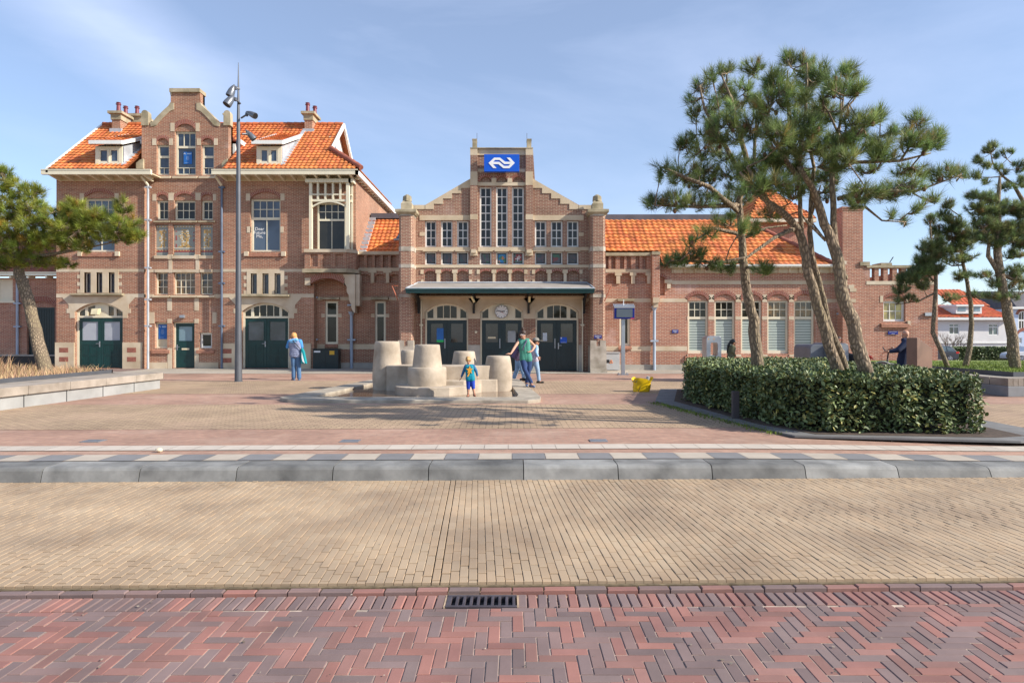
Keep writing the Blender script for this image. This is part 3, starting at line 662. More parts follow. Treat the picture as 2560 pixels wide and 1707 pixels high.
# gable back, sides and house sides
mw_.prism_y(gt + [(xg1, zk), (xg0, zk)], YC + 0.30, YC + 0.47)
mw_.quad((xg1, YC, zk), (xg1, YC + 0.47, zk), (xg1, YC + 0.47, gt[-1][1]), (xg1, YC, gt[-1][1])); mw_.quad((xg0, YC, zk), (xg0, YC, gt[0][1]), (xg0, YC + 0.47, gt[0][1]), (xg0, YC + 0.47, zk))
for i in range(len(gt) - 1): p, q = gt[i], gt[i + 1]; mw_.quad((p[0], YC, p[1]), (q[0], YC, q[1]), (q[0], YC + 0.47, q[1]), (p[0], YC + 0.47, p[1]))
YB = 38.2
mw_.quad((xL, YH, 0), (xL, YH, zE + 0.15), (xL, YB, zE + 0.15), (xL, YB, 0)); mw_.quad((xU, YH, 4), (xU, YB, 0), (xU, YB, zE + 0.15), (xU, YH, zE + 0.15))
mw_.quad((xG, YH, 0), (xG, YB, 0), (xG, YB, 5), (xG, YH, 5)); mw_.quad((xL, YB, 0), (xL, YB, zE), (xU, YB, zE), (xU, YB, 0))
mw_.quad((xA, YH, 0), (xA, YC, 0), (xA, YC, zE), (xA, YH, zE)); mw_.quad((xB, YH, 0), (xB, YH, zE), (xB, YC, zE), (xB, YC, 0))
# tympana under the relieving arches
fill_arch(mw_, opL[0], opL[2], opL[3], opL[4], YH + 0.05); fill_arch(mw_, opR[0], opR[2], opR[3], opR[4], YH + 0.05)
for s, r in list(zip(gw, gr)) + list(zip(sw, (0.26, 0.3, 0.26))): fill_arch(mw_, s[0], s[2], s[3], r, YC + 0.06)
HW = mw_.build('house_wall', M_brick, ST)
for (s, r, Y, t) in [(opL, 0.30, YH, 0.14), (opR, 0.30, YH, 0.14)] + [(s, r, YC, 0.20 if i == 1 else 0.13) for i, (s, r) in enumerate(zip(gw, gr))] + [(s, r, YC, 0.13) for s, r in zip(sw, (0.26, 0.3, 0.26))]:
    ring(s[0], s[2], s[3], r, t, Y, ST)
# windows
window(ST, *upL, YH + 0.15, 4, 2, G_blue, split=Z(z1(0, 1485)[1], YH), lcols=2, sill=(0.22, 0.22, 0.05, M_sill), fw=0.09)
uR = window(ST, *upR, YH + 0.15, 4, 2, G_blue, split=Z(z3(0, 1505)[1], YH), lcols=2, sill=(0.22, 0.22, 0.05, M_sill), fw=0.09)
for i, s in enumerate(triL + triR): window(ST, *s, YH + 0.13, 1, 1, G_leaded, fw=0.04)
for i, s in enumerate(gw):
    window(ST, *s, YC + 0.13, 3 if i == 1 else 1, 1, G_blue, split=Z(z1(0, 755 if i == 1 else 855)[1], YC), lcols=1, rail=0.33, fw=0.08, sill=(0.08, 0.17, 0.06, M_stonew))
for i, s in enumerate(sw): window(ST, *s, YC + 0.13, 3 if i == 1 else 2, 2, G_dark, fw=0.08, sill=(0.10, 0.12, 0.06, M_stoned))
for i, s in enumerate(fw_): window(ST, *s, YC + 0.12, 4 if i == 1 else 2, 3, G_warm, fw=0.045, sill=(0.10, 0.14, 0.08, M_stonew))
window(ST, *gl, YC + 0.13, 1, 1, plain('blind_cream', (0.62, 0.55, 0.40), 0.6), fw=0.06, sill=(0.12, 0.24, 0.05, M_sill))
window(ST, *gs, YC + 0.13, 1, 1, G_dark, fw=0.09, mat=M_white, sill=(0.12, 0.24, 0.05, M_sill))
# tile pictures between the windows: plain patterned panels
def mosaic(o, big):
    x0, z0, x1, z1_ = o; w_, h_ = x1 - x0, z1_ - z0; c = (x0 + x1) / 2
    t = MB(); t.quad((x0, YC + 0.1, z0), (x1, YC + 0.1, z0), (x1, YC + 0.1, z1_), (x0, YC + 0.1, z1_), 0)
    rnd = random.Random(int(x0 * 100)); n = 15 if big else 9; m = 26; dx, dz = w_ / n, h_ / m
    for j in range(m):
        for i in range(n):
            u = abs((i + 0.5) / n - 0.5) * 2; v = (j + 0.5) / m; ci = None
            if j in (3, 4): ci = 3 if i % 2 else (1 if j == 4 else 3)
            elif j in (6,): ci = 2
            elif j in (24,): ci = 1 if (i % 2) else 2
            elif u > 0.86 and 5 < j < 23: ci = None
            elif 0.28 < v < 0.86:
                shp = 0.62 - 0.34 * abs(math.sin((v - 0.28) * 9)) if big else 0.60 - 0.22 * abs(math.sin((v - 0.25) * 11))
                if u < shp: ci = 1 if rnd.random() < 0.72 else 2
                elif big and u > 0.7 and rnd.random() < 0.4: ci = 3
                if u < 0.2 and rnd.random() < 0.3: ci = 4
            if ci is None: continue
            t.box(x0 + dx * (i + 0.08), YC + 0.094, z0 + dz * (j + 0.1), x0 + dx * (i + 0.92), YC + 0.1, z0 + dz * (j + 0.9), ci)
    t.build('tile_panel', [MATS.get('pt0') or plain('pt0', (0.26, 0.27, 0.24), 0.4, 0.2, 20), MATS.get('pt1') or plain('pt1', (0.55, 0.33, 0.09), 0.4, 0.2, 20), MATS.get('pt2') or plain('pt2', (0.62, 0.58, 0.48), 0.4, 0.2, 20), MATS.get('pt3') or plain('pt3', (0.33, 0.055, 0.05), 0.4, 0.2, 20), MATS.get('pt4') or plain('pt4', (0.18, 0.16, 0.12), 0.4, 0.2, 20)], ST)
for i, o in enumerate(mo): mosaic(o, i == 1)
# doors of the house: transom window + two leaves
def portal(d, Y, trans_y, zf, glass, lamp):
    zt = Z(zf(0, trans_y)[1], Y); x0, x1 = d[0], d[2]; yy = Y + 0.14
    fr = MB(); f = 0.09
    fr.box(x0, yy, 0.02, x0 + f, yy + 0.08, zt); fr.box(x1 - f, yy, 0.02, x1, yy + 0.08, zt)
    fr.each('door_frame', M_cream, ST)
    lx = [x0 + (x1 - x0) * q for q in (0.0, 0.19, 0.81, 1.0)]
    window(ST, x0, zt, x1, d[3], yy, 1, 1, glass, rise=d[4], fw=0.09)
    b = MB()
    def th(x): return arc_z((x0 + x1) / 2, (x1 - x0) / 2, d[4], d[3], x) - 0.05
    for q in (0.20, 0.80):
        xx = x0 + (x1 - x0) * q; b.prism_y([(xx - 0.06, zt + 0.05), (xx + 0.06, zt + 0.05), (xx + 0.06, th(xx + 0.06)), (xx - 0.06, th(xx - 0.06))], yy + 0.004, yy + 0.07)
    if lamp:
        xa, xb = x0 + (x1 - x0) * 0.38, x0 + (x1 - x0) * 0.66; b.prism_y([(xa, zt + 0.05), (xb, zt + 0.05), (xb, th(xb)), ((xa + xb) / 2, th((xa + xb) / 2)), (xa, th(xa))], yy + 0.006, yy + 0.07)
    else:
        for q in (0.35, 0.5, 0.65): xx = x0 + (x1 - x0) * q; b.box(xx - 0.015, yy + 0.01, zt + 0.05, xx + 0.015, yy + 0.07, th(xx))
    b.each('transom_bar', M_cream, ST)
    m = (x0 + x1) / 2; gz0, gz1 = Z(zf(0, 1140)[1], Y), Z(zf(0, 957)[1], Y)
    return m, zt, gz0, gz1
m_, zt, g0, g1 = portal(dL, YH, 918, z2, G_warm, True)
door(ST, dL[0] + 0.09, 0.03, m_ - 0.005, zt - 0.01, YH + 0.17, g0, g1, G_grey, handle=1.1, side=1); door(ST, m_ + 0.005, 0.03, dL[2] - 0.09, zt - 0.01, YH + 0.17, g0, g1, G_grey)
m_, zt, g0, g1 = portal(dR, YH, 922, z4, G_dark, False)
door(ST, dR[0] + 0.09, 0.03, m_ - 0.005, zt - 0.01, YH + 0.17, g0, g1, glassmat('glass_smoke', (0.085, 0.10, 0.115), 0.12), handle=1.1, side=1); door(ST, m_ + 0.005, 0.03, dR[2] - 0.09, zt - 0.01, YH + 0.17, g0, g1, MATS['glass_smoke'])
fr = MB(); fr.box(gd[0], YC + 0.12, 0.02, gd[0] + 0.06, YC + 0.2, gd[3]); fr.box(gd[2] - 0.03, YC + 0.12, 0.02, gd[2], YC + 0.2, gd[3]); fr.box(gd[0] + 0.06, YC + 0.12, gd[3] - 0.05, gd[2] - 0.03, YC + 0.2, gd[3]); fr.build('door_frame', M_cream, ST)
door(ST, gd[0] + 0.06, 0.03, gd[2] - 0.03, gd[3] - 0.05, YC + 0.14, Z(z2(0, 1145)[1], YC), Z(z2(0, 1003)[1], YC), G_teal, handle=0.95, side=-1, panels=(), slot=True)
# ---- stone trim
def tb(zf, x0, y0, x1, y1, Y=YH, pr=0.012, m=0, mb=None): r = rect(zf, x0, y0, x1, y1, Y); (mb or TR).box(r[0], Y - pr, r[1], r[2], Y + 0.1, r[3], m)
zA, zA2 = 437, 470
TR2 = MB()
def band(x0, x1, z0, z1_, Y, holes=(), pr=0.010, mb=None):
    xs = sorted(h for h in holes if h[1] > x0 and h[0] < x1); a = x0
    for h in xs:
        if h[0] > a: (mb or TR).box(a, Y - pr, z0, h[0], Y + 0.1, z1_)
        a = max(a, h[1])
    if a < x1: (mb or TR).box(a, Y - pr, z0, x1, Y + 0.1, z1_)
zb1a, zb1b = Z(z2(0, 470)[1], YH), Z(z2(0, 440)[1], YH); zb2a, zb2b = Z(z2(0, 722)[1], YH), Z(z2(0, 686)[1], YH)
for (a, b, Y) in ((xL, xA, YH), (xA, xB, YC), (xB, xG if True else xU, YH)): band(a, b, zb1a, zb1b, Y)
band(xL, xA, zb2a, zb2b, YH); band(xB, xG, zb2a, zb2b, YH); band(xA, Xs(0) if False else X(z2(1195, 0)[0], YC), zb2a, zb2b, YC); band(X(z2(1785, 0)[0], YC), xB, zb2a, zb2b, YC)
for (tri, zf, ox) in ((triL, z2, 0), (triR, z4, -177)):       # mullioned stone surround
    zz0, zz1 = tri[0][1], tri[0][3] + 0.05; pr = 0.02
    xa = tri[0][0] - 0.17; xb = tri[2][2] + 0.17
    TR.box(xa, YH - pr, zz0, tri[0][0], YH + 0.1, zz1 + 0.06); TR.box(tri[2][2], YH - pr, zz0, xb, YH + 0.1, zz1 + 0.06)
    for p, q in ((0, 1), (1, 2)): TR.box(tri[p][2], YH - pr, zz0, tri[q][0], YH + 0.1, zz1 + 0.06)
    for t in tri: TR.box(t[0], YH - pr, t[3], t[2], YH + 0.1, zz1 + 0.06)
    for k in range(0, 6, 2):
        za = zz0 + (zz1 - zz0) * k / 6; zb_ = zz0 + (zz1 - zz0) * (k + 1) / 6
        TR.box(xa - 0.14, YH - pr * 0.6, za, xa, YH + 0.1, zb_); TR.box(xb, YH - pr * 0.6, za, xb + 0.14, YH + 0.1, zb_)
    hx0, hx1 = (xa - 0.36, xb + 0.24)
    h = MB(); h.prism_x([(YH, zz0 - 0.015), (YH - 0.2, zz0 - 0.045), (YH - 0.2, zz0 - 0.10), (YH, zz0 - 0.14)], hx0, hx1); h.build('stone_hood', M_stoned, ST)
for d, t in ((dL, 0), (dR, 0)):                                # portal surround with striped voussoirs
    vm_ = MB(); voussoirs(vm_, d[0], d[2], d[3], d[4], 0.3, YH, [(0.06, 0.17), (0.27, 0.37), (0.46, 0.56), (0.65, 0.75), (0.85, 0.94)], flat_top=d[3] + d[4] + 0.27); vm_.build('stone_arch', [M_stone, M_arch], ST)
    for k, (a, b, w_) in enumerate(((d[3] - 0.28, d[3] - 0.06, 0.22), (d[3] - 0.06, d[3] + 0.14, 0.36), (d[3] + 0.14, d[3] + 0.36, 0.27), (d[3] + 0.36, d[3] + 0.64, 0.20))):
        TR.box(d[0] - w_, YH - 0.014, a, d[0] - 0.002, YH + 0.1, b); TR.box(d[2] + 0.002, YH - 0.014, a, d[2] + w_, YH + 0.1, b)
    TR.box(d[0] - 0.05, YH - 0.01, d[3] + 0.1, d[0] + 0.12, YH + 0.05, d[3] + 0.64); TR.box(d[2] - 0.12, YH - 0.01, d[3] + 0.1, d[2] + 0.05, YH + 0.05, d[3] + 0.64)
for s in (opL, opR):                                           # springers
    TR.box(s[0] - 0.19, YH - 0.014, s[3] - 0.10, s[0], YH + 0.1, s[3] + 0.22); TR.box(s[2], YH - 0.014, s[3] - 0.10, s[2] + 0.18, YH + 0.1, s[3] + 0.22)
    TR.box(s[0] - 0.14, YH - 0.014, s[1] + 0.85, s[0], YH + 0.1, s[1] + 1.12); TR.box(s[2], YH - 0.014, s[1] + 0.85, s[2] + 0.14, YH + 0.1, s[1] + 1.12)
    for e in (s[0] - 0.24, s[2] + 0.06): TR.box(e, YH - 0.10, s[1] - 0.2, e + 0.18, YH + 0.1, s[1] + 0.0)
for s, nxt in ((sw[0], sw[1]), (sw[1], sw[2])): TR.box(s[2] + 0.01, YC - 0.014, s[3] - 0.02, nxt[0] - 0.01, YC + 0.1, s[3] + 0.32)
TR.box(sw[0][0] - 0.18, YC - 0.014, sw[0][3] - 0.03, sw[0][0], YC + 0.1, sw[0][3] + 0.28); TR.box(sw[2][2], YC - 0.014, sw[2][3] - 0.03, sw[2][2] + 0.15, YC + 0.1, sw[2][3] + 0.28)
g = gw[1]; TR.box(g[0] - 0.19, YC - 0.014, g[3] - 0.02, g[0], YC + 0.1, g[3] + 0.36); TR.box(g[2], YC - 0.014, g[3] - 0.02, g[2] + 0.17, YC + 0.1, g[3] + 0.36)
for g in (gw[0], gw[2]):
    TR.box(g[0] - 0.19, YC - 0.014, g[3] - 0.04, g[0], YC + 0.1, g[3] + 0.26); TR.box(g[2], YC - 0.014, g[3] - 0.04, g[2] + 0.17, YC + 0.1, g[3] + 0.26)
# vertical stone strips of the centre bay
for x in (1340, 1605):
    r = rect(z2, x, 340, x + 40, 470, YC); TR.box(r[0], YC - 0.02, r[1] - 0.05, r[2] - 0.02, YC + 0.1, r[3])
    tb(z2, x - 8, 300, x + 42, 345, YC, 0.05)
    tb(z2, x - 12, 725, x + 32, 850, YC, 0.016); tb(z2, x - 12, 930, x + 30, 972, YC, 0.016); tb(z2, x - 10, 1215, x + 32, 1416, YC, 0.016)
    tb(z2, x - 4, 445, x + 40, 475, YC, 0.03)
for o in mo: TR.box(o[0] - 0.03, YC - 0.06, o[1] - 0.14, o[2] + 0.03, YC + 0.1, o[1])
for o in fw_: TR.box(o[0] - 0.02, YC - 0.03, o[3], o[2] + 0.02, YC + 0.1, o[3] + 0.13)
tb(z2, 1150, 865, 1200, 975, YC, 0.014); tb(z2, 1768, 865, 1810, 975, YC, 0.014)
# bases with brick insets
for (x0, x1, zf, y0) in ((232, 418, z2, 1160), (892, 1085, z2, 1160), (48, 192, z4, 1170), (722, 932, z4, 1170)):
    r = rect(zf, x0, y0, x1, y0 + 250, YH); BS.box(r[0], YH - 0.05, -0.05, r[2], YH + 0.05, r[3])
    for k in (0, 1):
        cx = (r[0] + r[2]) / 2 - 0.03; zc = r[3] - 0.34 - 0.41 * k; TR.box(cx - 0.2, YH - 0.054, zc - 0.105, cx + 0.2, YH, zc + 0.105, 1)
tb(z2, 1128, 1356, 1325, 1420, YC, 0.03, mb=BS); tb(z2, 1632, 1356, 1830, 1420, YC, 0.03, mb=BS)
BS.each('stone_base', M_stonew, ST)
# copings of the gable
CP = MB(); th_ = 0.17
cop = [(Xs(1200), Zs(520)), (Xs(1232), Zs(500)), (Xs(1270), Zs(455)), (Xs(1330), Zs(395)), (Xs(1385), Zs(345)), (Xs(1406), Zs(310))]
inn = [(Xs(1210), Zs(555)), (Xs(1262), Zs(545)), (Xs(1300), Zs(500)), (Xs(1352), Zs(445)), (Xs(1400), Zs(400)), (Xs(1440), Zs(385)), (Xs(1440), Zs(315)), (Xs(1406), Zs(315))]
CP.prism_y(cop + inn[::-1], YC - 0.03, YC + 0.5)
mir = lambda p: (Xs(1555) * 2 - p[0], p[1])
CP.prism_y([mir(p) for p in cop + inn[::-1]], YC - 0.03, YC + 0.5)
CP.box(Xs(1400), YC - 0.08, Zs(210), Xs(1708), YC + 0.55, Zs(172)); CP.box(Xs(1404), YC - 0.03, Zs(235), Xs(1420), YC + 0.5, Zs(210))
for x0, x1 in ((1112, 1198), (1945, 2028)):
    a, b = Xs(x0), Xs(x1); xm = (a + b) / 2 - 0.03; w2_ = (b - a) / 2 - 0.03; CP.box(a, YC - 0.05, Zs(545), b - 0.06, YC + 0.22, Zs(430))
    CP.prism_y([(xm + w2_ * math.cos(R(t)), Zs(430) + w2_ * 1.1 * math.sin(R(t))) for t in range(0, 181, 20)], YC - 0.05, YC + 0.22)
    CP.box(a - 0.03, YC - 0.08, Zs(440), a + 0.02, YC + 0.42, Zs(425))
for x0, x1 in ((1070, 1140), (1935, 1990)):       # kneelers
    a, b = Xs(x0), Xs(x1); CP.prism_y([(a, Zs(985)), (b, Zs(985)), (b, Zs(885)), ((a + b) / 2, Zs(900)), (a, Zs(930))], YC - 0.12, YC + 0.45)
CP.each('gable_coping', M_stoned, ST)
TRIM.append((TR, [M_stone, M_arch]))
# ---- roof
YE, ZE, YR, ZR = 28.35, Z(422.9, 28.35), 32.2, Z(313, 32.2)
xr0, xr1 = -20.15, -8.37; xe = -6.69
sl_ = (ZR - ZE) / (YR - YE)
def xr_f(t):
    return xr1 if t > 0.435 else xe - (YR - YE) * t
xgl, xgr = xg0 - 0.15, xg1 + 0.15
gcut = (Z(447, YC) - ZE) / (ZR - ZE)
tiles_plane('roof', lambda t: xr0, lambda t: xgl if t < 0.999 else xgl, YE, ZE, YR, ZR, ST, seed=2)
tiles_plane('roof', lambda t: xgr, xr_f, YE, ZE, YR, ZR, ST, seed=3)
tiles_plane('roof', lambda t: xgl, lambda t: xgr, YE + 2.0, ZE + 2.0 * sl_, YR, ZR, ST, seed=4)
tiles_plane('roof', lambda t: xr0, lambda t: xr1, YR + (YR - YE), ZE, YR, ZR, ST, seed=5, rows=10)
tiles_plane('roof', lambda t: YE + 1.68 * t, lambda t: 36.2, xe, ZE, xr1, ZE + 1.38, ST, side='right', seed=6)
ridge((xr0, YR, ZR + 0.03), (xr1, YR, ZR + 0.03), 0.11, ST, mat=M_tile if False else plain('ridge_orange', (0.45, 0.12, 0.035), 0.75, 0.35, 3)); ridge((xr1 + 0.1, YE + 1.5, ZE + 1.32), (xe + 0.1, YE + 0.1, ZE + 0.1), 0.12, ST)
mb = MB(); mb.box(xL, 36, ZE - 0.3, xU, YB, ZE + 0.05); mb.build('flat_roof', M_darkroof, ST)
mb = MB()     # white verge boards and gable on the right
def vb(y0, z0, y1, z1_, x, w_=0.2, t=0.05): mb.add([(x - t, y0, z0), (x + t, y0, z0), (x + t, y1, z1_), (x - t, y1, z1_), (x - t, y0, z0 - w_), (x + t, y0, z0 - w_), (x + t, y1, z1_ - w_), (x - t, y1, z1_ - w_)], [(0, 1, 2, 3), (4, 7, 6, 5), (0, 4, 5, 1), (2, 6, 7, 3), (0, 3, 7, 4), (1, 5, 6, 2)])
vb(YE + 1.65, ZE + 1.40, YR, ZR + 0.08, xr1 + 0.08); vb(YR, ZR + 0.08, 35.6, ZR + 0.08 - 3.4 * sl_, xr1 + 0.08); vb(YE - 0.02, ZE + 0.05, YR, ZR + 0.08, xr0 - 0.04)
mb.each('verge_board', M_white, ST)
mb = MB(); mb.prism_x([(YE + 1.7, ZE + 1.3), (35.5, ZE + 1.3), (YR, ZR - 0.1)], xr1 - 0.35, xr1 - 0.25); mb.build('timber_gable', M_white, ST)
mb = MB(); mb.box(xr1 - 0.28, 30.9, ZE + 1.5, xr1 - 0.2, 31.9, ZE + 2.2); o = mb.build('window', M_cream, ST); mb = MB(); mb.box(xr1 - 0.2, 31.0, ZE + 1.58, xr1 - 0.19, 31.8, ZE + 2.12); mb.build('pane', G_blue, o)
# eaves: gutter fascia, soffit, rafters
def eaves(x0, x1, yf, ztop, hgt, ywall, n, sideR=None):
    m = MB(); m.box(x0, yf, ztop - hgt, x1, yf + 0.12, ztop); m.box(x0 + 0.03, yf + 0.02, ztop, x1 - 0.03, yf + 0.10, ztop + 0.02); m.box(x0, yf - 0.02, ztop - 0.03, x1, yf + 0.0, ztop + 0.012)
    m.build('gutter', M_cream, ST)
    m = MB(); m.box(x0 + 0.05, yf + 0.12, ztop - hgt + 0.06, x1 - 0.05, ywall + 0.3, ztop - hgt + 0.1); m.box(x0 + 0.3, ywall - 0.05, ztop - hgt - 0.12, x1 - 0.3, ywall + 0.02, ztop - hgt + 0.06); m.build('soffit', M_creamd, ST)
    for i in range(n):
        x = x0 + 0.35 + (x1 - x0 - 0.7) * i / (n - 1); m = MB(); m.prism_x([(yf + 0.06, ztop - hgt + 0.06), (yf + 0.06, ztop - hgt - 0.03), (ywall, ztop - hgt - 0.14), (ywall, ztop - hgt + 0.06)], x - 0.045, x + 0.045); m.build('rafter_end', M_cream, ST)
xe0 = X(102.7, 28.35); xe1 = X(z1(1205, 0)[0], 28.35); xe2 = X(z1(1820, 0)[0], 28.35); zg = Z(z1(0, 990)[1], 28.35)
eaves(xe0, xe1, 28.33, zg, 0.21, YH, 8); eaves(xe2, xe, 28.33, zg, 0.21, YH, 12)
m = MB(); m.box(xe, 28.33, zg - 0.21, xe - 0.12, 38.3, zg); m.box(xe - 0.12, 28.5, zg - 0.15, xU - 0.2, 38.3, zg - 0.11); m.build('side_gutter', M_white, ST)
for i in range(16):
    y = 29.0 + i * 0.6; m = MB(); m.box(xe - 0.1, y - 0.05, zg - 0.28, xU, y + 0.05, zg - 0.15); m.build('rafter_end', M_cream, ST)
# dormers
def dormer(x0, x1, bx0, bx1):
    yb_, zb_ = 28.68, Z(413, 28.68); zt_ = Z(361, 28.45)
    m = MB(); m.box(bx0, yb_, zb_, bx0 + 0.16, yb_ + 0.1, zt_ - 0.02); m.box(bx1 - 0.16, yb_, zb_, bx1, yb_ + 0.1, zt_ - 0.02); m.box(bx0 + 0.16, yb_, zb_, bx1 - 0.16, yb_ + 0.1, zb_ + 0.12); m.box(bx0 + 0.16, yb_, zt_ - 0.14, bx1 - 0.16, yb_ + 0.1, zt_ - 0.02)
    m.box(bx0 - 0.03, yb_ - 0.05, zb_ - 0.05, bx1 + 0.03, yb_, zb_ + 0.03)
    D = m.build('dormer', M_cream, ST)
    cx = (bx0 + bx1) / 2
    for a, b in ((bx0 + 0.16, cx - 0.03), (cx + 0.03, bx1 - 0.16)):
        m = MB(); f = 0.055; z_a, z_b = zb_ + 0.12, zt_ - 0.14
        m.box(a, yb_ + 0.01, z_a, a + f, yb_ + 0.08, z_b); m.box(b - f, yb_ + 0.01, z_a, b, yb_ + 0.08, z_b); m.box(a + f, yb_ + 0.01, z_a, b - f, yb_ + 0.08, z_a + f); m.box(a + f, yb_ + 0.01, z_b - f, b - f, yb_ + 0.08, z_b)
        m.box(a + f, yb_ + 0.05, z_a + f, b - f, yb_ + 0.06, z_b - f, 1); m.build('sash', [M_cream, G_blue], D)
    m = MB(); m.box(cx - 0.03, yb_ - 0.01, zb_ + 0.12, cx + 0.03, yb_ + 0.09, zt_ - 0.14); m.build('mullion', M_cream, D)
    ym = (11.2 - ZE) / sl_ + YE
    m = MB()
    for xx in (bx0 + 0.02, bx1 - 0.02): m.prism_x([(yb_ + 0.05, zb_), (yb_ + 0.05, zt_), (31.5, zt_ + 1.15), (31.2, zt_ + 0.8)], xx - 0.02, xx + 0.02)
    m.prism_x([(yb_ - 0.1, zb_ - 0.05), (31.5, ZE + (31.5 - YE) * sl_ + 0.05), (31.5, ZE + (31.5 - YE) * sl_ + 0.09), (yb_ - 0.1, zb_)], bx1, bx1 + 0.16)
    m.build('dormer_cheek', M_lead, D)
    m = MB(); m.box(x0, 28.38, zt_ - 0.0, x1, 28.48, zt_ + 0.16)
    for xx in (x0, x1 - 0.12): m.prism_x([(28.48, zt_ + 0.0), (28.48, zt_ + 0.16), (31.4, zt_ + 1.38), (31.4, zt_ + 1.22)], xx, xx + 0.12)
    m.build('fascia', M_white, D)
    tiles_plane('dormer_roof', lambda t: x0 + 0.12, lambda t: x1 - 0.12, 28.44, zt_ + 0.12, 31.4, zt_ + 1.33, D, seed=8)
dormer(-18.41, -16.97, -18.30, -17.12); dormer(-11.33, -9.98, -11.22, -10.13)
# cross roof behind the gable
xc = (xg0 + xg1) / 2
m = MB(); m.prism_y([(xc - 2.15, 10.35), (xc + 2.15, 10.35), (xc, 11.95)], YC + 0.47, 32.2); m.build('cross_roof', M_tiled, ST)
for s in (-1, 1):
    m = MB(); m.box(xc + s * 2.1, YC + 0.5, 10.22, xc + s * 2.3, YC + 1.3, 10.42); m.box(xc + s * 1.9, YC + 0.5, 9.2, xc + s * 2.05, YC + 1.2, 10.22); m.build('cross_gutter', M_white, ST)
# chimneys
def chimney(x0, x1, y0, y1, zb_, zt_, pots):
    m = MB(); m.box(x0, y0, zb_, x1, y1, zt_ - 0.4); C_ = m.build('chimney', M_brick, ST)
    m = MB(); m.box(x0 - 0.04, y0 - 0.04, zt_ - 0.4, x1 + 0.04, y1 + 0.04, zt_ - 0.12); m.box(x0 - 0.14, y0 - 0.14, zt_ - 0.12, x1 + 0.14, y1 + 0.14, zt_); m.build('chimney_cap', M_stoned, C_)
    m = MB(); m.box(x0 - 0.06, y0 - 0.1, zb_, x1 + 0.1, y0 + 0.02, zb_ + 0.55); m.build('flashing', M_lead, C_)
    for px, py, h in pots:
        m = MB(); m.lathe(px, py, [(0.10, zt_), (0.085, zt_ + h * 0.7), (0.12, zt_ + h * 0.75), (0.12, zt_ + h * 0.82), (0.08, zt_ + h * 0.86), (0.11, zt_ + h * 0.95), (0.05, zt_ + h)], 12); m.build('chimney_pot', M_pot, C_, smooth=True, angle=40)
chimney(-19.33, -18.92, 31.55, 32.3, 10.9, Z(280, 31.6), [(-19.1, 31.7, 0.5), (-19.05, 32.2, 0.5)]); chimney(-18.90, -18.45, 32.5, 33.2, 11.0, Z(285, 32.6) - 0.05, [(-18.8, 32.75, 0.5)])
chimney(-10.04, -9.66, 31.6, 32.4, 10.9, Z(280, 31.6), [(-9.95, 31.8, 0.52), (-9.72, 32.2, 0.5)])
# downpipes
pipe(ST, X(z1(1172, 0)[0], 28.95), 28.98, 0, Z(z1(0, 1150)[1], 28.95), 0.05, (Z(z1(0, 1170)[1], 29), 6.6, Z(z2(0, 430)[1], 29), Z(z2(0, 740)[1], 29), 1.9), mat=M_lead)
pipe(ST, X(z1(1915, 0)[0], 28.95), 29.03, 0, Z(z1(0, 1150)[1], 28.95), 0.05, (Z(z1(0, 1170)[1], 29), 5.2, 3.8, 1.9), mat=plain('dark_zinc', (0.10, 0.13, 0.19), 0.5))
for x in (1172, 1915): m = MB(); xx = X(z1(x, 0)[0], 28.95); m.tube([(xx, 28.98, Z(z1(0, 1150)[1], 29)), (xx - 0.1, 28.6, zg - 0.2)], 0.055, 8); m.build('downpipe_elbow', M_cream, ST)
# balcony and loggia at the corner
YL = 28.75; rl = lambda *a: rect(z4, *a, YL)
bx0 = X(z4(868, 0)[0], YL); bx1 = X(z4(1352, 0)[0], YL); zb0, zb1 = Z(z4(0, 442)[1], YL), Z(z4(0, 278)[1], YL)
mb = MB(); ops = [(*rect(z4, a, 295, b, 415, YL), 0) for a, b in ((925, 998), (1048, 1122), (1172, 1246))]
wall(mb, bx0, bx1 - 0.35, zb0, zb1, ops, YL, 0.08); mb.quad((bx0, YL + 0.08, zb0), (bx1 - 0.35, YL + 0.08, zb0), (bx1 - 0.35, YL + 0.08, zb1), (bx0, YL + 0.08, zb1))
mb.quad((bx1 - 0.35, YL, zb0), (bx1, YL + 0.35, zb0), (bx1, YL + 0.35, zb1), (bx1 - 0.35, YL, zb1)); mb.quad((bx1, YL + 0.35, zb0), (bx1, 30.4, zb0), (bx1, 30.4, zb1), (bx1, YL + 0.35, zb1)); mb.quad((bx0, YL, zb0), (bx0, YL, zb1), (bx0, YH, zb1), (bx0, YH, zb0))
# arch wall below
za0, za1 = Z(z4(0, 880)[1], YL), Z(z4(0, 485)[1], YL); ax0, ax1 = X(z4(922, 0)[0], YL), X(z4(1248, 0)[0], YL)
wall(mb, ax0 - 0.22, ax1 + 0.02, Z(z4(0, 600)[1], YL), za1, [(ax0, Z(z4(0, 600)[1], YL), ax1, Z(z4(0, 585)[1], YL), 0.25)], YL + 0.05, 0.6)
mb.box(ax1 + 0.5, YL + 0.3, Z(z4(0, 870)[1], YL), bx1 - 0.03, 30.4, za1); mb.box(ax0 - 0.22, YL + 0.05, Z(z4(0, 600)[1], YL), ax0 - 0.24, YH, za1)
BALC = mb.build('balcony_wall', M_brick, ST)
ring(ax0, ax1, Z(z4(0, 585)[1], YL), 0.25, 0.24, YL + 0.05, ST)
mb = MB(); mb.prism_z([(bx0 - 0.02, YL - 0.05), (bx1 - 0.33, YL - 0.05), (bx1 + 0.04, YL + 0.33), (bx1 + 0.04, 30.4), (bx0 - 0.02, 30.4)], zb1, zb1 + 0.14); mb.build('balcony_cap', M_stone, ST)
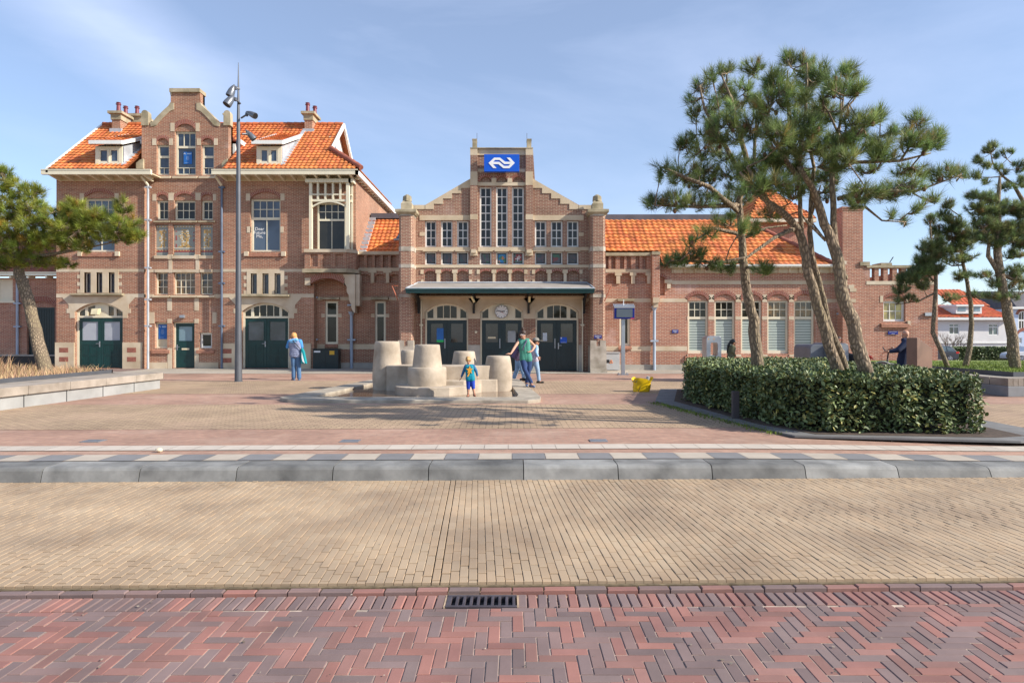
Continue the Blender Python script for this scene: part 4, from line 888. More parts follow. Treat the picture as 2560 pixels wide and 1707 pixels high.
mb = MB(); mb.prism_z([(bx0 - 0.05, YL - 0.16), (bx1 - 0.30, YL - 0.16), (bx1 + 0.14, YL + 0.3), (bx1 + 0.14, 30.4), (bx0 - 0.05, 30.4)], zb0 - 0.16, zb0); mb.build('balcony_ledge', M_stoned, ST)
mb = MB(); zc0, zc1 = Z(z4(0, 868)[1], YL), Z(z4(0, 492)[1], YL); cx0 = X(z4(1245, 0)[0], YL); cx1 = X(z4(1335, 0)[0], YL)
pr_ = []
for i in range(25):
    t = i / 24; q = 0.46 * t ** 0.8 + 0.055 * abs(math.sin(t * math.pi * 4.5)); pr_.append((cx1 + 0.1 - 0.0 - q * 1.0, zc0 + (zc1 - zc0) * t))
mb.prism_y([(cx1 + 0.12, zc0)] + [(min(p[0], cx1 + 0.08), p[1]) for p in pr_] + [(cx1 + 0.12, zc1)], YL + 0.0, YL + 0.42); mb.box(cx1 + 0.12, YL + 0.1, zc0 + 0.3, cx1 + 0.3, YL + 0.5, zc1)
mb.box(ax0 - 0.24, YL + 0.02, Z(z4(0, 600)[1], YL), ax0 - 0.0, YL + 0.2, Z(z4(0, 530)[1], YL)); mb.each('corbel', M_stone, ST)
mb = MB(); mb.box(bx0, YL + 0.3, za1 - 0.02, bx1 - 0.05, 30.4, za1 + 0.02); mb.build('balcony_floor', M_stoned, ST)
# loggia timber
lg = lambda x, y: (X(z3(x, 0)[0], YL), Z(z3(0, y)[1], YL))
mb = MB()
def lb(x0, y0, x1, y1, ya=YL + 0.02, yb_=YL + 0.16): a = lg(x0, y0); b = lg(x1, y1); mb.box(a[0], ya, b[1], b[0], yb_, a[1])
lb(975, 1078, 1470, 1118, YL - 0.06, YL + 0.22); zl = zb1 + 0.14
for x0, x1 in ((1013, 1043), (1416, 1450)): a = lg(x0, 1118); b = lg(x1, 1118); mb.box(a[0], YL + 0.0, zl, b[0], YL + 0.17, a[1])
for x in (1096, 1178, 1260, 1340): lb(x, 1118, x + 20, 1300)
lb(1043, 1238, 1416, 1252, YL + 0.03, YL + 0.14); lb(1043, 1298, 1416, 1322, YL + 0.025, YL + 0.15)
a, b = lg(1043, 1372), lg(1416, 1372); sp = seg_arch(a[0], b[0], a[1], 0.24, 14); s2_ = seg_arch(a[0], b[0], a[1] - 0.07, 0.24, 14); mb.prism_y(sp + s2_[::-1], YL + 0.03, YL + 0.13)
LG = mb.build('loggia_frame', M_cream, ST)
mb = MB(); xs_ = lg(1450, 0)[0]; zt_ = lg(0, 1118)[1]
xs_2 = X(889, YH + 0.1) - 0.06
for yy in (29.05, 29.4, 29.75, 30.2): mb.box(xs_ + 0.0, yy, zl, xs_ + 0.09, yy + 0.09, zt_)
mb.box(xs_ + 0.01, YL + 0.17, lg(0, 1250)[1], xs_ + 0.07, 30.2, lg(0, 1238)[1]); mb.box(xs_ + 0.012, YL + 0.17, lg(0, 1322)[1], xs_ + 0.068, 30.2, lg(0, 1298)[1]); mb.box(xs_ - 0.02, YL - 0.06, zt_, xs_ + 0.2, 30.3, lg(0, 1078)[1])
mb.build('loggia_side', M_cream, ST)
r = rect(z3, 1112, 1345, 1420, 1410, YH - 0.02); zz = zb1 + 0.1
window(ST, r[0], zz, r[2], r[3], YH - 0.1, 4, 2, G_dark, split=Z(z3(0, 1530)[1], YH), lcols=2, fw=0.07)
# link between house and hall
YK = 29.55; rk = lambda *a: rect(z4, *a, YK)
kx0, kx1 = xG - 0.02, X(z5(75, 0)[0], YK)
zpa, zpb = Z(z4(0, 430)[1], YK), Z(z4(0, 300)[1], YK)
mb = MB(); wA = rk(1070, 755, 1195, 1175); wB = rk(1558, 755, 1662, 1190)
ops = [(*wA, 0), (*wB, 0)]; px = [rk(a, 310, b, 428) for a, b in ((1398, 1450), (1478, 1530), (1556, 1608), (1636, 1688), (1712, 1764))]
ba = [rk(a, 495, b, 578) for a, b in ((1398, 1512), (1556, 1660), (1704, 1800))]
wall(mb, kx0, kx1, 0, zpb, ops + [(*p, 0) for p in px] + [(b[0], b[1], b[2], b[3] - 0.1, 0.12) for b in ba], YK, 0.14)
mb.quad((kx0, YK + 0.14, 3.3), (kx1, YK + 0.14, 3.3), (kx1, YK + 0.14, zpb), (kx0, YK + 0.14, zpb)); mb.build('link_wall', M_brick, ST)
mb = MB(); mb.box(kx0, YK - 0.06, zpb, kx1, YK + 0.3, zpb + 0.14); r = rk(1360, 432, 1790, 462); mb.box(bx1, YK - 0.02, r[1], kx1, YK + 0.05, r[3])
for a, b in ((1368, 1400), (1514, 1554), (1662, 1702)):
    r = rk(a, 480, b, 578); mb.box(r[0] + 0.02, YK - 0.05, r[1], r[2] - 0.02, YK + 0.1, r[3]); mb.box(r[0] - 0.1, YK - 0.06, r[3], r[2] + 0.1, YK + 0.1, r[3] + 0.14)
r = rk(975, 717, 1800, 747)
for a, b in ((975, 1045), (1215, 1530), (1690, 1800)): q = rk(a, 717, b, 747); mb.box(q[0], YK - 0.01, q[1], q[2], YK + 0.1, q[3])
for a, b in ((960, 1068), (1197, 1800)): q = rk(a, 1178, b, 1226); mb.box(q[0], YK - 0.012, q[1], q[2], YK + 0.1, q[3])
for a in (1032, 1197, 1520, 1663): q = rk(a, 880, a + 35, 915); mb.box(q[0], YK - 0.01, q[1], q[2], YK + 0.1, q[3])
TRIM.append((mb, [M_stonew]))
mb = MB(); q = rk(955, 1358, 1800, 1420); mb.box(q[0], YK - 0.06, -0.05, q[2], YK + 0.05, q[3]); mb.build('stone_base', M_base, ST)
for q in (rk(1030, 722, 1216, 742), rk(1526, 718, 1692, 744)): mb = MB(); mb.box(q[0], YK - 0.18, q[1], q[2], YK + 0.05, q[3]); mb.build('stone_hood', M_stoned, ST)
window(ST, *wA, YK + 0.06, 1, 1, G_dark, split=Z(z4(0, 897)[1], YK), fw=0.09, mat=M_cream, sill=(0.0, 0.14, 0.0, M_sill)); window(ST, *wB, YK + 0.06, 1, 1, G_dark, split=Z(z4(0, 897)[1], YK), fw=0.09, mat=M_cream)
pipe(ST, X(z4(968, 0)[0], YK), YK - 0.09, 0, Z(z4(0, 590)[1], YK), 0.06, (1.3, 3.2), mat=M_zinc); pipe(ST, X(z4(1328, 0)[0], YK - 0.1), YK - 0.1, 0, Z(z4(0, 895)[1], YK), 0.07, (Z(z4(0, 1135)[1], YK), 2.85), True)
# link roof
tiles_plane('roof', lambda t: -6.98, lambda t: X(z5(75, 0)[0], 27) + 0.9, 29.75, 5.2, 32.1, 7.22, ST, seed=9)
mb = MB(); mb.box(-6.9, 31.9, 7.2, -3.5, 33.5, 7.45); mb.build('flat_roof', M_darkroof, ST)
mb = MB()
for k in range(9): y = 29.7 + k * 0.27; z = 5.2 + (y - 29.75) * 0.86; mb.box(xU, y, z - 0.02, xU + 0.02 + 0.28, y + 0.26, z + 0.12 * 0 + 0.22)
mb.build('stepped_flashing', M_lead, ST)
mb = MB(); q = rect(z4, 1722, 140, 1790, 208, 30.3); mb.add([(q[0] + 0.15, 30.6, 6.02), (q[2] + 0.1, 30.6, 6.02), (q[2] + 0.1, 31.1, 6.46), (q[0] + 0.3, 31.1, 6.46)], [(0, 1, 2, 3)], 0); mb.box(q[0] + 0.05, 30.5, 5.93, q[2] + 0.1, 30.58, 6.0, 1); mb.build('skylight', [G_blue, M_lead], ST)
# service wing at far left
YW = 31.0; mb = MB(); wx0, wx1 = -36, xL + 0.2
dd = (X(68, YW), 0.55, X(137, YW), Z(768, YW)); sh = rect(view(0, 640, 4.9), -30, 280, 156, 548, YW)
wall(mb, wx0, wx1, -0.4, Z(695, YW), [(*dd, 0.28), (*sh, 0)], YW, 0.2); fill_arch(mb, dd[0], dd[2], dd[3], 0.28, YW + 0.06); mb.quad((wx0, YW, -0.4), (wx0, YW, 4.2), (wx0, 39, 4.2), (wx0, 39, -0.4)); mb.build('wing_wall', M_brickr, ST)
ring(dd[0], dd[2], dd[3], 0.28, 0.24, YW, ST)
mb = MB(); mb.box(dd[0], YW + 0.12, dd[1], dd[2], YW + 0.2, dd[3])
for k in range(1, 11): xx = dd[0] + (dd[2] - dd[0]) * k / 11; mb.box(xx - 0.01, YW + 0.11, dd[1], xx + 0.01, YW + 0.12, dd[3] - 0.1)
mb.box(dd[0], YW + 0.08, dd[3] - 0.1, dd[2], YW + 0.12, dd[3]); mb.build('gate', M_greend, ST)
mb = MB(); mb.box(sh[0], YW + 0.08, sh[1], sh[2], YW + 0.12, sh[3]); mb.box(sh[0] - 0.05, YW - 0.06, sh[1] - 0.1, sh[2] + 0.12, YW + 0.02, sh[1] - 0.0); mb.build('shutter', M_cream, ST)
mb = MB(); mb.box(wx0, YW - 0.5, Z(686, YW - 0.5), wx1 - 0.1, YW - 0.38, Z(679, YW - 0.5)); mb.box(wx0, YW - 0.38, 4.28, wx1 - 0.1, YW + 0.1, 4.32)
for k in range(16): mb.box(wx1 - 0.9 - k * 0.85, YW - 0.42, 4.16, wx1 - 0.82 - k * 0.85, YW, 4.28)
mb.build('gutter', M_cream, ST)
tiles_plane('roof', lambda t: wx0, lambda t: wx1, YW - 0.45, Z(680, YW - 0.45), YW + 5, Z(680, YW - 0.45) + 2.6, ST, seed=11, mat=M_tiled)
pipe(ST, X(view(0, 640, 4.9)(232, 0)[0], YW), YW - 0.1, 0.5, 4.1, 0.06, (3.0, 1.9))
mb = MB(); mb.box(wx0, YW - 0.45, -0.3, wx1, YW + 0.02, 0.52); mb.build('plinth', M_black, ST); mb = MB(); mb.box(wx0, YW - 0.47, 0.52, wx1, YW + 0.02, 0.58); mb.build('ledge', M_base, ST)
# ================= entrance hall
YM = 26.7; YT = 26.55
rm = lambda *a: rect(z5, *a, YM); rm6 = lambda *a: rect(z6, *a, YM)
Xm = lambda x: X(z5(x, 0)[0], YM); Zm = lambda y: Z(z5(0, y)[1], YM); Zm6 = lambda y: Z(z6(0, y)[1], YM)
sideW = [(345, 465), (513, 635), (682, 802), (1500, 1622), (1668, 1792), (1838, 1960)]; midW = [(920, 1045), (1092, 1215), (1260, 1385)]
sw_ = [rm(a, 930, b, 1207) for a, b in sideW]; sg = [rm(a, 1255, b, 1393) for a, b in sideW + midW]
sb = [rm6(a, 75, b, 205) for a, b in ((340, 462), (510, 638), (683, 806), (1503, 1626), (1672, 1796), (1838, 1965))]; mbb = [rm6(a, 75, b, 205) for a, b in ((922, 1050), (1092, 1218), (1258, 1386))]
mbk = [(b[0], b[1], b[2], b[3] - 0.10, 0.12) for b in sb + mbb]
tallW = [rm(a, 573, b, 1207) for a, b in midW]; towA = [rm(a, 470, b, 530) for a, b in ((925, 1043), (1096, 1212), (1266, 1382))]
port = [rm6(345, 590, 800, 1128), rm6(925, 590, 1380, 1128), rm6(1507, 590, 1960, 1128)]
zsp, zap = Zm6(500), Zm6(412)
pd = [(p[0], 0.02, p[2], zsp, zap - zsp) for p in port]
xh0, xh1 = Xm(150), Xm(2160)
gl_ = [(xh0, Zm(770)), (Xm(345), Zm(770)), (Xm(822), Zm(493)), (Xm(822), Zm(180)), (Xm(1480), Zm(180)), (Xm(1480), Zm(493)), (Xm(1968), Zm(770)), (xh1, Zm(770))]
mb = MB(); wall(mb, xh0, xh1, 0, gl_, [(*s, 0) for s in sw_ + sg] + mbk + [(*t, 0) for t in tallW] + [(t[0], t[1], t[2], t[1] + 0.02, t[3] - t[1] - 0.02) for t in towA] + pd, YM, 0.2)
for q in mbk: mb.quad((q[0], YM + 0.13, q[1]), (q[2], YM + 0.13, q[1]), (q[2], YM + 0.13, q[3] + 0.14), (q[0], YM + 0.13, q[3] + 0.14))
for t in towA: fill_arch(mb, t[0], t[2], t[1] + 0.02, t[3] - t[1] - 0.02, YM + 0.08)
mb.prism_y(gl_ + [(xh1, 5), (xh0, 5)], YM + 0.35, YM + 0.6)
for i in range(len(gl_) - 1): p, q = gl_[i], gl_[i + 1]; mb.quad((p[0], YM, p[1]), (q[0], YM, q[1]), (q[0], YM + 0.6, q[1]), (p[0], YM + 0.6, p[1]))
# tower buttresses
for a, b in ((824, 898), (1404, 1479)):
    r = rm(a, 180, b, 1240); mb.box(r[0], YM - 0.12, r[1], r[2], YM, r[3])
# hall side walls
mb.quad((xh0, YM + 0.6, 0), (xh0, YM + 0.6, Zm(770)), (xh0, 38, Zm(770)), (xh0, 38, 0)); mb.quad((xh1, YM + 0.6, 0), (xh1, 38, 0), (xh1, 38, Zm(770)), (xh1, YM + 0.6, Zm(770)))
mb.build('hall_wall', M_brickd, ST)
for t in towA: ring(t[0], t[2], t[1] + 0.02, t[3] - t[1] - 0.02, 0.13, YM, ST)
for q in mbk: ring(q[0], q[2], q[3], 0.12, 0.09, YM, ST)
for s in sw_: window(ST, *s, YM + 0.12, 2, 3, G_dark, M_white, fw=0.06, mw=0.035)
for s in tallW: window(ST, *s, YM + 0.12, 2, 7, G_dark, M_white, fw=0.06, mw=0.035)
SGM = []
def stained(i, c):
    m, n, b = newmat('stained_%d' % i); g = n.nodes.new('ShaderNodeNewGeometry'); v = n.nodes.new('ShaderNodeTexVoronoi'); v.inputs['Scale'].default_value = 7; n.links.new(g.outputs['Position'], v.inputs['Vector'])
    r = n.nodes.new('ShaderNodeValToRGB'); r.color_ramp.interpolation = 'CONSTANT'
    for k, cc in enumerate(c):
        if k < 2: r.color_ramp.elements[k].position = k / len(c); r.color_ramp.elements[k].color = (*cc, 1)
        else: e = r.color_ramp.elements.new(k / len(c)); e.color = (*cc, 1)
    s_ = n.nodes.new('ShaderNodeSeparateColor'); n.links.new(v.outputs['Color'], s_.inputs[0]); n.links.new(s_.outputs[0], r.inputs[0]); n.links.new(r.outputs[0], b.inputs['Base Color']); b.inputs['Roughness'].default_value = 0.2
    return m
s_d = stained(0, [(0.06, 0.065, 0.08), (0.09, 0.08, 0.08), (0.05, 0.08, 0.08), (0.11, 0.07, 0.08)]); s_b = stained(1, [(0.03, 0.22, 0.48), (0.03, 0.22, 0.48), (0.5, 0.2, 0.06), (0.06, 0.2, 0.12)]); s_r = stained(2, [(0.28, 0.03, 0.03), (0.28, 0.04, 0.03), (0.06, 0.15, 0.09), (0.12, 0.13, 0.13)]); s_g = stained(3, [(0.05, 0.14, 0.08), (0.12, 0.11, 0.12), (0.20, 0.05, 0.05), (0.09, 0.08, 0.09)])
for i, s in enumerate(sg):
    wo_ = window(ST, *s, YM + 0.12, 1, 1, [s_d, s_d, s_d, s_d, s_g, s_d, s_g, s_b, s_r][i], M_white, fw=0.055)
    mb = MB(); a = 0.055
    for (p, q, r_, t_) in ((s[0] + a, s[1] + a, s[2] - a, s[1] + a + 0.035), (s[0] + a, s[3] - a - 0.035, s[2] - a, s[3] - a), (s[0] + a, s[1] + a, s[0] + a + 0.035, s[3] - a), (s[2] - a - 0.035, s[1] + a, s[2] - a, s[3] - a)): mb.box(p, YM + 0.155, q, r_, YM + 0.162, t_)
    if i == 8:
        for cx_, cz_ in ((s[0] + 0.22, s[1] + 0.25), (s[2] - 0.2, s[3] - 0.22)): mb.box(cx_ - 0.09, YM + 0.15, cz_ - 0.012, cx_ + 0.09, YM + 0.158, cz_ + 0.012, 1); mb.box(cx_ - 0.012, YM + 0.149, cz_ - 0.09, cx_ + 0.012, YM + 0.157, cz_ + 0.09, 1)
    mb.build('lead_border', [M_leaded if False else M_black, M_wht], wo_)
# trim
T = MB(); 
def t5(x0, y0, x1, y1, pr=0.02, m=0, Y=YM): r = rect(z5, x0, y0, x1, y1, Y); T.box(r[0], Y - pr, r[1], r[2], Y + 0.05, r[3], m)
def t6(x0, y0, x1, y1, pr=0.02, m=0, Y=YM): r = rect(z6, x0, y0, x1, y1, Y); T.box(r[0], Y - pr, r[1], r[2], Y + 0.05, r[3], m)
t5(290, 873, 822, 928); t5(1481, 873, 2012, 928); t5(290, 1050, 345, 1092); t5(1960, 1058, 2012, 1095)
t5(225, 1209, 822, 1246); t5(1481, 1209, 2085, 1246); t5(905, 1209, 1400, 1246)
t5(225, 1396, 2085, 1426, 0.03); t5(900, 530, 1402, 565); t5(900, 388, 1402, 422); t5(900, 180, 1402, 246, 0.04)
for a, b in sideW: t5(a - 18, 1240, b + 12, 1256, 0.05)
for a, b in midW: t5(a - 14, 1240, b + 12, 1256, 0.05)
for a, b in ((824, 898), (1404, 1479)):
    t5(a - 1, 178, b + 1, 252, 0.125); t5(a - 1, 424, b + 1, 566, 0.125); t5(a - 1, 870, b + 1, 925, 0.125); t5(a - 2, 1240, b - 0, 1300, 0.09); t5(a + 10, 1240, b - 12, 1275, 0.19)
for x in (1045, 1212): t5(x, 487, x + 50, 530, 0.03)
for a, b in ((462, 512), (636, 684), (1050, 1092), (1218, 1258), (1624, 1674), (1794, 1840)):
    t6(a + 8, 95, b - 8, 190, 0.05); t6(a - 4, 60, b + 4, 98, 0.06)
for a in (300, 808, 890, 1388, 1470, 1968): t6(a, 60, a + 32, 105, 0.03); t6(a + 4, 165, a + 30, 200, 0.03)
r = rect(z6, 225, 45, 2085, 62, YM)
# stepped stone under the raking coping
for k in range(5):
    f = lambda t: (345 + (822 - 345) * t, 770 + (493 - 770) * t)
    xa, ya = f(k / 5); xb, yb2 = f((k + 1) / 5)
    T.prism_y([(Xm(xa), Zm(ya + 42)), (Xm(xb), Zm(ya + 42 - 0)), (Xm(xb), Zm(yb2)), (Xm(xa), Zm(ya))], YM - 0.03, YM + 0.65)
    g = lambda x: Xm(2302 - x)
    T.prism_y([(g(xa), Zm(ya + 42)), (g(xb), Zm(ya + 42)), (g(xb), Zm(yb2)), (g(xa), Zm(ya))], YM - 0.03, YM + 0.65)
t5(215, 768, 350, 812, 0.03); t5(1962, 768, 2100, 812, 0.03)
TRIM.append((T, [M_stonew, M_arch]))
T = MB(); 
for a, b in ((845, 889), (1416, 1463)): r = rm(a, 84, b, 180); T.box(r[0], YM - 0.08, r[1], r[2], YM + 0.3, r[3]); T.box(r[0] - 0.01, YM - 0.09, r[3] - 0.03, r[2] + 0.01, YM + 0.31, r[3] + 0.02)
T.box(Xm(822), YM - 0.14, Zm(182), Xm(1480), YM + 0.62, Zm(174)); T.each('tower_coping', M_stoned, ST)
for x in (891, 1417): m = MB(); m.tube([(Xm(x), YM + 0.1, Zm(178)), (Xm(x), YM + 0.1, Zm(5))], 0.008, 5); m.build('lightning_rod', M_black, ST)
# portals: stone wall below canopy
T = MB(); zc = Zm6(358)
for (a, b) in ((290, 845), (885, 1395), (1478, 2012)):
    T.prism_x([(YM, Zm6(360)), (YM - 0.13, Zm6(352)), (YM - 0.13, Zm6(336)), (YM, Zm6(334))], Xm(a), Xm(b))
pzs = [(295, 345), (800, 925), (1380, 1507), (1960, 2005)]
for p, q in zip(pd, port):
    vm_ = MB(); voussoirs(vm_, p[0], p[2], p[3], p[4], 0.3, YM, [(0.06, 0.19), (0.33, 0.44), (0.58, 0.69), (0.83, 0.95)], flat_top=Zm6(358)); vm_.build('stone_arch', [M_stone, M_arch], ST)
    T.quad((p[0], YM - 0.01, p[3]), (p[0], YM + 0.14, p[3]), (p[0], YM + 0.14, Zm6(560)), (p[0], YM - 0.01, Zm6(560)))
for a, b in pzs:
    r = rect(z6, a, 360, b, 575, YM); T.box(r[0], YM - 0.013, r[1], r[2], YM + 0.02, r[3])
    r = rect(z6, a, 850, b, 1128, YM); T.box(r[0], YM - 0.03, -0.05, r[2], YM + 0.05, r[3], 2)
for p in pd:
    h = (p[2] - p[0]) / 2
    for s in (-1, 1):
        xe_ = p[0] if s < 0 else p[2]; T.prism_y([(xe_, p[3]), (xe_ - s * 0.0, zc), (xe_ - s * 0.34, zc), (xe_ - s * 0.2, p[3] + 0.2)], YM - 0.012, YM)
TRIM.append((T, [M_stone, M_arch, M_base]))
gfro = glassmat('glass_hall', (0.03, 0.035, 0.04), 0.05)
def hallportal(i):
    x0, _, x1, zs, rise = pd[i]; yy = YM + 0.13; zt = Zm6(588)
    window(ST, x0, zt, x1, zs, yy, 1, 1, G_dark, M_cream, rise=rise, fw=0.085)
    b = MB(); th = lambda x: arc_z((x0 + x1) / 2, (x1 - x0) / 2, rise, zs, x) - 0.05
    for q in (0.23, 0.77): xx = x0 + (x1 - x0) * q; b.prism_y([(xx - 0.075, zt + 0.05), (xx + 0.075, zt + 0.05), (xx + 0.075, th(xx + 0.075)), (xx - 0.075, th(xx - 0.075))], yy + 0.004, yy + 0.06)
    if i != 1:
        for q in (0.42, 0.58): xx = x0 + (x1 - x0) * q; b.box(xx - 0.014, yy + 0.01, zt + 0.05, xx + 0.014, yy + 0.06, th(xx))
    else:
        xa, xb = x0 + (x1 - x0) * 0.24, x0 + (x1 - x0) * 0.76; pts = [(x, th(x)) for x in [xa + (xb - xa) * k / 8 for k in range(9)]]; b.prism_y([(xa, zt + 0.05)] + [(xb, zt + 0.05)] + pts[::-1], yy + 0.008, yy + 0.05)
    b.each('transom_bar', M_cream, ST)
    f = MB(); f.box(x0, yy, 0.02, x0 + 0.065, yy + 0.1, zt); f.box(x1 - 0.065, yy, 0.02, x1, yy + 0.1, zt); f.each('door_frame', M_cream, ST)
    m_ = (x0 + x1) / 2; g0, g1 = Zm6(822), Zm6(625)
    for s, (a, b2) in enumerate(((x0 + 0.065, m_ - 0.004), (m_ + 0.004, x1 - 0.065))):
        d = door(ST, a, 0.03, b2, zt - 0.01, yy + 0.03, g0, g1, gfro, mat=M_greend, side=1 if s == 0 else -1, handle=1.05 if i == 2 and s == 1 else None, panels=((0.0, 0.9),), gin=0.16)
        if s == 0: h = MB(); h.box(b2 - 0.09, yy - 0.0, 0.95, b2 - 0.06, yy + 0.03, 1.35); h.build('handle', M_steel, d)
        if i == 1 and s == 0: h = MB(); h.box((a + b2) / 2 - 0.16, yy + 0.016, 1.35, (a + b2) / 2 + 0.16, yy + 0.03, 1.42); h.build('letter_slot', M_creamd, d)
    return x0, x1, yy
for i in range(3): hallportal(i)
# canopy
YF = 25.25; cf0, cf1 = X(z6(145, 0)[0], YF), X(z6(2125, 0)[0], YF); cb0, cb1 = X(z6(265, 0)[0], YM - 0.05), X(z6(2050, 0)[0], YM - 0.05)
zf1, zf0 = Z(z6(0, 257)[1], YF), Z(z6(0, 304)[1], YF); zbk = Z(z6(0, 200)[1], YM)
mb = MB(); mb.add([(cf0, YF, zf1), (cf1, YF, zf1), (cb1, YM - 0.02, zbk), (cb0, YM - 0.02, zbk), (cf0, YF, zf1 - 0.05), (cf1, YF, zf1 - 0.05), (cb1, YM - 0.02, zbk - 0.05), (cb0, YM - 0.02, zbk - 0.05)], [(0, 1, 2, 3), (4, 7, 6, 5), (0, 4, 5, 1), (0, 3, 7, 4), (1, 5, 6, 2)])
mb.add([(cf1, YF, zf1), (cf1, 25.9, zf1), (cb1, YM - 0.02, zbk), (cf0, YF, zf1), (cb0, YM - 0.02, zbk), (cf0, 25.9, zf1)], [(0, 1, 2), (3, 4, 5)])
CN = mb.build('canopy', plain('canopy_felt', (0.30, 0.27, 0.24), 0.85, 0.15, 2), ST)
mb = MB(); mb.tube([(cf0, YF, zf1 + 0.01), (cf1, YF, zf1 + 0.01)], 0.028, 6); mb.tube([(cf0, YF, zf1 + 0.01), (cb0, YM - 0.03, zbk + 0.01)], 0.03, 6); mb.tube([(cf1, YF, zf1 + 0.01), (cb1, YM - 0.03, zbk + 0.01)], 0.03, 6); mb.tube([(cb0, YM - 0.04, zbk + 0.02), (cb1, YM - 0.04, zbk + 0.02)], 0.035, 6); mb.build('canopy_edging', M_lead, CN)
mb = MB(); mb.box(cf0, YF - 0.02, zf0, cf1, YF + 0.04, zf1 - 0.0); mb.box(cf0, YF + 0.04, zf0, cf0 + 0.06, 25.9, zf1); mb.box(cf1 - 0.06, YF + 0.04, zf0, cf1, 25.9, zf1); mb.box(cf0 - 0.02, YF - 0.05, zf1 - 0.07, cf1 + 0.02, YF - 0.02, zf1 - 0.02); mb.build('canopy_fascia', M_green, CN)
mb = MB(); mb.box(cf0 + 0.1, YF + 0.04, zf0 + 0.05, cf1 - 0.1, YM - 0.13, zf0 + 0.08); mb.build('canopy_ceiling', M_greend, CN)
for x in (265, 852, 1436, 2028):
    xx = X(z6(x, 0)[0], 26.2); mb = MB(); za = Z(z6(0, 520)[1], YM); mb.box(xx - 0.045, YM - 0.12, za, xx + 0.045, YM - 0.03, zf0 + 0.05)
    mb.tube([(xx, YM - 0.08, za + 0.1), (xx, YM - 0.45, za + 0.55), (xx, YF + 0.3, zf0 + 0.04)], 0.035, 6); mb.build('canopy_bracket', M_black, CN)
for x, dx in ((832, 0.12), (1443, 0.0)):
    p = Pt(*z6(x, 340), 25.75); mb = MB(); mb.tube([p, (p[0] + dx, 25.8, p[2] - 0.23)], 0.045, 8); mb.build('canopy_lamp', plain('lamp_glass_%d' % x, (0.8, 0.62, 0.3), 0.3), CN)
text('lettering', 'INGANG', 0.36, (X(z6(555, 0)[0], YM), YM - 0.155, Z(z6(0, 262)[1], YM)), M_wht, CN); text('lettering', 'INGANG', 0.36, (X(z6(1730, 0)[0], YM), YM - 0.155, Z(z6(0, 262)[1], YM)), M_wht, CN)
for x in (307, 2000): pipe(ST, X(z6(x, 0)[0], YM - 0.08), YM - 0.08, 0, Zm6(385), 0.03, (1.9,), mat=M_cream)
# piers
def pier(x0, x1, capx):
    Yp = 26.0; a, b = X(z5(x0, 0)[0], Yp), X(z5(x1, 0)[0], Yp); mb = MB(); zt_ = Z(z5(0, 858)[1], Yp)
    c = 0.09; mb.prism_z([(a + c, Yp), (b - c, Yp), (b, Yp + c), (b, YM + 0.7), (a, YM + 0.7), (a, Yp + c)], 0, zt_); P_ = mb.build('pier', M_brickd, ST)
    mb = MB()
    for y0, y1 in ((1202, 1250), (1385, 1425), (958, 1030) if False else (858, 880)):
        z0_, z1_ = Z(z5(0, y1)[1], Yp), Z(z5(0, y0)[1], Yp); e = 0.012; mb.prism_z([(a + c, Yp - e), (b - c, Yp - e), (b + e, Yp + c), (b + e, YM), (a - e, YM), (a - e, Yp + c)], z0_, z1_)
    z0_, z1_ = Z(z6(0, 352)[1], Yp), Z(z6(0, 315)[1], Yp); mb.prism_z([(a + c, Yp - e), (b - c, Yp - e), (b + e, Yp + c), (b + e, YM), (a - e, YM), (a - e, Yp + c)], z0_, z1_)
    mb.prism_z([(a - 0.03, Yp - 0.05), (b + 0.03, Yp - 0.05), (b + 0.03, YM), (a - 0.03, YM)], 0, Z(z6(0, 860)[1], Yp)); mb.prism_z([(a - 0.04, Yp - 0.2), (b + 0.04, Yp - 0.2), (b + 0.04, YM), (a - 0.04, YM)], 0, 0.16)
    for s in (a, b - 0.2): mb.box(s - 0.02, Yp - 0.03, Z(z6(0, 860)[1], Yp), s + 0.22, Yp + 0.2, Z(z6(0, 800)[1], Yp))
    mb.each('pier_stone', plain('pier_stone_%d' % x0, (0.40, 0.34, 0.26), 0.85, 0.35, 2.5, c2=(0.54, 0.48, 0.40), bmp=0.4), P_)
    mb = MB(); cx, cy = (a + b) / 2, Yp + 0.33
    def sq(h, z0_, z1_, h2=None):
        h2 = h2 or h; mb.add([(cx - h, cy - h, z0_), (cx + h, cy - h, z0_), (cx + h, cy + h, z0_), (cx - h, cy + h, z0_), (cx - h2, cy - h2, z1_), (cx + h2, cy - h2, z1_), (cx + h2, cy + h2, z1_), (cx - h2, cy + h2, z1_)], [(0, 3, 2, 1), (4, 5, 6, 7), (0, 1, 5, 4), (1, 2, 6, 5), (2, 3, 7, 6), (3, 0, 4, 7)])
    sq(0.34, zt_ - 0.02, zt_ + 0.06, 0.42); sq(0.42, zt_ + 0.06, zt_ + 0.17); sq(0.40, zt_ + 0.17, zt_ + 0.2, 0.3)
    zq = Z(z5(0, 755)[1], Yp); sq(0.22, zt_ + 0.2, zq + 0.04); sq(0.22, zq + 0.04, zq + 0.16, 0.15)
    zr = Z(z5(0, 660)[1], Yp); zz = Z(z5(0, 640)[1], Yp)
    mb.lathe(cx, cy, [(0.19, zq + 0.16), (0.17, zr), (0.05, zz)], 8); mb.build('pinnacle', M_stoned, P_)
pier(70, 222, 0); pier(2088, 2242, 0)
# rusty flag brackets on the piers
for p in ([Pt(*z6(62, 230), 25.9), Pt(*z6(-2, 225), 25.9), Pt(*z6(62, 380), 25.95)], [Pt(*z6(2225, 232), 25.9), Pt(*z6(2300, 230), 25.9), Pt(*z6(2232, 390), 25.95)]): mb = MB(); mb.tube(p, 0.022, 6); mb.build('flag_bracket', M_rust, ST)
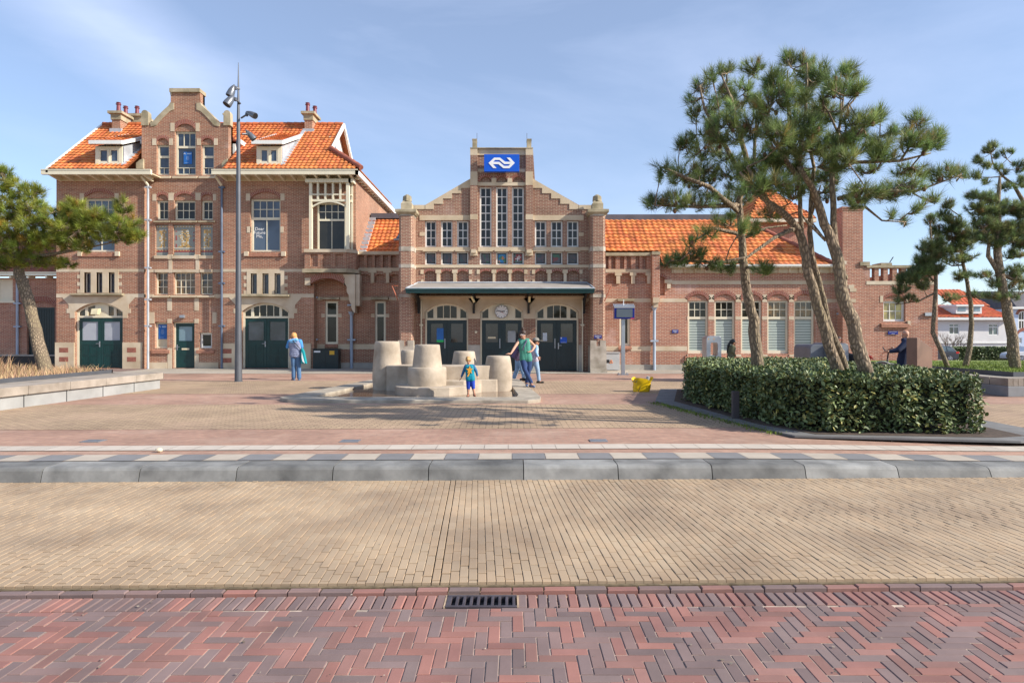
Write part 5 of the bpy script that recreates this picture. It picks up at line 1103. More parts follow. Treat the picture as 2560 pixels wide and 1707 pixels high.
# hall roof running back
mb = MB(); hr = [(xh0 - 0.05, Zm(800)), (xh1 + 0.05, Zm(800)), ((xh0 + xh1) / 2, Zm(480))]; mb.prism_y(hr, YM + 0.6, 38); mb.build('hall_roof', M_tiled, ST)
# ---- right link and waiting-room wing
YQ = 27.9; rq = lambda *a: rect(z7, *a, YQ); Xq = lambda x: X(z7(x, 0)[0], YQ); Zq = lambda y: Z(z7(0, y)[1], YQ)
qx0, qx1, qx2 = Xq(100), Xq(540), Xq(2000); YQb = YQ - 0.2
mb = MB(); wn = rq(225, 915, 312, 1255); pr2 = [rq(a, 527, b, 628) for a, b in ((112, 135), (158, 192), (228, 262), (283, 317), (355, 388), (412, 446))]
bl2 = [rq(a, 665, b, 750) for a, b in ((112, 196), (230, 318), (350, 446))]
wall(mb, qx0, Xq(482), 0, Zq(522), [(*wn, 0)] + [(*p, 0) for p in pr2] + [(b[0], b[1], b[2], b[3] - 0.12, 0.12) for b in bl2], YQ, 0.14)
mb.quad((qx0, YQ + 0.14, 3.2), (Xq(482), YQ + 0.14, 3.2), (Xq(482), YQ + 0.14, Zq(522)), (qx0, YQ + 0.14, Zq(522)))
W5 = [rq(a, 885, b, 1320) for a, b in ((783, 950), (1000, 1170), (1217, 1388), (1432, 1606), (1650, 1818))]
nic = rq(540, 690, 595, 845)
wall(mb, Xq(482), qx2 + 0.6, 0, Zq(602), [(*w__, 0.27) for w__ in W5] + [(nic[0], nic[1], nic[2], nic[3] - 0.2, 0.2)], YQ, 0.16)
mb.quad((nic[0], YQ + 0.15, nic[1]), (nic[2], YQ + 0.15, nic[1]), (nic[2], YQ + 0.15, nic[3]), (nic[0], YQ + 0.15, nic[3]))
for w__ in W5: fill_arch(mb, w__[0], w__[2], w__[3], 0.27, YQ + 0.05)
mb.box(Xq(480), YQb - 0.12, Zq(905), Xq(541), YQ + 0.3, Zq(500))            # hanging buttress
mb.build('wing_wall', M_brickr, ST)
for w__ in W5: ring(w__[0], w__[2], w__[3], 0.27, 0.15, YQ, ST)
ring(nic[0], nic[2], nic[3] - 0.2, 0.2, 0.11, YQ, ST)
gb = newmat('venetian_blind'); m_, n_, b_ = gb; g_ = n_.nodes.new('ShaderNodeNewGeometry'); s_ = n_.nodes.new('ShaderNodeSeparateXYZ'); n_.links.new(g_.outputs['Position'], s_.inputs[0])
mu = n_.nodes.new('ShaderNodeMath'); mu.operation = 'MULTIPLY'; mu.inputs[1].default_value = 1 / 0.115; n_.links.new(s_.outputs[2], mu.inputs[0]); fr_ = n_.nodes.new('ShaderNodeMath'); fr_.operation = 'FRACT'; n_.links.new(mu.outputs[0], fr_.inputs[0])
n_.links.new(mixc(n_, ramp(n_, fr_.outputs[0], 0.22, 0.34), (0.10, 0.13, 0.13), (0.42, 0.48, 0.44)), b_.inputs['Base Color']); b_.inputs['Roughness'].default_value = 0.15
for i, w__ in enumerate(W5):
    wo_ = window(ST, *w__, YQ + 0.10, 3, 2, G_warm if i in (3, 4) else G_dark, M_cream, split=Zq(1028), lcols=1, fw=0.085, sill=(0.12, 0.30, 0.02, M_sill))
    mb = MB(); mb.quad((w__[0] + 0.09, YQ + 0.143, w__[1] + 0.14), (w__[2] - 0.09, YQ + 0.143, w__[1] + 0.14), (w__[2] - 0.09, YQ + 0.143, Zq(1045)), (w__[0] + 0.09, YQ + 0.143, Zq(1045))); mb.box(w__[0] + 0.085, YQ + 0.10, w__[1] + 0.085, w__[2] - 0.085, YQ + 0.15, w__[1] + 0.14, 1); mb.build('blind', [m_, M_cream], wo_)
window(ST, *wn, YQ + 0.07, 1, 1, G_dark, M_cream, split=Zq(1000), fw=0.10, sill=(0.05, 0.16, 0.0, M_sill))
T = MB(); 
def t7(x0, y0, x1, y1, pr=0.012, Y=YQ, mb=None): r = rect(z7, x0, y0, x1, y1, Y); (mb or T).box(r[0], Y - pr, r[1], r[2], Y + 0.05, r[3])
t7(110, 632, 480, 656); t7(95, 868, 205, 900); t7(340, 868, 480, 900); t7(541, 868, 775, 900); t7(1820, 874, 2000, 904)
t7(100, 1258, 216, 1298); t7(318, 1258, 482, 1298); t7(520, 1258, 776, 1298); t7(650, 725, 2000, 755); t7(650, 607, 2000, 662, 0.05)
for a, b in ((194, 232), (316, 352), (446, 480)): t7(a + 3, 680, b - 3, 750, 0.06); t7(a - 8, 658, b + 8, 684, 0.07)
t7(484, 865, 536, 908, 0.34); t7(492, 908, 530, 945, 0.28)
for a, b in ((775, 783), (950, 1000), (1170, 1217), (1388, 1432), (1606, 1650), (1818, 1828)): t7(a + 3, 838, b - 3, 900); t7(a + 1, 1014, b - 1, 1044); t7(a + 2, 1325, b - 2, 1360, 0.06)
t7(590, 718, 650, 745, 0.1); t7(610, 745, 640, 790, 0.08)
for k in range(16): x = 660 + k * 84 + (12 if k > 8 else 0); t7(x, 606, x + 22, 628, 0.22); t7(x + 4, 628, x + 20, 660, 0.12)
TRIM.append((T, [M_stone]))
T = MB(); t7(95, 1410, 2010, 1470, 0.05); T.build('stone_base', M_base, ST)
T = MB(); r = rq(110, 497, 482, 522); T.box(r[0], YQ - 0.08, r[1], r[2], YQ + 0.35, r[3]); r = rq(478, 495, 543, 520); T.box(r[0], YQb - 0.16, r[1], r[2], YQ + 0.35, r[3]); T.each('parapet_cap', M_stoned, ST)
T = MB(); t7(205, 872, 340, 893, 0.2); T.build('stone_hood', M_stoned, ST)
YG = 27.45
mb = MB(); r = rect(z7, 640, 592, 1985, 604, YG); mb.box(r[0], YG, r[1], r[2], YG + 0.15, r[3] + 0.01); mb.box(r[0], YG + 0.1, r[1] - 0.04, r[2], YQ + 0.1, r[1]); mb.build('gutter', M_white, ST)
ze = Z(662.7, 27.5); yr_, zr_ = 30.4, Z(548, 30.4)
xq_ = Xq(560); tiles_plane('roof', lambda t: xq_, lambda t: 13.55 - 2.9 * t, 27.5, ze, yr_, zr_, ST, seed=12, tw=0.24); k_ = 0.8 / 2.9; tiles_plane('roof', lambda t: 3.2, lambda t: xq_, 28.3, ze + (zr_ - ze) * k_, yr_, zr_, ST, seed=16, tw=0.24)
tiles_plane('roof', lambda t: 27.5 + 2.9 * t, lambda t: 33.3 - 2.9 * t, 13.55, ze, 10.65, zr_, ST, side='right', seed=13, tw=0.24)
tiles_plane('roof', lambda t: 3.2, lambda t: 13.55 - 2.9 * t, 33.3, ze, yr_, zr_, ST, seed=14, rows=5)
ridge((10.65, yr_, zr_), (13.55, 27.5, ze + 0.05), 0.11, ST)
mb = MB(); mb.box(3.0, yr_ - 0.1, zr_ - 0.05, 10.4, yr_ + 3, Z(537, yr_)); mb.build('flat_roof', M_darkroof, ST)
pipe(ST, Xq(504), YQ - 0.12, 0, Zq(965), 0.065, (Zq(1215),), True); pipe(ST, Xq(2020), YQ - 0.1, 0, Zq(780), 0.055, (Zq(995),), True)
# chimney block at the right end
YJ = 27.4; rj = lambda *a: rect(z8, *a, YJ); Xj = lambda x: X(z8(x, 0)[0], YJ); Zj = lambda y: Z(z8(0, y)[1], YJ)
mb = MB(); jw = rj(628, 820, 795, 975); slots = [rj(a, 577, b, 672) for a, b in ((527, 562), (595, 630), (663, 697), (732, 765), (800, 835), (868, 903), (935, 970))]
jx0, jx1 = Xj(322), Xj(1040)
wall(mb, jx0, jx1, 0, Zj(560), [(*jw, 0.24)] + [(*s, 0) for s in slots], YJ, 0.22); fill_arch(mb, jw[0], jw[2], jw[3], 0.24, YJ + 0.06)
mb.quad((jx0, YJ, 0), (jx0, YJ, Zj(560)), (jx0, 33, Zj(560)), (jx0, 33, 0)); mb.quad((jx1, YJ, 0), (jx1, 33, 0), (jx1, 33, Zj(560)), (jx1, YJ, Zj(560)))
mb.quad((Xj(505), YJ + 0.22, Zj(672)), (jx1, YJ + 0.22, Zj(672)), (jx1, 33, Zj(672)), (Xj(505), 33, Zj(672)))
mb.build('wing_wall', M_brickr, ST); ring(jw[0], jw[2], jw[3], 0.24, 0.12, YJ, ST)
mb = MB(); mb.box(Xj(322), YJ + 0.003, Zj(570), Xj(475), YJ + 0.62, Zj(128)); C_ = mb.build('chimney', M_brickr, ST); mb = MB(); mb.box(Xj(318), YJ - 0.02, Zj(140), Xj(479), YJ + 0.65, Zj(124)); mb.box(Xj(314), YJ - 0.05, Zj(124), Xj(483), YJ + 0.68, Zj(112)); mb.build('chimney_cap', M_brickr, C_)
T = MB()
def t8(x0, y0, x1, y1, pr=0.014): r = rj(x0, y0, x1, y1); T.box(r[0], YJ - pr, r[1], r[2], YJ + 0.04, r[3])
t8(500, 672, 1040, 698); t8(322, 520, 350, 545); t8(365, 700, 408, 728); t8(375, 728, 425, 752); t8(385, 805, 422, 832); t8(603, 782, 626, 832); t8(797, 782, 820, 832); t8(805, 972, 825, 1005, 0.08)
TRIM.append((T, [M_stone]))
T = MB(); r = rj(500, 553, 1045, 572); T.box(r[0], YJ - 0.05, r[1], r[2], YJ + 0.3, r[3]); r = rj(450, 527, 522, 556); T.box(r[0], YJ - 0.06, r[1], r[2], YJ + 0.4, r[3]); r = rj(622, 532, 705, 553); T.box(r[0], YJ + 0.1, r[1], r[2], YJ + 0.8, r[3]); T.each('parapet_cap', M_stoned, ST)
mb = MB(); mb.tube([Pt(*z8(676, 532), YJ + 0.5), Pt(*z8(703, 490), YJ + 0.5)], 0.02, 5); mb.build('vent_rod', M_black, ST)
window(ST, *jw, YJ + 0.12, 3, 2, glassmat('glass_curtain', (0.62, 0.52, 0.16), 0.2, c2=(0.28, 0.24, 0.10), sc_=1.6), M_white, fw=0.09, sill=(0.12, 0.26, 0.06, M_sill))
r = rj(935, 910, 1012, 934); mb = MB(); mb.box(r[0], YJ - 0.08, r[1], r[2], YJ, r[3]); mb.build('wall_light', M_steel, ST)
# raised block with pyramid roof behind the wing
Yk = 33.5; q = rect(z7, 1290, 215, 1835, 244, Yk)
mb = MB(); mb.box(X(z7(1345, 0)[0], Yk + 0.4), Yk + 0.4, 4, X(z7(1770, 0)[0], Yk + 0.4), Yk + 5, q[1]); mb.build('tower_wall', M_brickr, ST)
mb = MB(); mb.box(q[0], Yk, q[1], q[2], Yk + 5.4, q[3]); mb.build('tower_eaves', M_cream, ST)
ap = Z(z7(0, -60)[1], Yk + 2.7); cx = (q[0] + q[2]) / 2; hw = (q[2] - q[0]) / 2
tiles_plane('roof', lambda t: q[0] + hw * t, lambda t: q[2] - hw * t, Yk, q[3], Yk + 2.7, ap, ST, seed=20); tiles_plane('roof', lambda t: Yk + 2.7 * t, lambda t: Yk + 5.4 - 2.7 * t, q[2], q[3], cx, ap, ST, side='right', seed=21); tiles_plane('roof', lambda t: Yk + 2.7 * t, lambda t: Yk + 5.4 - 2.7 * t, q[0], q[3], cx, ap, ST, side='right', seed=22)
p = rect(z7, 1440, 375, 1560, 470, Yk + 0.4); window(ST, p[0], p[1], p[2], p[3], Yk + 0.33, 2, 1, G_teal, M_cream)
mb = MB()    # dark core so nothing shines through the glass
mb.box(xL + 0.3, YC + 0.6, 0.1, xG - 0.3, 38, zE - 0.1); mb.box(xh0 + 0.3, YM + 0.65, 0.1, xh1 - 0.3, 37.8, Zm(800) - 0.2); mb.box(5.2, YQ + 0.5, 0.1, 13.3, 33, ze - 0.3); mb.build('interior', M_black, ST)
PC = [(b, m) for t, m in TRIM for b in t.pieces()]
def area_(b): xs_ = [p[0] for p in b.v]; zs_ = [p[2] for p in b.v]; return (max(xs_) - min(xs_)) * (max(zs_) - min(zs_))
PC.sort(key=lambda q: -area_(q[0]))
for b, m in PC[:95]: b.build('stone_block', m, ST)
rest = {}
for b, m in PC[95:]:
    k_ = tuple(x.name for x in m); r_ = rest.setdefault('all', MB()); o_ = len(r_.v); r_.v += b.v; r_.f += [tuple(i + o_ for i in f) for f in b.f]; mi = {'sandstone': 0, 'pale_stone': 1, 'arch_brick': 2, 'base_stone': 3}; r_.m += [mi[m[i].name] for i in b.m]; r_.c += [None] * len(b.f)
o = rest['all'].build('stone_trim', [M_stone, M_stonew, M_arch, M_base], ST); o['kind'] = 'stuff'
# ---- signs and fittings mounted on the station
def sgn(name, r, Y, t, mat, label, cat='sign', group=None):
    x0, z0, x1, z1_ = r; s = root(name, ((x0 + x1) / 2, Y, z0), label, cat, group); mb = MB(); mb.box(x0, Y, z0, x1, Y + t, z1_); mb.build('sign_panel', mat, s, bevel=0.004); return s
s = sgn('logo_sign', rect(z5, 967, 237, 1337, 418, YM - 0.35), YM - 0.38, 0.2, M_blue, 'large blue panel with white double-arrow railway logo on top of the station tower')
def ribbon(pts, w_, fx, y, d=0.012):
    n = len(pts); L, Rr_ = [], []
    for i in range(n):
        p = Vector(pts[i]); d0 = (p - Vector(pts[i - 1])).normalized() if i else None; d1 = (Vector(pts[i + 1]) - p).normalized() if i < n - 1 else None
        if d0 is None: t = d1; k = 1
        elif d1 is None: t = d0; k = 1
        else: t = (d0 + d1).normalized(); k = 1 / max(0.35, t.dot(d1))
        nrm = Vector((-t.y, t.x)) * w_ / 2 * k
        if d0 is None or d1 is None:
            nrm = Vector((w_ * 0.72, 0)) if (d1 or d0).y * 1 < 0 else Vector((-w_ * 0.72, 0)); nrm = Vector((abs(nrm.x), 0)) if Vector((-t.y, t.x)).x > 0 else Vector((-abs(nrm.x), 0))
            if abs(t.y) < 0.05: nrm = Vector((0, w_ / 2 if Vector((-t.y, t.x)).y > 0 else -w_ / 2))
        L.append(p + nrm); Rr_.append(p - nrm)
    out = MB()
    for i in range(n - 1):
        q = [L[i], L[i + 1], Rr_[i + 1], Rr_[i]]; vv = []
        for yy in (y, y + d): vv += [(fx(a)[0], yy, fx(a)[1]) for a in q]
        out.add(vv, [(0, 1, 2, 3), (4, 7, 6, 5), (0, 4, 5, 1), (2, 6, 7, 3), (1, 5, 6, 2), (3, 7, 4, 0)])
    return out
fx = lambda p: (X(z5(p[0], 0)[0], YM - 0.38), Z(z5(0, p[1])[1], YM - 0.38))
m1 = ribbon([(1081, 382), (1031, 328), (1078, 284), (1131, 284), (1183, 327), (1268, 327)], 24, fx, YM - 0.395)
m2 = ribbon([(1222, 272), (1273, 327), (1228, 371), (1174, 371), (1122, 328), (1040, 328)], 24, fx, YM - 0.397)
m1.v += []; o_ = len(m1.v); m1.v += m2.v; m1.f += [tuple(i + o_ for i in f) for f in m2.f]; m1.m += m2.m; m1.c += m2.c
m1.build('logo', M_wht, s)
# clock
c_ = Pt(*z6(1150, 500), YM + 0.02); CK = root('wall_clock', c_, 'round white station clock with black hands above the middle doors', 'clock')
mb = MB(); K = 32; rr = 70 / 4.2 * YM / F
def disc(mb, r, y, m=0, y2=None):
    pts = [(c_.x + r * math.cos(2 * math.pi * k / K), c_.z + r * math.sin(2 * math.pi * k / K)) for k in range(K)]; mb.prism_y(pts, y, y2 or y + 0.01, m)
disc(mb, rr, YM + 0.03, 0, YM + 0.13); mb.build('clock_case', M_pole, CK); mb = MB(); disc(mb, rr * 0.94, YM + 0.022); mb.build('dial', M_wht, CK)
mb = MB()
def hand(a, l0, l1, w_, y, m=0):
    d = Vector((math.sin(R(a)), math.cos(R(a)))); n_ = Vector((d.y, -d.x)) * w_ / 2; q = [d * l0 + n_, d * l0 - n_, d * l1 - n_, d * l1 + n_]; mb.add([(c_.x + p.x, yy, c_.z + p.y) for yy in (y, y + 0.004) for p in q], [(0, 1, 2, 3), (4, 7, 6, 5), (0, 4, 5, 1), (1, 5, 6, 2), (2, 6, 7, 3), (3, 7, 4, 0)], m)
for k in range(12): hand(k * 30, rr * 0.72, rr * 0.88, 0.022, YM + 0.014)
mb.build('hour_marks', M_black, CK); mb = MB(); hand(83, -0.04, rr * 0.5, 0.035, YM + 0.008); hand(283, -0.05, rr * 0.8, 0.026, YM + 0.003); mb.build('hands', M_black, CK)
mb = MB(); hand(132, -0.05, rr * 0.8, 0.008, YM - 0.003); mb.build('second_hand', plain('clock_red', (0.6, 0.08, 0.03), 0.5), CK)
# posters and plaques
def poster(r, Y, label, head):
    s = sgn('poster', r, Y, 0.008, M_poster, label, 'poster'); x0, z0, x1, z1_ = r; w_ = x1 - x0; h_ = z1_ - z0
    text('lettering', head, w_ * 0.26, ((x0 + x0 + w_ * 0.3) / 2, Y - 0.004, z1_ - h_ * 0.14), M_wht, s, 0.001)
    mb = MB(); rnd_ = random.Random(3)
    for k in range(6): ww = w_ * rnd_.uniform(0.15, 0.38); mb.box((x0 + x1) / 2 - ww / 1.2 * 0.9, Y - 0.003, z0 + h_ * (0.62 - k * 0.055), (x0 + x1) / 2 + ww * 0.6, Y, z0 + h_ * (0.635 - k * 0.055))
    mb.box(x0 + w_ * 0.12, Y - 0.003, z0 + h_ * 0.1, x0 + w_ * 0.6, Y, z0 + h_ * 0.12); mb.box(x0 + w_ * 0.42, Y - 0.003, z1_ - h_ * 0.2, x1 - w_ * 0.08, Y, z1_ - h_ * 0.1); mb.build('small_print', plain('print_' + str(len(MATS)), (0.35, 0.5, 0.7), 0.5), s)
poster(rect(z1, 1537, 812, 1622, 935, YC + 0.15), YC + 0.15, 'blue poster with white lettering behind the tall gable window', 'AL')
poster(rect(z2, 1240, 985, 1322, 1127, YC + 0.13), YC + 0.13, 'blue poster on the ground floor window left of the single door', 'AL')
r = rect(z4, 372, 30, 478, 135, YH + 0.17)
wl = root('window_lettering', ((r[0] + r[2]) / 2, YH + 0.15, r[1]), 'white lettering reading Dear Future Me on the first floor window glass', 'lettering')
wl.location = ((r[0] + r[2]) / 2, YH + 0.18, r[1])
for k, t_ in enumerate(('Dear', 'Future', 'Me,')): text('lettering', t_, 0.20, ((r[0] + r[2]) / 2, YH + 0.185, r[3] - 0.09 - k * 0.165), M_wht, wl, 0.002)
def plaque(r, Y, label, n=3, arch=False):
    s = sgn('plaque', r, Y, 0.02, M_blued, label, 'sign', 'small blue enamel signs on the station walls'); x0, z0, x1, z1_ = r; w_ = x1 - x0; h_ = z1_ - z0; mb = MB()
    for k in range(n): mb.box(x0 + w_ * 0.12, Y - 0.004, z1_ - h_ * (0.25 + 0.16 * k), x0 + w_ * (0.88 - 0.2 * (k % 2)), Y, z1_ - h_ * (0.20 + 0.16 * k))
    mb.box(x0 + w_ * 0.35, Y - 0.004, z0 + h_ * 0.16, x0 + w_ * 0.68, Y, z0 + h_ * 0.24); mb.build('small_print', MATS['white_plain'], s)
plaque(rect(z6, 2122, 745, 2202, 783, 25.95), 25.93, 'small blue enamel sign on the right pier of the entrance hall')
plaque(rect(z7, 652, 1124, 705, 1152, YQ), YQ - 0.03, 'small blue enamel sign on the brick wall left of the five windows')
plaque(rect(view(2080, 780, 7.35), 1020, 352, 1205, 412, YJ), YJ - 0.04, 'small blue street sign on the wall under the yellow-curtained window', 1)
# notices on the doors
sgn('notice', rect(z6, 465, 672, 537, 797, YM), YM + 0.145, 0.006, M_poster, 'blue timetable notice with a green foot on the left entrance door', 'notice')
for o in bpy.data.objects:
    if o.name.startswith('notice'):
        r = rect(z6, 465, 797, 537, 820, YM); mb = MB(); mb.box(r[0], YM + 0.145, r[1], r[2], YM + 0.151, r[3]); mb.build('green_foot', plain('notice_green', (0.01, 0.42, 0.10), 0.4), o); break
s = sgn('door_sticker', rect(z6, 1768, 768, 1840, 828, YM), YM + 0.145, 0.006, M_blue, 'small blue sticker with white marks on the right entrance door', 'sticker')
mb = MB(); q = rect(z6, 1774, 770, 1786, 784, YM); mb.box(q[0], YM + 0.142, q[1], q[2], YM + 0.146, q[3]); q = rect(z6, 1778, 822, 1832, 825, YM); mb.box(q[0], YM + 0.142, q[1], q[2], YM + 0.146, q[3]); mb.build('white_marks', M_wht, s)
sgn('paper_notice', rect(z6, 1215, 702, 1298, 822, YM), YM + 0.145, 0.005, plain('grey_paper', (0.30, 0.32, 0.33), 0.5), 'pale grey paper sheet taped to the middle entrance door', 'notice')
sgn('small_notice', rect(z6, 1585, 722, 1630, 808, YM), YM + 0.145, 0.005, plain('pale_paper', (0.55, 0.62, 0.68), 0.5), 'small pale notice on the left leaf of the right entrance doors', 'notice')
mb = MB(); p = Pt(*z6(882, 715), YM - 0.02); mb.prism_y([(p.x + 0.05 * math.cos(k * 0.4), p.z + 0.05 * math.sin(k * 0.4)) for k in range(16)], YM - 0.05, YM); tag(rebase(mb.build('wall_button', M_cream)), 'small round cream fitting on the brick between left and middle doors', 'wall fitting')
# lamps on the house
L1 = root('wall_lamp', Pt(*z2(645, 880), YH + 0.05), 'square cream floodlight over the left green double doors', 'wall lamp')
r = rect(z2, 612, 828, 678, 888, YH); mb = MB(); mb.prism_x([(YH - 0.02, r[3]), (YH - 0.22, r[3] - 0.03), (YH - 0.28, r[1]), (YH - 0.12, r[1] - 0.02), (YH + 0.0, r[1] + 0.12)], r[0], r[2]); mb.build('lamp_head', plain('lamp_cream', (0.62, 0.55, 0.36), 0.4), L1, bevel=0.01); mb = MB(); mb.tube([(r[0] + 0.12, YH + 0.15, r[3] - 0.05), (r[0] + 0.12, YH - 0.05, r[3] - 0.05)], 0.02, 6); mb.build('bracket', M_steel, L1)
r = rect(z2, 1455, 893, 1505, 922, YC); mb = MB(); mb.box(r[0], YC - 0.12, r[1], r[2], YC, r[3]); tag(rebase(mb.build('bulkhead_light', M_steel, bevel=0.02)), 'small grey bulkhead light above the single green door', 'wall lamp')
# cabinets
x0, z0, x1, z1_ = rect(z4, 948, 1222, 1197, 1420, 28.9); gc = root('utility_cabinet', ((x0 + x1) / 2, 29.1, 0), 'dark green utility cabinet with yellow sticker under the balcony arch', 'cabinet')
mb = MB(); mb.box(x0, 28.9, 0.0, x1, 29.35, z1_ - 0.03); mb.box(x0 - 0.02, 28.87, z1_ - 0.03, x1 + 0.02, 29.38, z1_); mb.build('cabinet_body', M_greend, gc, bevel=0.01); mb = MB(); mb.box((x0 + x1) / 2 - 0.004, 28.893, 0.06, (x0 + x1) / 2 + 0.004, 28.9, z1_ - 0.06); mb.box(x0 + 0.05, 28.89, 0.5, x0 + 0.08, 28.9, 0.62); mb.build('door_gap', M_black, gc)
r = rect(z4, 1112, 1242, 1160, 1280, 28.9); mb = MB(); mb.box(r[0], 28.894, r[1], r[2], 28.9, r[3]); mb.build('yellow_sticker', plain('sticker_yellow', (0.75, 0.42, 0.03), 0.5), gc); r = rect(z4, 960, 1242, 1022, 1258, 28.9); mb = MB(); mb.box(r[0], 28.894, r[1], r[2], 28.9, r[3]); mb.build('white_label', M_wht, gc)
x0, z0, x1, z1_ = rect(z7, 108, 1308, 225, 1455, 27.3); gc = root('electric_cabinet', ((x0 + x1) / 2, 27.5, 0), 'light grey electrical cabinet with warning triangle beside the entrance pier', 'cabinet')
gm = plain('cabinet_grey', (0.42, 0.44, 0.45), 0.5, 0.08); mb = MB(); mb.box(x0, 27.3, 0.03, x1, 27.7, z1_ - 0.04); mb.box(x0 - 0.02, 27.27, z1_ - 0.04, x1 + 0.02, 27.73, z1_); mb.build('cabinet_body', gm, gc, bevel=0.008)
r = rect(z6, 2250, 1003, 2283, 1038, 27.3); mb = MB(); mb.box(r[0], 27.294, r[1], r[2], 27.3, r[3]); mb.build('meter_window', M_black, gc); r = rect(z6, 2287, 1005, 2318, 1038, 27.3); mb = MB(); cx = (r[0] + r[2]) / 2
for a, b in (((r[0], r[1]), (r[2], r[1])), ((r[2], r[1]), (cx, r[3])), ((cx, r[3]), (r[0], r[1]))): mb.tube([(a[0], 27.292, a[1]), (b[0], 27.292, b[1])], 0.010, 5)
mb.tube([(cx, 27.292, r[1] + 0.04), (cx, 27.292, r[3] - 0.06)], 0.008, 5); mb.build('warning_triangle', plain('orange', (0.7, 0.22, 0.05), 0.5), gc)
# ================= fountain
M_conc = plain('fountain_stone', (0.36, 0.29, 0.215), 0.9, 0.15, 2.2, c2=(0.52, 0.435, 0.34), bmp=0.7, bdist=0.008)
FT = root('fountain', (-2.0, 17, 0), 'pale stone fountain of five tapered pillars and steps in a shallow basin', 'fountain')
def fpill(cx, cy, prof):
    mb = MB(); pr = []
    for i in range(len(prof) - 1):
        (r0, z0), (r1, z1_) = prof[i], prof[i + 1]; n = max(1, int((z1_ - z0) / 0.08))
        for k in range(n): pr.append((r0 + (r1 - r0) * k / n, z0 + (z1_ - z0) * k / n))
    r, zt = prof[-1]; pr += [(r, zt - 0.02), (r - 0.02, zt), (r * 0.6, zt + 0.004), (0.02, zt + 0.004)]
    mb.lathe(cx, cy, pr, 40); mb.build('pillar', M_conc, FT, smooth=True, angle=50)
fpill(-3.38, 17.68, [(0.37, 0.0), (0.395, 0.3), (0.385, 0.62), (0.325, 1.31)])
fpill(-2.98, 19.2, [(0.36, 0.0), (0.38, 0.45), (0.27, 1.04)])
fpill(-2.12, 16.32, [(0.475, 0.2), (0.485, 0.45), (0.475, 0.68)]); fpill(-2.12, 16.34, [(0.37, 0.68), (0.31, 1.24)])
fpill(-1.33, 18.2, [(0.36, 0.0), (0.36, 0.6), (0.29, 1.03)])
fpill(-0.36, 17.28, [(0.355, 0.0), (0.37, 0.35), (0.355, 0.63), (0.31, 0.93)])
def slab(name, pts, z0, z1_, bv=0.02): mb = MB(); mb.prism_z(pts, z0, z1_); return mb.build(name, M_conc, FT, bevel=bv)
slab('seat_wall', [(-3.3, 17.15), (-2.7, 16.9), (-1.8, 16.75), (-1.1, 16.75), (-0.55, 17.0), (-0.5, 17.5), (-3.3, 17.8)], 0.0, 0.685)
slab('upper_step', [(-1.75, 16.3), (-1.2, 16.3), (-0.78, 16.72), (-0.40, 16.86), (-0.3, 17.1), (-0.5, 17.4), (-1.8, 17.4)], 0.0, 0.335)
ang = [(-2.12 + 0.78 * math.cos(R(a)), 16.25 + 0.78 * math.sin(R(a))) for a in range(175, 300, 12)]
slab('lower_step', ang + [(-1.5, 15.62), (-1.05, 16.05), (-0.78, 16.65), (-0.9, 17.2), (-2.9, 17.2)], 0.0, 0.225)
mb = MB(); rim_o = [(-5.25, 14.75), (-4.9, 14.25), (-4.2, 14.1), (0.35, 14.05), (0.62, 14.3), (0.66, 14.95), (0.25, 20.9), (-0.1, 21.3), (-4.0, 21.0), (-4.5, 20.6)]
cxr, cyr = -2.2, 17.2
def inset(p): 
    dx, dy = cxr - p[0], cyr - p[1]; L = math.hypot(dx, dy); k = 0.55 / L; return (p[0] + dx * k, p[1] + dy * k)
rim_i = [(-4.55, 14.95), (-4.3, 14.8), (-3.9, 14.72), (-0.1, 14.68), (0.1, 14.8), (0.14, 15.3), (-0.15, 20.3), (-0.35, 20.6), (-3.7, 20.4), (-3.95, 20.2)]
n = len(rim_o); vv = [(p[0], p[1], 0.0) for p in rim_o] + [(p[0], p[1], 0.075) for p in rim_o] + [(p[0], p[1], 0.085) for p in rim_i] + [(p[0], p[1], -0.02) for p in rim_i]
fs = []
for i in range(n):
    j = (i + 1) % n; fs += [(i, j, j + n, i + n), (i + n, j + n, j + 2 * n, i + 2 * n), (i + 2 * n, j + 2 * n, j + 3 * n, i + 3 * n)]
mb.add(vv, fs); mb.build('basin_rim', plain('rim_stone', (0.33, 0.28, 0.22), 0.85, 0.25, 2.5, c2=(0.48, 0.42, 0.33), bmp=0.4), FT, bevel=0.02)
mb = MB(); mb.add([(p[0], p[1], 0.02) for p in rim_i], [tuple(range(n))]); 
wm, wn_, wb = newmat('basin_water'); wb.inputs['Base Color'].default_value = (0.16, 0.10, 0.065, 1); wb.inputs['Roughness'].default_value = 0.06; bump(wn_, wb, noise(wn_, 9, 3), 0.25, 0.01)
mb.build('water', wm, FT)
mb = MB(); rnd = random.Random(9)       # stains under the rim
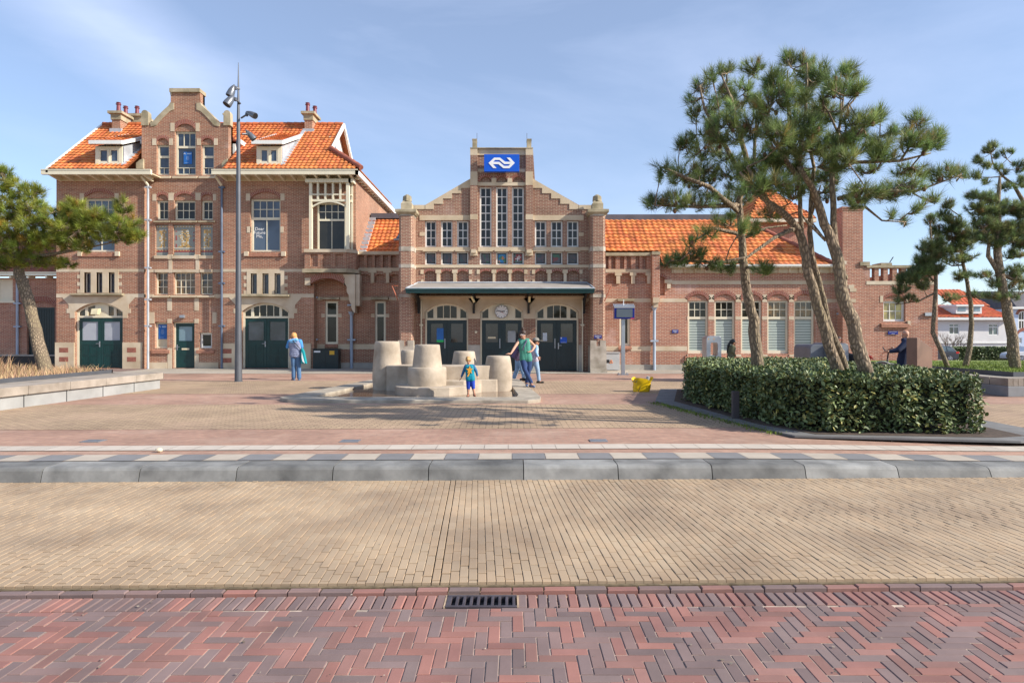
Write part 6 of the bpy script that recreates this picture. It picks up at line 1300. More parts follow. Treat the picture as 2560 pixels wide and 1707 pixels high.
# ================= street lamp
lx, ly = X(596, 20.8), 20.8; zt = Z(157, 20.8)
SL = root('street_lamp', (lx, ly, 0), 'tall tapering grey lamp pole with four spotlight heads in front of the house', 'street lamp')
mb = MB(); mb.tube([(lx, ly, 0), (lx, ly, 1.5), (lx, ly, 4.5), (lx, ly, 8.0), (lx, ly, zt)], [0.115, 0.098, 0.075, 0.058, 0.008], 16); mb.build('pole', M_pole, SL, smooth=True, angle=50)
mb = MB(); mb.lathe(lx, ly, [(0.13, 0.0), (0.13, 0.02), (0.118, 0.03)], 16); mb.build('base_ring', M_pole, SL)
zl5 = view(540, 150, 4.7515)
def lhead(att, joint, tail, mouth, r, yo):
    a = Pt(*zl5(*att), ly); j = Pt(*zl5(*joint), ly + yo); t = Pt(*zl5(*tail), ly + yo); m_ = Pt(*zl5(*mouth), ly + yo * 1.6)
    h = MB(); d = (m_ - t); pts = [t, t + d * 0.2, t + d * 0.5, t + d * 0.85, m_]; r *= 0.86; h.tube(pts, [0.015, r * 0.5, r * 0.85, r, r * 0.98], 16, cap=True); H_ = h.build('lamp_head', plain('lamp_metal_%d' % int(att[1]), (0.16, 0.17, 0.19), 0.35, 0.1, 2, metal=0.5), SL, smooth=True, angle=50)
    u = d.normalized(); h = MB(); h.tube([m_ + u * 0.002, m_ + u * 0.004], [r * 0.9, r * 0.9], 16); h.build('lens', M_black, H_)
    h = MB(); h.tube([a, j], 0.028, 8); h.tube([j - Vector((0.0, 0, 0.05)), j + Vector((0, 0, 0.05))], 0.05, 8); h.build('lamp_arm', M_pole, SL)
lhead((282, 345), (232, 335), (218, 295), (160, 430), 0.145, -0.1); lhead((290, 520), (232, 470), (215, 420), (125, 535), 0.155, -0.25)
lhead((302, 690), (365, 650), (358, 615), (468, 668), 0.115, -0.3); lhead((308, 882), (372, 878), (350, 830), (455, 945), 0.12, 0.15)
# ================= information display
dx_, dy_ = X(1557.5, 24.4), 24.4; DS = root('information_display', (dx_, dy_, 0), 'blue framed electronic display on a grey post beside the entrance', 'display')
mb = MB(); mb.box(dx_ - 0.068, dy_ - 0.05, 0.03, dx_ + 0.068, dy_ + 0.05, 2.15); mb.build('post', M_steel, DS, bevel=0.006)
mb = MB(); mb.box(dx_ - 0.2, dy_ - 0.16, 0.005, dx_ + 0.2, dy_ + 0.16, 0.03)
for sx in (-0.16, 0.16):
    for sy in (-0.12, 0.12): mb.tube([(dx_ + sx, dy_ + sy, 0.03), (dx_ + sx, dy_ + sy, 0.08)], 0.015, 6)
mb.build('foot_plate', M_steel, DS)
a = Pt(1536, 770, dy_ - 0.15); b = Pt(1586, 797, dy_ - 0.15); mb = MB(); mb.prism_x([(dy_ - 0.16, b.z), (dy_ - 0.18, a.z), (dy_ + 0.1, a.z + 0.12), (dy_ + 0.1, b.z)], a.x, b.x); SCN = mb.build('display_case', M_blued, DS, bevel=0.01)
mb = MB(); mb.add([(a.x + 0.075, dy_ - 0.175, b.z + 0.06), (b.x - 0.075, dy_ - 0.175, b.z + 0.06), (b.x - 0.075, dy_ - 0.19, a.z - 0.035), (a.x + 0.075, dy_ - 0.19, a.z - 0.035)], [(0, 1, 2, 3)]); mb.build('screen', plain('screen_grey', (0.10, 0.13, 0.16), 0.25, 0.06), SCN)
mb = MB(); mb.prism_x([(dy_ - 0.2, a.z + 0.005), (dy_ + 0.1, a.z + 0.13), (dy_ + 0.1, a.z + 0.15), (dy_ - 0.2, a.z + 0.03)], a.x - 0.01, b.x + 0.01)
for k in range(14): xx = a.x + (b.x - a.x) * k / 13; mb.tube([(xx, dy_ - 0.2, a.z + 0.045), (xx, dy_ + 0.1, a.z + 0.165)], 0.012, 5)
mb.build('ribbed_hood', M_lead, SCN); mb = MB(); mb.box(b.x - 0.14, dy_ - 0.18, b.z - 0.005, b.x - 0.01, dy_ - 0.15, b.z + 0.03); mb.build('red_label', plain('label_red', (0.5, 0.03, 0.06), 0.4), SCN)
mb = MB(); mb.tube([(dx_ + 0.02, dy_, a.z + 0.1), (dx_ + 0.02, dy_, a.z + 0.32)], 0.014, 6); mb.build('antenna', M_wht, DS)
# ================= yellow shopping bag
by = 17.05; bx = X(1606, by); BG = root('shopping_bag', (bx, by, 0), 'bright yellow sagging shopping bag standing alone on the paving', 'bag')
M_yb = plain('bag_yellow', (0.80, 0.52, 0.01), 0.3, 0.08, 3, bmp=0.4); mb = MB(); rnd = random.Random(4)
N_, K_ = 22, 9; o = []
for k in range(K_ + 1):
    t = k / K_
    for i in range(N_):
        a_ = 2 * math.pi * i / N_; ca, sa = math.cos(a_), math.sin(a_); sx = (abs(ca) ** 0.6) * (1 if ca > 0 else -1); sy = (abs(sa) ** 0.6) * (1 if sa > 0 else -1)
        wdt = 0.205 + 0.06 * t - 0.02 * math.sin(t * 3); o.append((bx + sx * wdt - 0.03 * (1 - t) + 0.02 * math.sin(a_ * 5 + t * 9), by + sy * (0.13 + 0.02 * t) + 0.012 * math.sin(a_ * 7 + t * 5), 0.33 * t + (0.045 * math.sin(a_ * 3 + 1) + 0.02 * ca * ca) * (t ** 3)))
mb.add(o, [(k * N_ + i, k * N_ + (i + 1) % N_, (k + 1) * N_ + (i + 1) % N_, (k + 1) * N_ + i) for k in range(K_) for i in range(N_)] + [tuple(range(N_ - 1, -1, -1))]); mb.build('bag_body', M_yb, BG, smooth=True)
mb = MB(); mb.ell((bx, by, 0.2), 0.2, 0.12, 0.1); mb.tube([(bx + 0.10, by, 0.2), (bx + 0.15, by - 0.02, 0.40)], 0.045, 10); mb.build('contents', M_lead, BG)
mb = MB(); mb.tube([(bx - 0.17, by - 0.15, 0.3), (bx - 0.2, by - 0.18, 0.26), (bx - 0.26, by - 0.14, 0.28), (bx - 0.22, by - 0.1, 0.34)], 0.010, 6); mb.tube([(bx - 0.14, by - 0.16, 0.02), (bx - 0.10, by - 0.165, 0.09), (bx - 0.09, by - 0.165, 0.16)], 0.008, 6); mb.build('handle', M_black, BG)
# ================= planters with benches
M_wood = plain('weathered_wood', (0.30, 0.25, 0.20), 0.85, 0.25, 2.2, c2=(0.42, 0.36, 0.30), bmp=0.5); M_cwht = plain('pale_concrete', (0.30, 0.30, 0.29), 0.8, 0.1, 2, c2=(0.36, 0.36, 0.35)); M_cgry = plain('grey_concrete', (0.24, 0.245, 0.25), 0.8, 0.15, 2)
PB = root('planter_bench', (-10.5, 15, 0), 'long pale concrete planter bench with a wooden seat slab under the left pine', 'planter bench')
fr_ = lambda y: -9.93 + (y - 12.7) * 0.045
mb = MB(); mb.prism_z([(-24, 8.2), (fr_(9.2) - 0.04, 9.2), (fr_(18.05) - 0.04, 18.05), (-10.7, 18.6), (-24, 22.6)], 0.0, 0.255); mb.build('base', M_cwht, PB)
for y in (9.6, 10.8, 12.0, 13.3, 14.5, 15.7, 16.9): mb = MB(); xx = fr_(y); mb.box(xx - 0.2, y - 0.01, 0.0, xx - 0.036, y + 0.01, 0.256); mb.build('joint', M_black, PB)
mb = MB()
for k in range(8): ya, yb2 = 8.6 + k * 1.19, 8.6 + (k + 1) * 1.19 - 0.012; mb.prism_z([(-10.95, ya), (fr_(ya) + 0.02, ya), (fr_(yb2) + 0.02, yb2), (-10.95, yb2 - 0.0)], 0.262, 0.44)
mb.prism_z([(-10.95, 18.13), (fr_(18.13) + 0.02, 18.13), (-10.4, 18.3), (-16, 20.6), (-16, 19.9)], 0.262, 0.44); mb.build('seat', M_wood, PB, bevel=0.008)
mb = MB(); mb.box(-10.98, 8, 0.44, -10.94, 17.85, 0.535); mb.add([(-10.96, 17.85, 0.42), (-16, 20.0, 0.42), (-16, 20.0, 0.52), (-10.96, 17.85, 0.535), (-10.93, 17.88, 0.42), (-16, 20.05, 0.42), (-16, 20.05, 0.52), (-10.93, 17.88, 0.535)], [(0, 3, 2, 1), (4, 5, 6, 7), (3, 7, 6, 2)]); mb.build('steel_edge', M_pole, PB)
mb = MB(); mb.add([(-24, 8, 0.45), (-10.98, 8, 0.45), (-10.98, 17.8, 0.45), (-16, 20.0, 0.45), (-24, 22.4, 0.45)], [(0, 1, 2, 3, 4)]); mb.build('soil', plain('soil', (0.13, 0.09, 0.06), 0.95, 0.4, 8), PB)
rnd = random.Random(21)
def blades(name, n, area, h0, h1, w_, mat, z, lean=0.35, seed=3, dens=None, tri=1):
    rnd = random.Random(seed); mb = MB(); c = 0
    while c < n:
        x, y = area(rnd)
        if dens and rnd.random() > dens(x, y): continue
        a = rnd.uniform(0, 6.283); h = rnd.uniform(h0, h1); l = rnd.uniform(0, lean) * h; t = rnd.uniform(0.7, 1.2); dx, dy = math.cos(a) * w_, math.sin(a) * w_; b = rnd.uniform(0, 6.283)
        p1 = (x + math.cos(b) * l * 0.4, y + math.sin(b) * l * 0.4, z + h * 0.6); p2 = (x + math.cos(b) * l, y + math.sin(b) * l, z + h)
        mb.add([(x - dx, y - dy, z), (x + dx, y + dy, z), (p1[0] + dx * 0.7, p1[1] + dy * 0.7, p1[2]), (p1[0] - dx * 0.7, p1[1] - dy * 0.7, p1[2]), p2], [(0, 1, 2, 3), (3, 2, 4)], 0, (t, t * rnd.uniform(0.85, 1.1), t * rnd.uniform(0.8, 1.1))); c += 1
    o = mb.build(name, mat); o['kind'] = 'stuff'; o['category'] = 'grass'; return o
M_dry = plain('dry_grass', (0.40, 0.25, 0.13), 0.9, 0.25, 2, c2=(0.58, 0.40, 0.24), attr=True); M_gr = plain('lawn_grass', (0.10, 0.17, 0.02), 0.8, 0.3, 1.5, c2=(0.26, 0.34, 0.04), attr=True)
def ar(r):
    while True:
        y = r.uniform(10, 20.5); x = r.uniform(-19, -11.0)
        if y < 17.8 - 0.0 or (x < -11.0 - (y - 17.85) * 2.35): return x, y
o = blades('dry_grass', 15000, ar, 0.07, 0.26, 0.007, M_dry, 0.45, 0.9, 3); o['label'] = 'dry straw coloured grass growing in the left planter'
o = blades('dry_shrub', 3500, lambda r: (r.gauss(-15.0, 0.9), r.gauss(16.4, 0.7)), 0.15, 0.62, 0.008, M_dry, 0.45, 0.8, 5); o['label'] = 'taller tangle of dry brown stems at the left edge'
LP = root('planter_bench', (14, 17, 0), 'grey concrete planter bench with slatted wood seat and green lawn at right', 'planter bench')
ply = [(11.85, 15.6), (22, 15.9), (26, 24), (11.85, 24)]
mb = MB(); mb.prism_z(ply, 0, 0.25); mb.build('base', M_cgry, LP, bevel=0.01)
mb = MB(); mb.box(11.87, 16.25, 0.255, 12.45, 24, 0.44); mb.build('seat', plain('grey_wood', (0.33, 0.29, 0.24), 0.85, 0.2, 2), LP, bevel=0.006); mb = MB()
for k in range(60): xx = 11.87 + k * 0.125; yy = 15.62 + (xx - 11.85) * 0.03; mb.box(xx, yy, 0.255, xx + 0.112, yy + 0.6, 0.44)
mb.build('seat_slats', M_wood, LP)
mb = MB(); mb.add([(12.47, 16.24, 0.4), (22, 16.5, 0.4), (22, 16.5, 0.56), (12.47, 16.24, 0.56), (12.47, 24, 0.4), (12.47, 24, 0.56)], [(0, 1, 2, 3), (0, 3, 5, 4)]); mb.build('steel_edge', M_black if False else M_pole, LP)
mb = MB(); mb.add([(12.47, 16.25, 0.53), (22, 16.5, 0.53), (26, 24, 0.56), (12.47, 24, 0.56)], [(0, 1, 2, 3)]); mb.build('lawn', plain('lawn_base', (0.10, 0.15, 0.025), 0.95, 0.3, 3, c2=(0.22, 0.28, 0.04)), LP)
o = blades('lawn_grass', 15000, lambda r: (r.uniform(12.5, 19), r.uniform(16.3, 23)), 0.02, 0.09, 0.006, M_gr, 0.53, 0.8, 8); o['label'] = 'bright green lawn grass in the right planter'
# ================= hedge
HP = [(3.82, 14.3), (4.0, 11.8), (4.22, 10.3), (4.6, 9.6), (6.75, 9.45), (7.0, 9.8), (7.9, 17.0), (4.6, 17.2)]
HZ = 0.87
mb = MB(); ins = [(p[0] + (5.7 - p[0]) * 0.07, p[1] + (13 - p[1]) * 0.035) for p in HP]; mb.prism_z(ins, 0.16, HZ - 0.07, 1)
rnd = random.Random(31)
def leaf(p, nrm):
    L = rnd.uniform(0.026, 0.048); W = L * rnd.uniform(0.42, 0.55)
    d = (Vector(nrm) * rnd.uniform(0.2, 1.0) + Vector((rnd.uniform(-1, 1), rnd.uniform(-1, 1), rnd.uniform(-0.8, 0.9)))).normalized()
    up = (Vector((rnd.uniform(-.7, .7), rnd.uniform(-.7, .7), 1)) + Vector(nrm) * 0.8).normalized(); s = d.cross(up).normalized(); up = s.cross(d)
    p = Vector(p); t = rnd.uniform(0.6, 1.35); g = rnd.random(); col = (t * (1.0 + 0.9 * (g > 0.86)), t * (1 + 0.35 * (g > 0.86)), t * rnd.uniform(0.8, 1.2))
    vv = [p - d * L, p + s * W - d * L * 0.25 + up * W * 0.3, p + s * W * 0.8 + d * L * 0.45 + up * W * 0.25, p + d * L, p - s * W * 0.8 + d * L * 0.45 + up * W * 0.25, p - s * W - d * L * 0.25 + up * W * 0.3]
    mb.add(vv, [(0, 1, 2, 3), (0, 3, 4, 5)], 0, col)
n = len(HP)
def inside(x, y):
    c = False
    for i in range(n):
        (xa, ya), (xb, yb2) = HP[i], HP[(i + 1) % n]
        if (ya > y) != (yb2 > y) and x < (xb - xa) * (y - ya) / (yb2 - ya) + xa: c = not c
    return c
for i in range(n):
    p, q = Vector(HP[i]), Vector(HP[(i + 1) % n]); L = (q - p).length; nr = Vector((q.y - p.y, -(q.x - p.x))).normalized()
    near = i in (0, 1, 2, 3, 4); den = 1500 if near else 260
    for k in range(int(L * HZ * den)):
        t = rnd.random(); z = 0.04 + (HZ - 0.04) * rnd.random() ** 0.9; b = p + (q - p) * t
        bulge = 0.04 * math.sin(t * L * 5 + z * 4) + 0.03 * math.sin(t * L * 11 + 2) + rnd.uniform(-0.13, 0.045)
        leaf((b.x + nr.x * bulge, b.y + nr.y * bulge, z - (0.03 if z > HZ - 0.05 else 0)), (nr.x, nr.y, 0.25))
c = 0
while c < 15000:
    x, y = rnd.uniform(3.8, 8), rnd.uniform(9.4, 17.2)
    if rnd.random() > (1.0 if y < 12.5 else 0.6) or not inside(x, y): continue
    leaf((x, y, HZ + rnd.uniform(-0.09, 0.035) + 0.025 * math.sin(x * 4) * math.sin(y * 3.1)), (0, 0, 1)); c += 1
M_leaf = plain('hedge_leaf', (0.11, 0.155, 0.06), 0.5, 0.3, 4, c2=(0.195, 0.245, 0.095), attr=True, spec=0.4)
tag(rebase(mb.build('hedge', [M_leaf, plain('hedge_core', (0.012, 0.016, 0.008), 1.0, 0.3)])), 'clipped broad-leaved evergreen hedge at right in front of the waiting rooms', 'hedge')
mb = MB(); bo = [(3.15, 14.35), (3.85, 10.1), (4.05, 9.35), (6.9, 8.85), (7.9, 9.0), (8.3, 17.6), (4.0, 17.6)]; mb.prism_z(bo, 0.0, 0.03); o = mb.build('planting_border', plain('border_stone', (0.17, 0.165, 0.16), 0.85, 0.2, 3)); struct(o)
mb = MB(); bi = [(3.55, 14.3), (3.98, 10.5), (4.4, 9.45), (6.8, 9.15), (7.3, 9.3), (8.1, 17.4), (4.4, 17.4)]; mb.prism_z(bi, 0.03, 0.036); struct(mb.build('planting_bed', plain('bed_soil', (0.075, 0.05, 0.035), 0.95, 0.5, 14)))
o = blades('weeds', 1500, lambda r: (lambda t: (3.2 + 0.85 * t + r.gauss(-0.12, 0.1), 14.2 - 4.6 * t))(r.random()), 0.01, 0.05, 0.006, M_gr, 0.005, 0.9, 12); o['label'] = 'small green weeds along the border of the hedge bed'
x_, y_ = X(1838, 11.3), 11.3; mb = MB(); mb.box(x_ - 0.06, y_ - 0.05, 0, x_ + 0.06, y_ + 0.03, 0.5); mb.box(x_ - 0.065, y_ - 0.055, 0, x_ + 0.065, y_ + 0.035, 0.03); tag(rebase(mb.build('bollard', plain('slate', (0.07, 0.06, 0.062), 0.7), bevel=0.01)), 'short dark grey post standing in the gap of the hedge corner', 'bollard')
# ================= bins and other furniture behind the hedge
def portalframe():
    Y = 21.0; x0, z0, x1, z1_ = X(1766.5, Y), 0.0, X(1803.5, Y), Z(839.5, Y); r_ = 0.10; hx0, hx1, hz0, hz1 = X(1776.5, Y), X(1794.5, Y), Z(889, Y), Z(856.5, Y)
    s = root('waste_bin', ((x0 + x1) / 2, Y + 0.25, 0), 'silver steel litter bin with rounded top and tall open slot behind the hedge', 'bin')
    mb = MB()
    def rr(x0, z0, x1, z1_, r, n=5, rb=None):
        rb = r if rb is None else rb; P = []
        for (cx, cz, a0, q) in ((x1 - r, z1_ - r, 0, r), (x0 + r, z1_ - r, 90, r), (x0 + rb, z0 + rb, 180, rb), (x1 - rb, z0 + rb, 270, rb)):
            for k in range(n + 1): a = R(a0 + 90 * k / n); P.append((cx + q * math.cos(a), cz + q * math.sin(a)))
        return P
    O, I = rr(x0, z0, x1, z1_, r_, rb=0.01), rr(hx0, hz0, hx1, hz1, 0.05); k = len(O)
    vv = [(p[0], Y, p[1]) for p in O] + [(p[0], Y, p[1]) for p in I] + [(p[0], Y + 0.5, p[1]) for p in O] + [(p[0], Y + 0.5, p[1]) for p in I]; fs = []
    for i in range(k): j = (i + 1) % k; fs += [(i + k, j + k, j, i), (i + 2 * k, j + 2 * k, j + 3 * k, i + 3 * k), (i, j, j + 2 * k, i + 2 * k), (j + k, i + k, i + 3 * k, j + 3 * k)]
    mb.add(vv, fs); mb.build('housing', M_steel, s, bevel=0.006)
    m = MB(); m.box(x0 + 0.05, Y - 0.004, z1_ - 0.12, x0 + 0.08, Y, z1_ - 0.09); m.box((x0 + x1) / 2 - 0.01, Y - 0.004, z1_ - 0.13, (x0 + x1) / 2 + 0.01, Y, z1_ - 0.07); m.build('stickers', plain('sticker_orange', (0.7, 0.35, 0.05), 0.5), s)
    return rr
rrp = portalframe()
def container(u0, u1, v, Y, dep, side, lab):
    x0, x1, zt = X(u0, Y), X(u1, Y), Z(v, Y); s = root('container', ((x0 + x1) / 2, Y + dep / 2, 0), lab, 'container', 'grey containers behind the hedge'); P = rrp(x0, 0, x1, zt, 0.14, rb=0.01)
    mb = MB(); mb.prism_y([(p[0], p[1]) for p in P], Y, Y + dep); mb.build('housing', plain('container_%d' % u0, (0.15, 0.165, 0.19), 0.45, 0.1, metal=0.2), s, bevel=0.01)
    if side: mb = MB(); mb.prism_y([(p[0], p[1]) for p in rrp(x0 + 0.03, 0.05, x1 - 0.03, zt - 0.03, 0.12, rb=0.01)], Y - 0.02, Y); D_ = mb.build('door', plain('container_door_%d' % u0, (0.26, 0.28, 0.31), 0.45, 0.08), s); mb = MB(); mb.box((x0 + x1) / 2 + 0.06, Y - 0.05, 0.95, (x0 + x1) / 2 + 0.085, Y - 0.02, 1.12); mb.build('handle', M_steel, D_)
container(2026, 2068, 861, 20.5, 1.2, False, 'dark grey round-topped container left of the twin pine trunks'); container(2068, 2122, 857.5, 20.3, 1.1, True, 'grey round-topped container with a lighter door right of the twin pine trunks')
mb = MB(); Y = 17.4; xa, xm, xb = X(2266, Y + 0.15), X(2293, Y - 0.05), X(2328, Y + 0.45); zt = 1.41; zr = 1.13
b_ = [(xa, Y + 0.15), (xm, Y - 0.05), (xb, Y + 0.40), (xb - 0.33, Y + 0.62)]; zz = [zt, zt, zr, zr]; mb.add([(p[0], p[1], 0) for p in b_] + [(p[0], p[1], z) for p, z in zip(b_, zz)], [(0, 1, 5, 4), (1, 2, 6, 5), (2, 3, 7, 6), (3, 0, 4, 7), (4, 5, 6, 7)]); tag(rebase(mb.build('steel_pillar', plain('brown_steel', (0.15, 0.085, 0.06), 0.45, 0.12, 2, c2=(0.21, 0.12, 0.085), metal=0.1), bevel=0.01)), 'brown metal pillar with sloping top beside the man with the bicycle', 'pillar')
# ================= far houses, car and hedge on the street
def gzf(x, y): return gz(x, y)
Yh = 70.0; zw = view(2240, 640, 4.356); rw = lambda *a: rect(zw, *a, Yh)
WH = root('white_house', (X(2440, Yh), Yh + 4, -1.4), 'white rendered house with orange hipped roof and dormer across the street', 'house')
x0, _, x1, zt = rw(380, 695, 1222, 950); mwh = plain('white_render', (0.72, 0.70, 0.68), 0.8, 0.06, 0.5)
wA_, wB_ = rw(575, 735, 688, 855), rw(1003, 738, 1115, 862); mb = MB(); wall(mb, x0, x1, -1.6, zt, [(*wA_, 0), (*wB_, 0)], Yh, 0.15); mb.quad((x0, Yh, -1.6), (x0, Yh, zt), (x0, Yh + 9, zt), (x0, Yh + 9, -1.6)); mb.quad((x1, Yh, -1.6), (x1, Yh + 9, -1.6), (x1, Yh + 9, zt), (x1, Yh, zt)); mb.build('wall', mwh, WH)
for q in (wA_, wB_): window(WH, *q, Yh + 0.03, 2, 1, glassmat('gl_%d' % int(q[0]), (0.12, 0.20, 0.22)), M_white, split=q[3] - 0.35, fw=0.10, mw=0.09)
q = rw(370, 670, 1235, 697); mb = MB(); mb.box(q[0], Yh - 0.6, q[1], q[2], Yh + 0.1, q[3]); mb.build('gutter', M_white, WH)
q2 = rw(420, 940, 1235, 952); mb = MB(); mb.box(x0, Yh - 0.1, q2[1], x1, Yh, q2[3]); mb.build('string_course', M_white, WH)
for a, b in ((960, 1018), (1180, 1222)): q2 = rw(a, 982, b, 1010); mb = MB(); mb.box(q2[0], Yh - 0.05, q2[1], q2[2], Yh + 0.05, q2[3]); mb.build('low_window', G_dark, WH)
zr_ = Z(zw(0, 535)[1], Yh + 3); mt = plain('far_tile', (0.55, 0.13, 0.05), 0.75, 0.15, 1, attr=True)
xr_a, xr_b = X(zw(500, 0)[0], Yh + 3), X(zw(945, 0)[0], Yh + 3); L0, R0 = q[0], q[2]
tiles_plane('roof', lambda t: L0 + (xr_a - L0) * t * 0.5, lambda t: R0 + (xr_b - R0) * t, Yh - 0.55, q[3], Yh + 3, zr_, WH, tw=0.45, rows=9, seed=30, mat=mt, amp=0.06)
zq_ = Z(zw(0, 365)[1], Yh + 6); tiles_plane('roof', lambda t: X(zw(572 - 62 * t, 0)[0], Yh + 4), lambda t: X(zw(960 - 140 * t, 0)[0], Yh + 4), Yh + 3, zr_ - 0.1, Yh + 6, zq_, WH, tw=0.45, rows=9, seed=31, mat=mt, amp=0.06)
mb = MB(); mb.box(x0, Yh + 3.2, 0, X(zw(950, 0)[0], Yh + 3), Yh + 9, zr_ - 0.2); mb.build('rear_block', mwh, WH)
q = rw(640, 535, 920, 628); mb = MB(); mb.box(q[0], Yh - 0.2, q[1], q[2], Yh + 2.6, q[3]); mb.box(q[0] - 0.1, Yh - 0.4, q[3] - 0.15, q[2] + 0.1, Yh + 2.8, q[3] + 0.05); D_ = mb.build('dormer', M_white, WH)
for a, b in ((662, 745), (835, 900)): w__ = rw(a, 552, b, 602); mb = MB(); mb.box(w__[0], Yh - 0.23, w__[1], w__[2], Yh - 0.2, w__[3]); mb.build('dormer_pane', G_teal, D_)
Yb = 72.0; rb = lambda *a: rect(zw, *a, Yb); x0, _, x1, zt = rb(1240, 575, 1640, 1000)
BH = root('pale_blue_house', (x0 + 4, Yb + 4, -1.4), 'pale blue house with arched window at the right edge of the photo', 'house')
qa, qb = rb(1330, 640, 1440, 800), rb(1338, 890, 1372, 950); mb = MB(); wall(mb, x0, x1, -1.6, zt, [(*qa, 0.45), (*qb, 0)], Yb, 0.2); mb.quad((x0, Yb, -1.6), (x0, Yb, zt), (x0, Yb + 9, zt), (x0, Yb + 9, -1.6)); mb.build('wall', plain('blue_render', (0.50, 0.60, 0.76), 0.8, 0.05, 0.5), BH)
window(BH, *qa, Yb + 0.05, 3, 1, G_dark, M_white, rise=0.45, fw=0.14, mw=0.08, split=qa[3] - 0.6); window(BH, *qb, Yb + 0.05, 2, 2, G_dark, M_white, fw=0.1); ring(qa[0], qa[2], qa[3], 0.45, 0.3, Yb, BH, 0.03, 0.15)
mb = MB(); q = rb(1225, 555, 1640, 578); mb.box(q[0], Yb - 0.5, q[1], q[2], Yb + 0.2, q[3]); mb.build('cornice', M_white, BH); mb = MB(); mb.prism_x([(Yb - 0.2, q[3]), (Yb + 9, q[3]), (Yb + 7, q[3] + 2.2), (Yb + 1.5, q[3] + 1.8)], x0 + 0.6, x1); mb.build('roof', M_darkroof, BH)
for a, b in ((1322, 1400),): q = rb(a, 840, b + 60, 880); mb = MB(); pts = seg_arch(q[0], q[2], q[1], 1.0); mb.prism_y(pts + [(p[0], p[1] - 0.35) for p in pts[::-1]], Yb - 0.06, Yb); mb.build('door_arch', M_arch, BH)
# hedge along the street
mb = MB(); rnd = random.Random(41); Ys = 63.0; hx0, hx1 = X(2385, Ys), X(2750, Ys); ht = Z(869, Ys); mb.box(hx0 + 0.2, Ys + 0.3, -1.2, hx1, Ys + 1.4, ht - 0.1, 1)
def hleaf(p, s):
    d = Vector((rnd.uniform(-1, 1), rnd.uniform(-1, 1), rnd.uniform(-1, 1))).normalized(); u = d.orthogonal().normalized() * s; v_ = d.cross(u).normalized() * s * 0.6; p = Vector(p); t = rnd.uniform(0.6, 1.4); mb.add([p - u, p + v_, p + u, p - v_], [(0, 1, 2, 3)], 0, (t, t, t))
for k in range(7000): hleaf((rnd.uniform(hx0, hx1), Ys + rnd.uniform(0.0, 0.35), rnd.uniform(-1.0, ht)), 0.13)
for k in range(2500): hleaf((rnd.uniform(hx0, hx1), Ys + rnd.uniform(0, 1.4), ht + rnd.uniform(-0.15, 0.08)), 0.13)
tag(rebase(mb.build('hedge', [M_leaf, MATS['hedge_core']])), 'long dark hedge across the street in front of the white house', 'hedge')
# bare shrub
rnd = random.Random(51); mb = MB(); c0 = Vector((X(2378, 66), 66.0, -1.1))
def grow(p, d, L, r, k):
    q = p + d * L; mb.tube([p, (p + q) / 2 + Vector((rnd.uniform(-1, 1), 0, 0)) * L * 0.06, q], [r, r * 0.85, r * 0.6], 4, cap=False)
    if k > 0:
        for _ in range(3): grow(p.lerp(q, rnd.uniform(0.5, 1)), (d + Vector((rnd.uniform(-.75, .75), rnd.uniform(-.5, .5), rnd.uniform(-.1, .5)))).normalized(), L * rnd.uniform(0.55, 0.8), r * 0.55, k - 1)
for _ in range(6): grow(c0, Vector((rnd.uniform(-.7, .7), rnd.uniform(-.3, .3), 1)).normalized(), 1.5, 0.05, 3)
tag(rebase(mb.build('bare_shrub', plain('bare_twig', (0.20, 0.15, 0.11), 0.9, 0.2))), 'leafless shrub with spreading twigs before the white house', 'shrub')
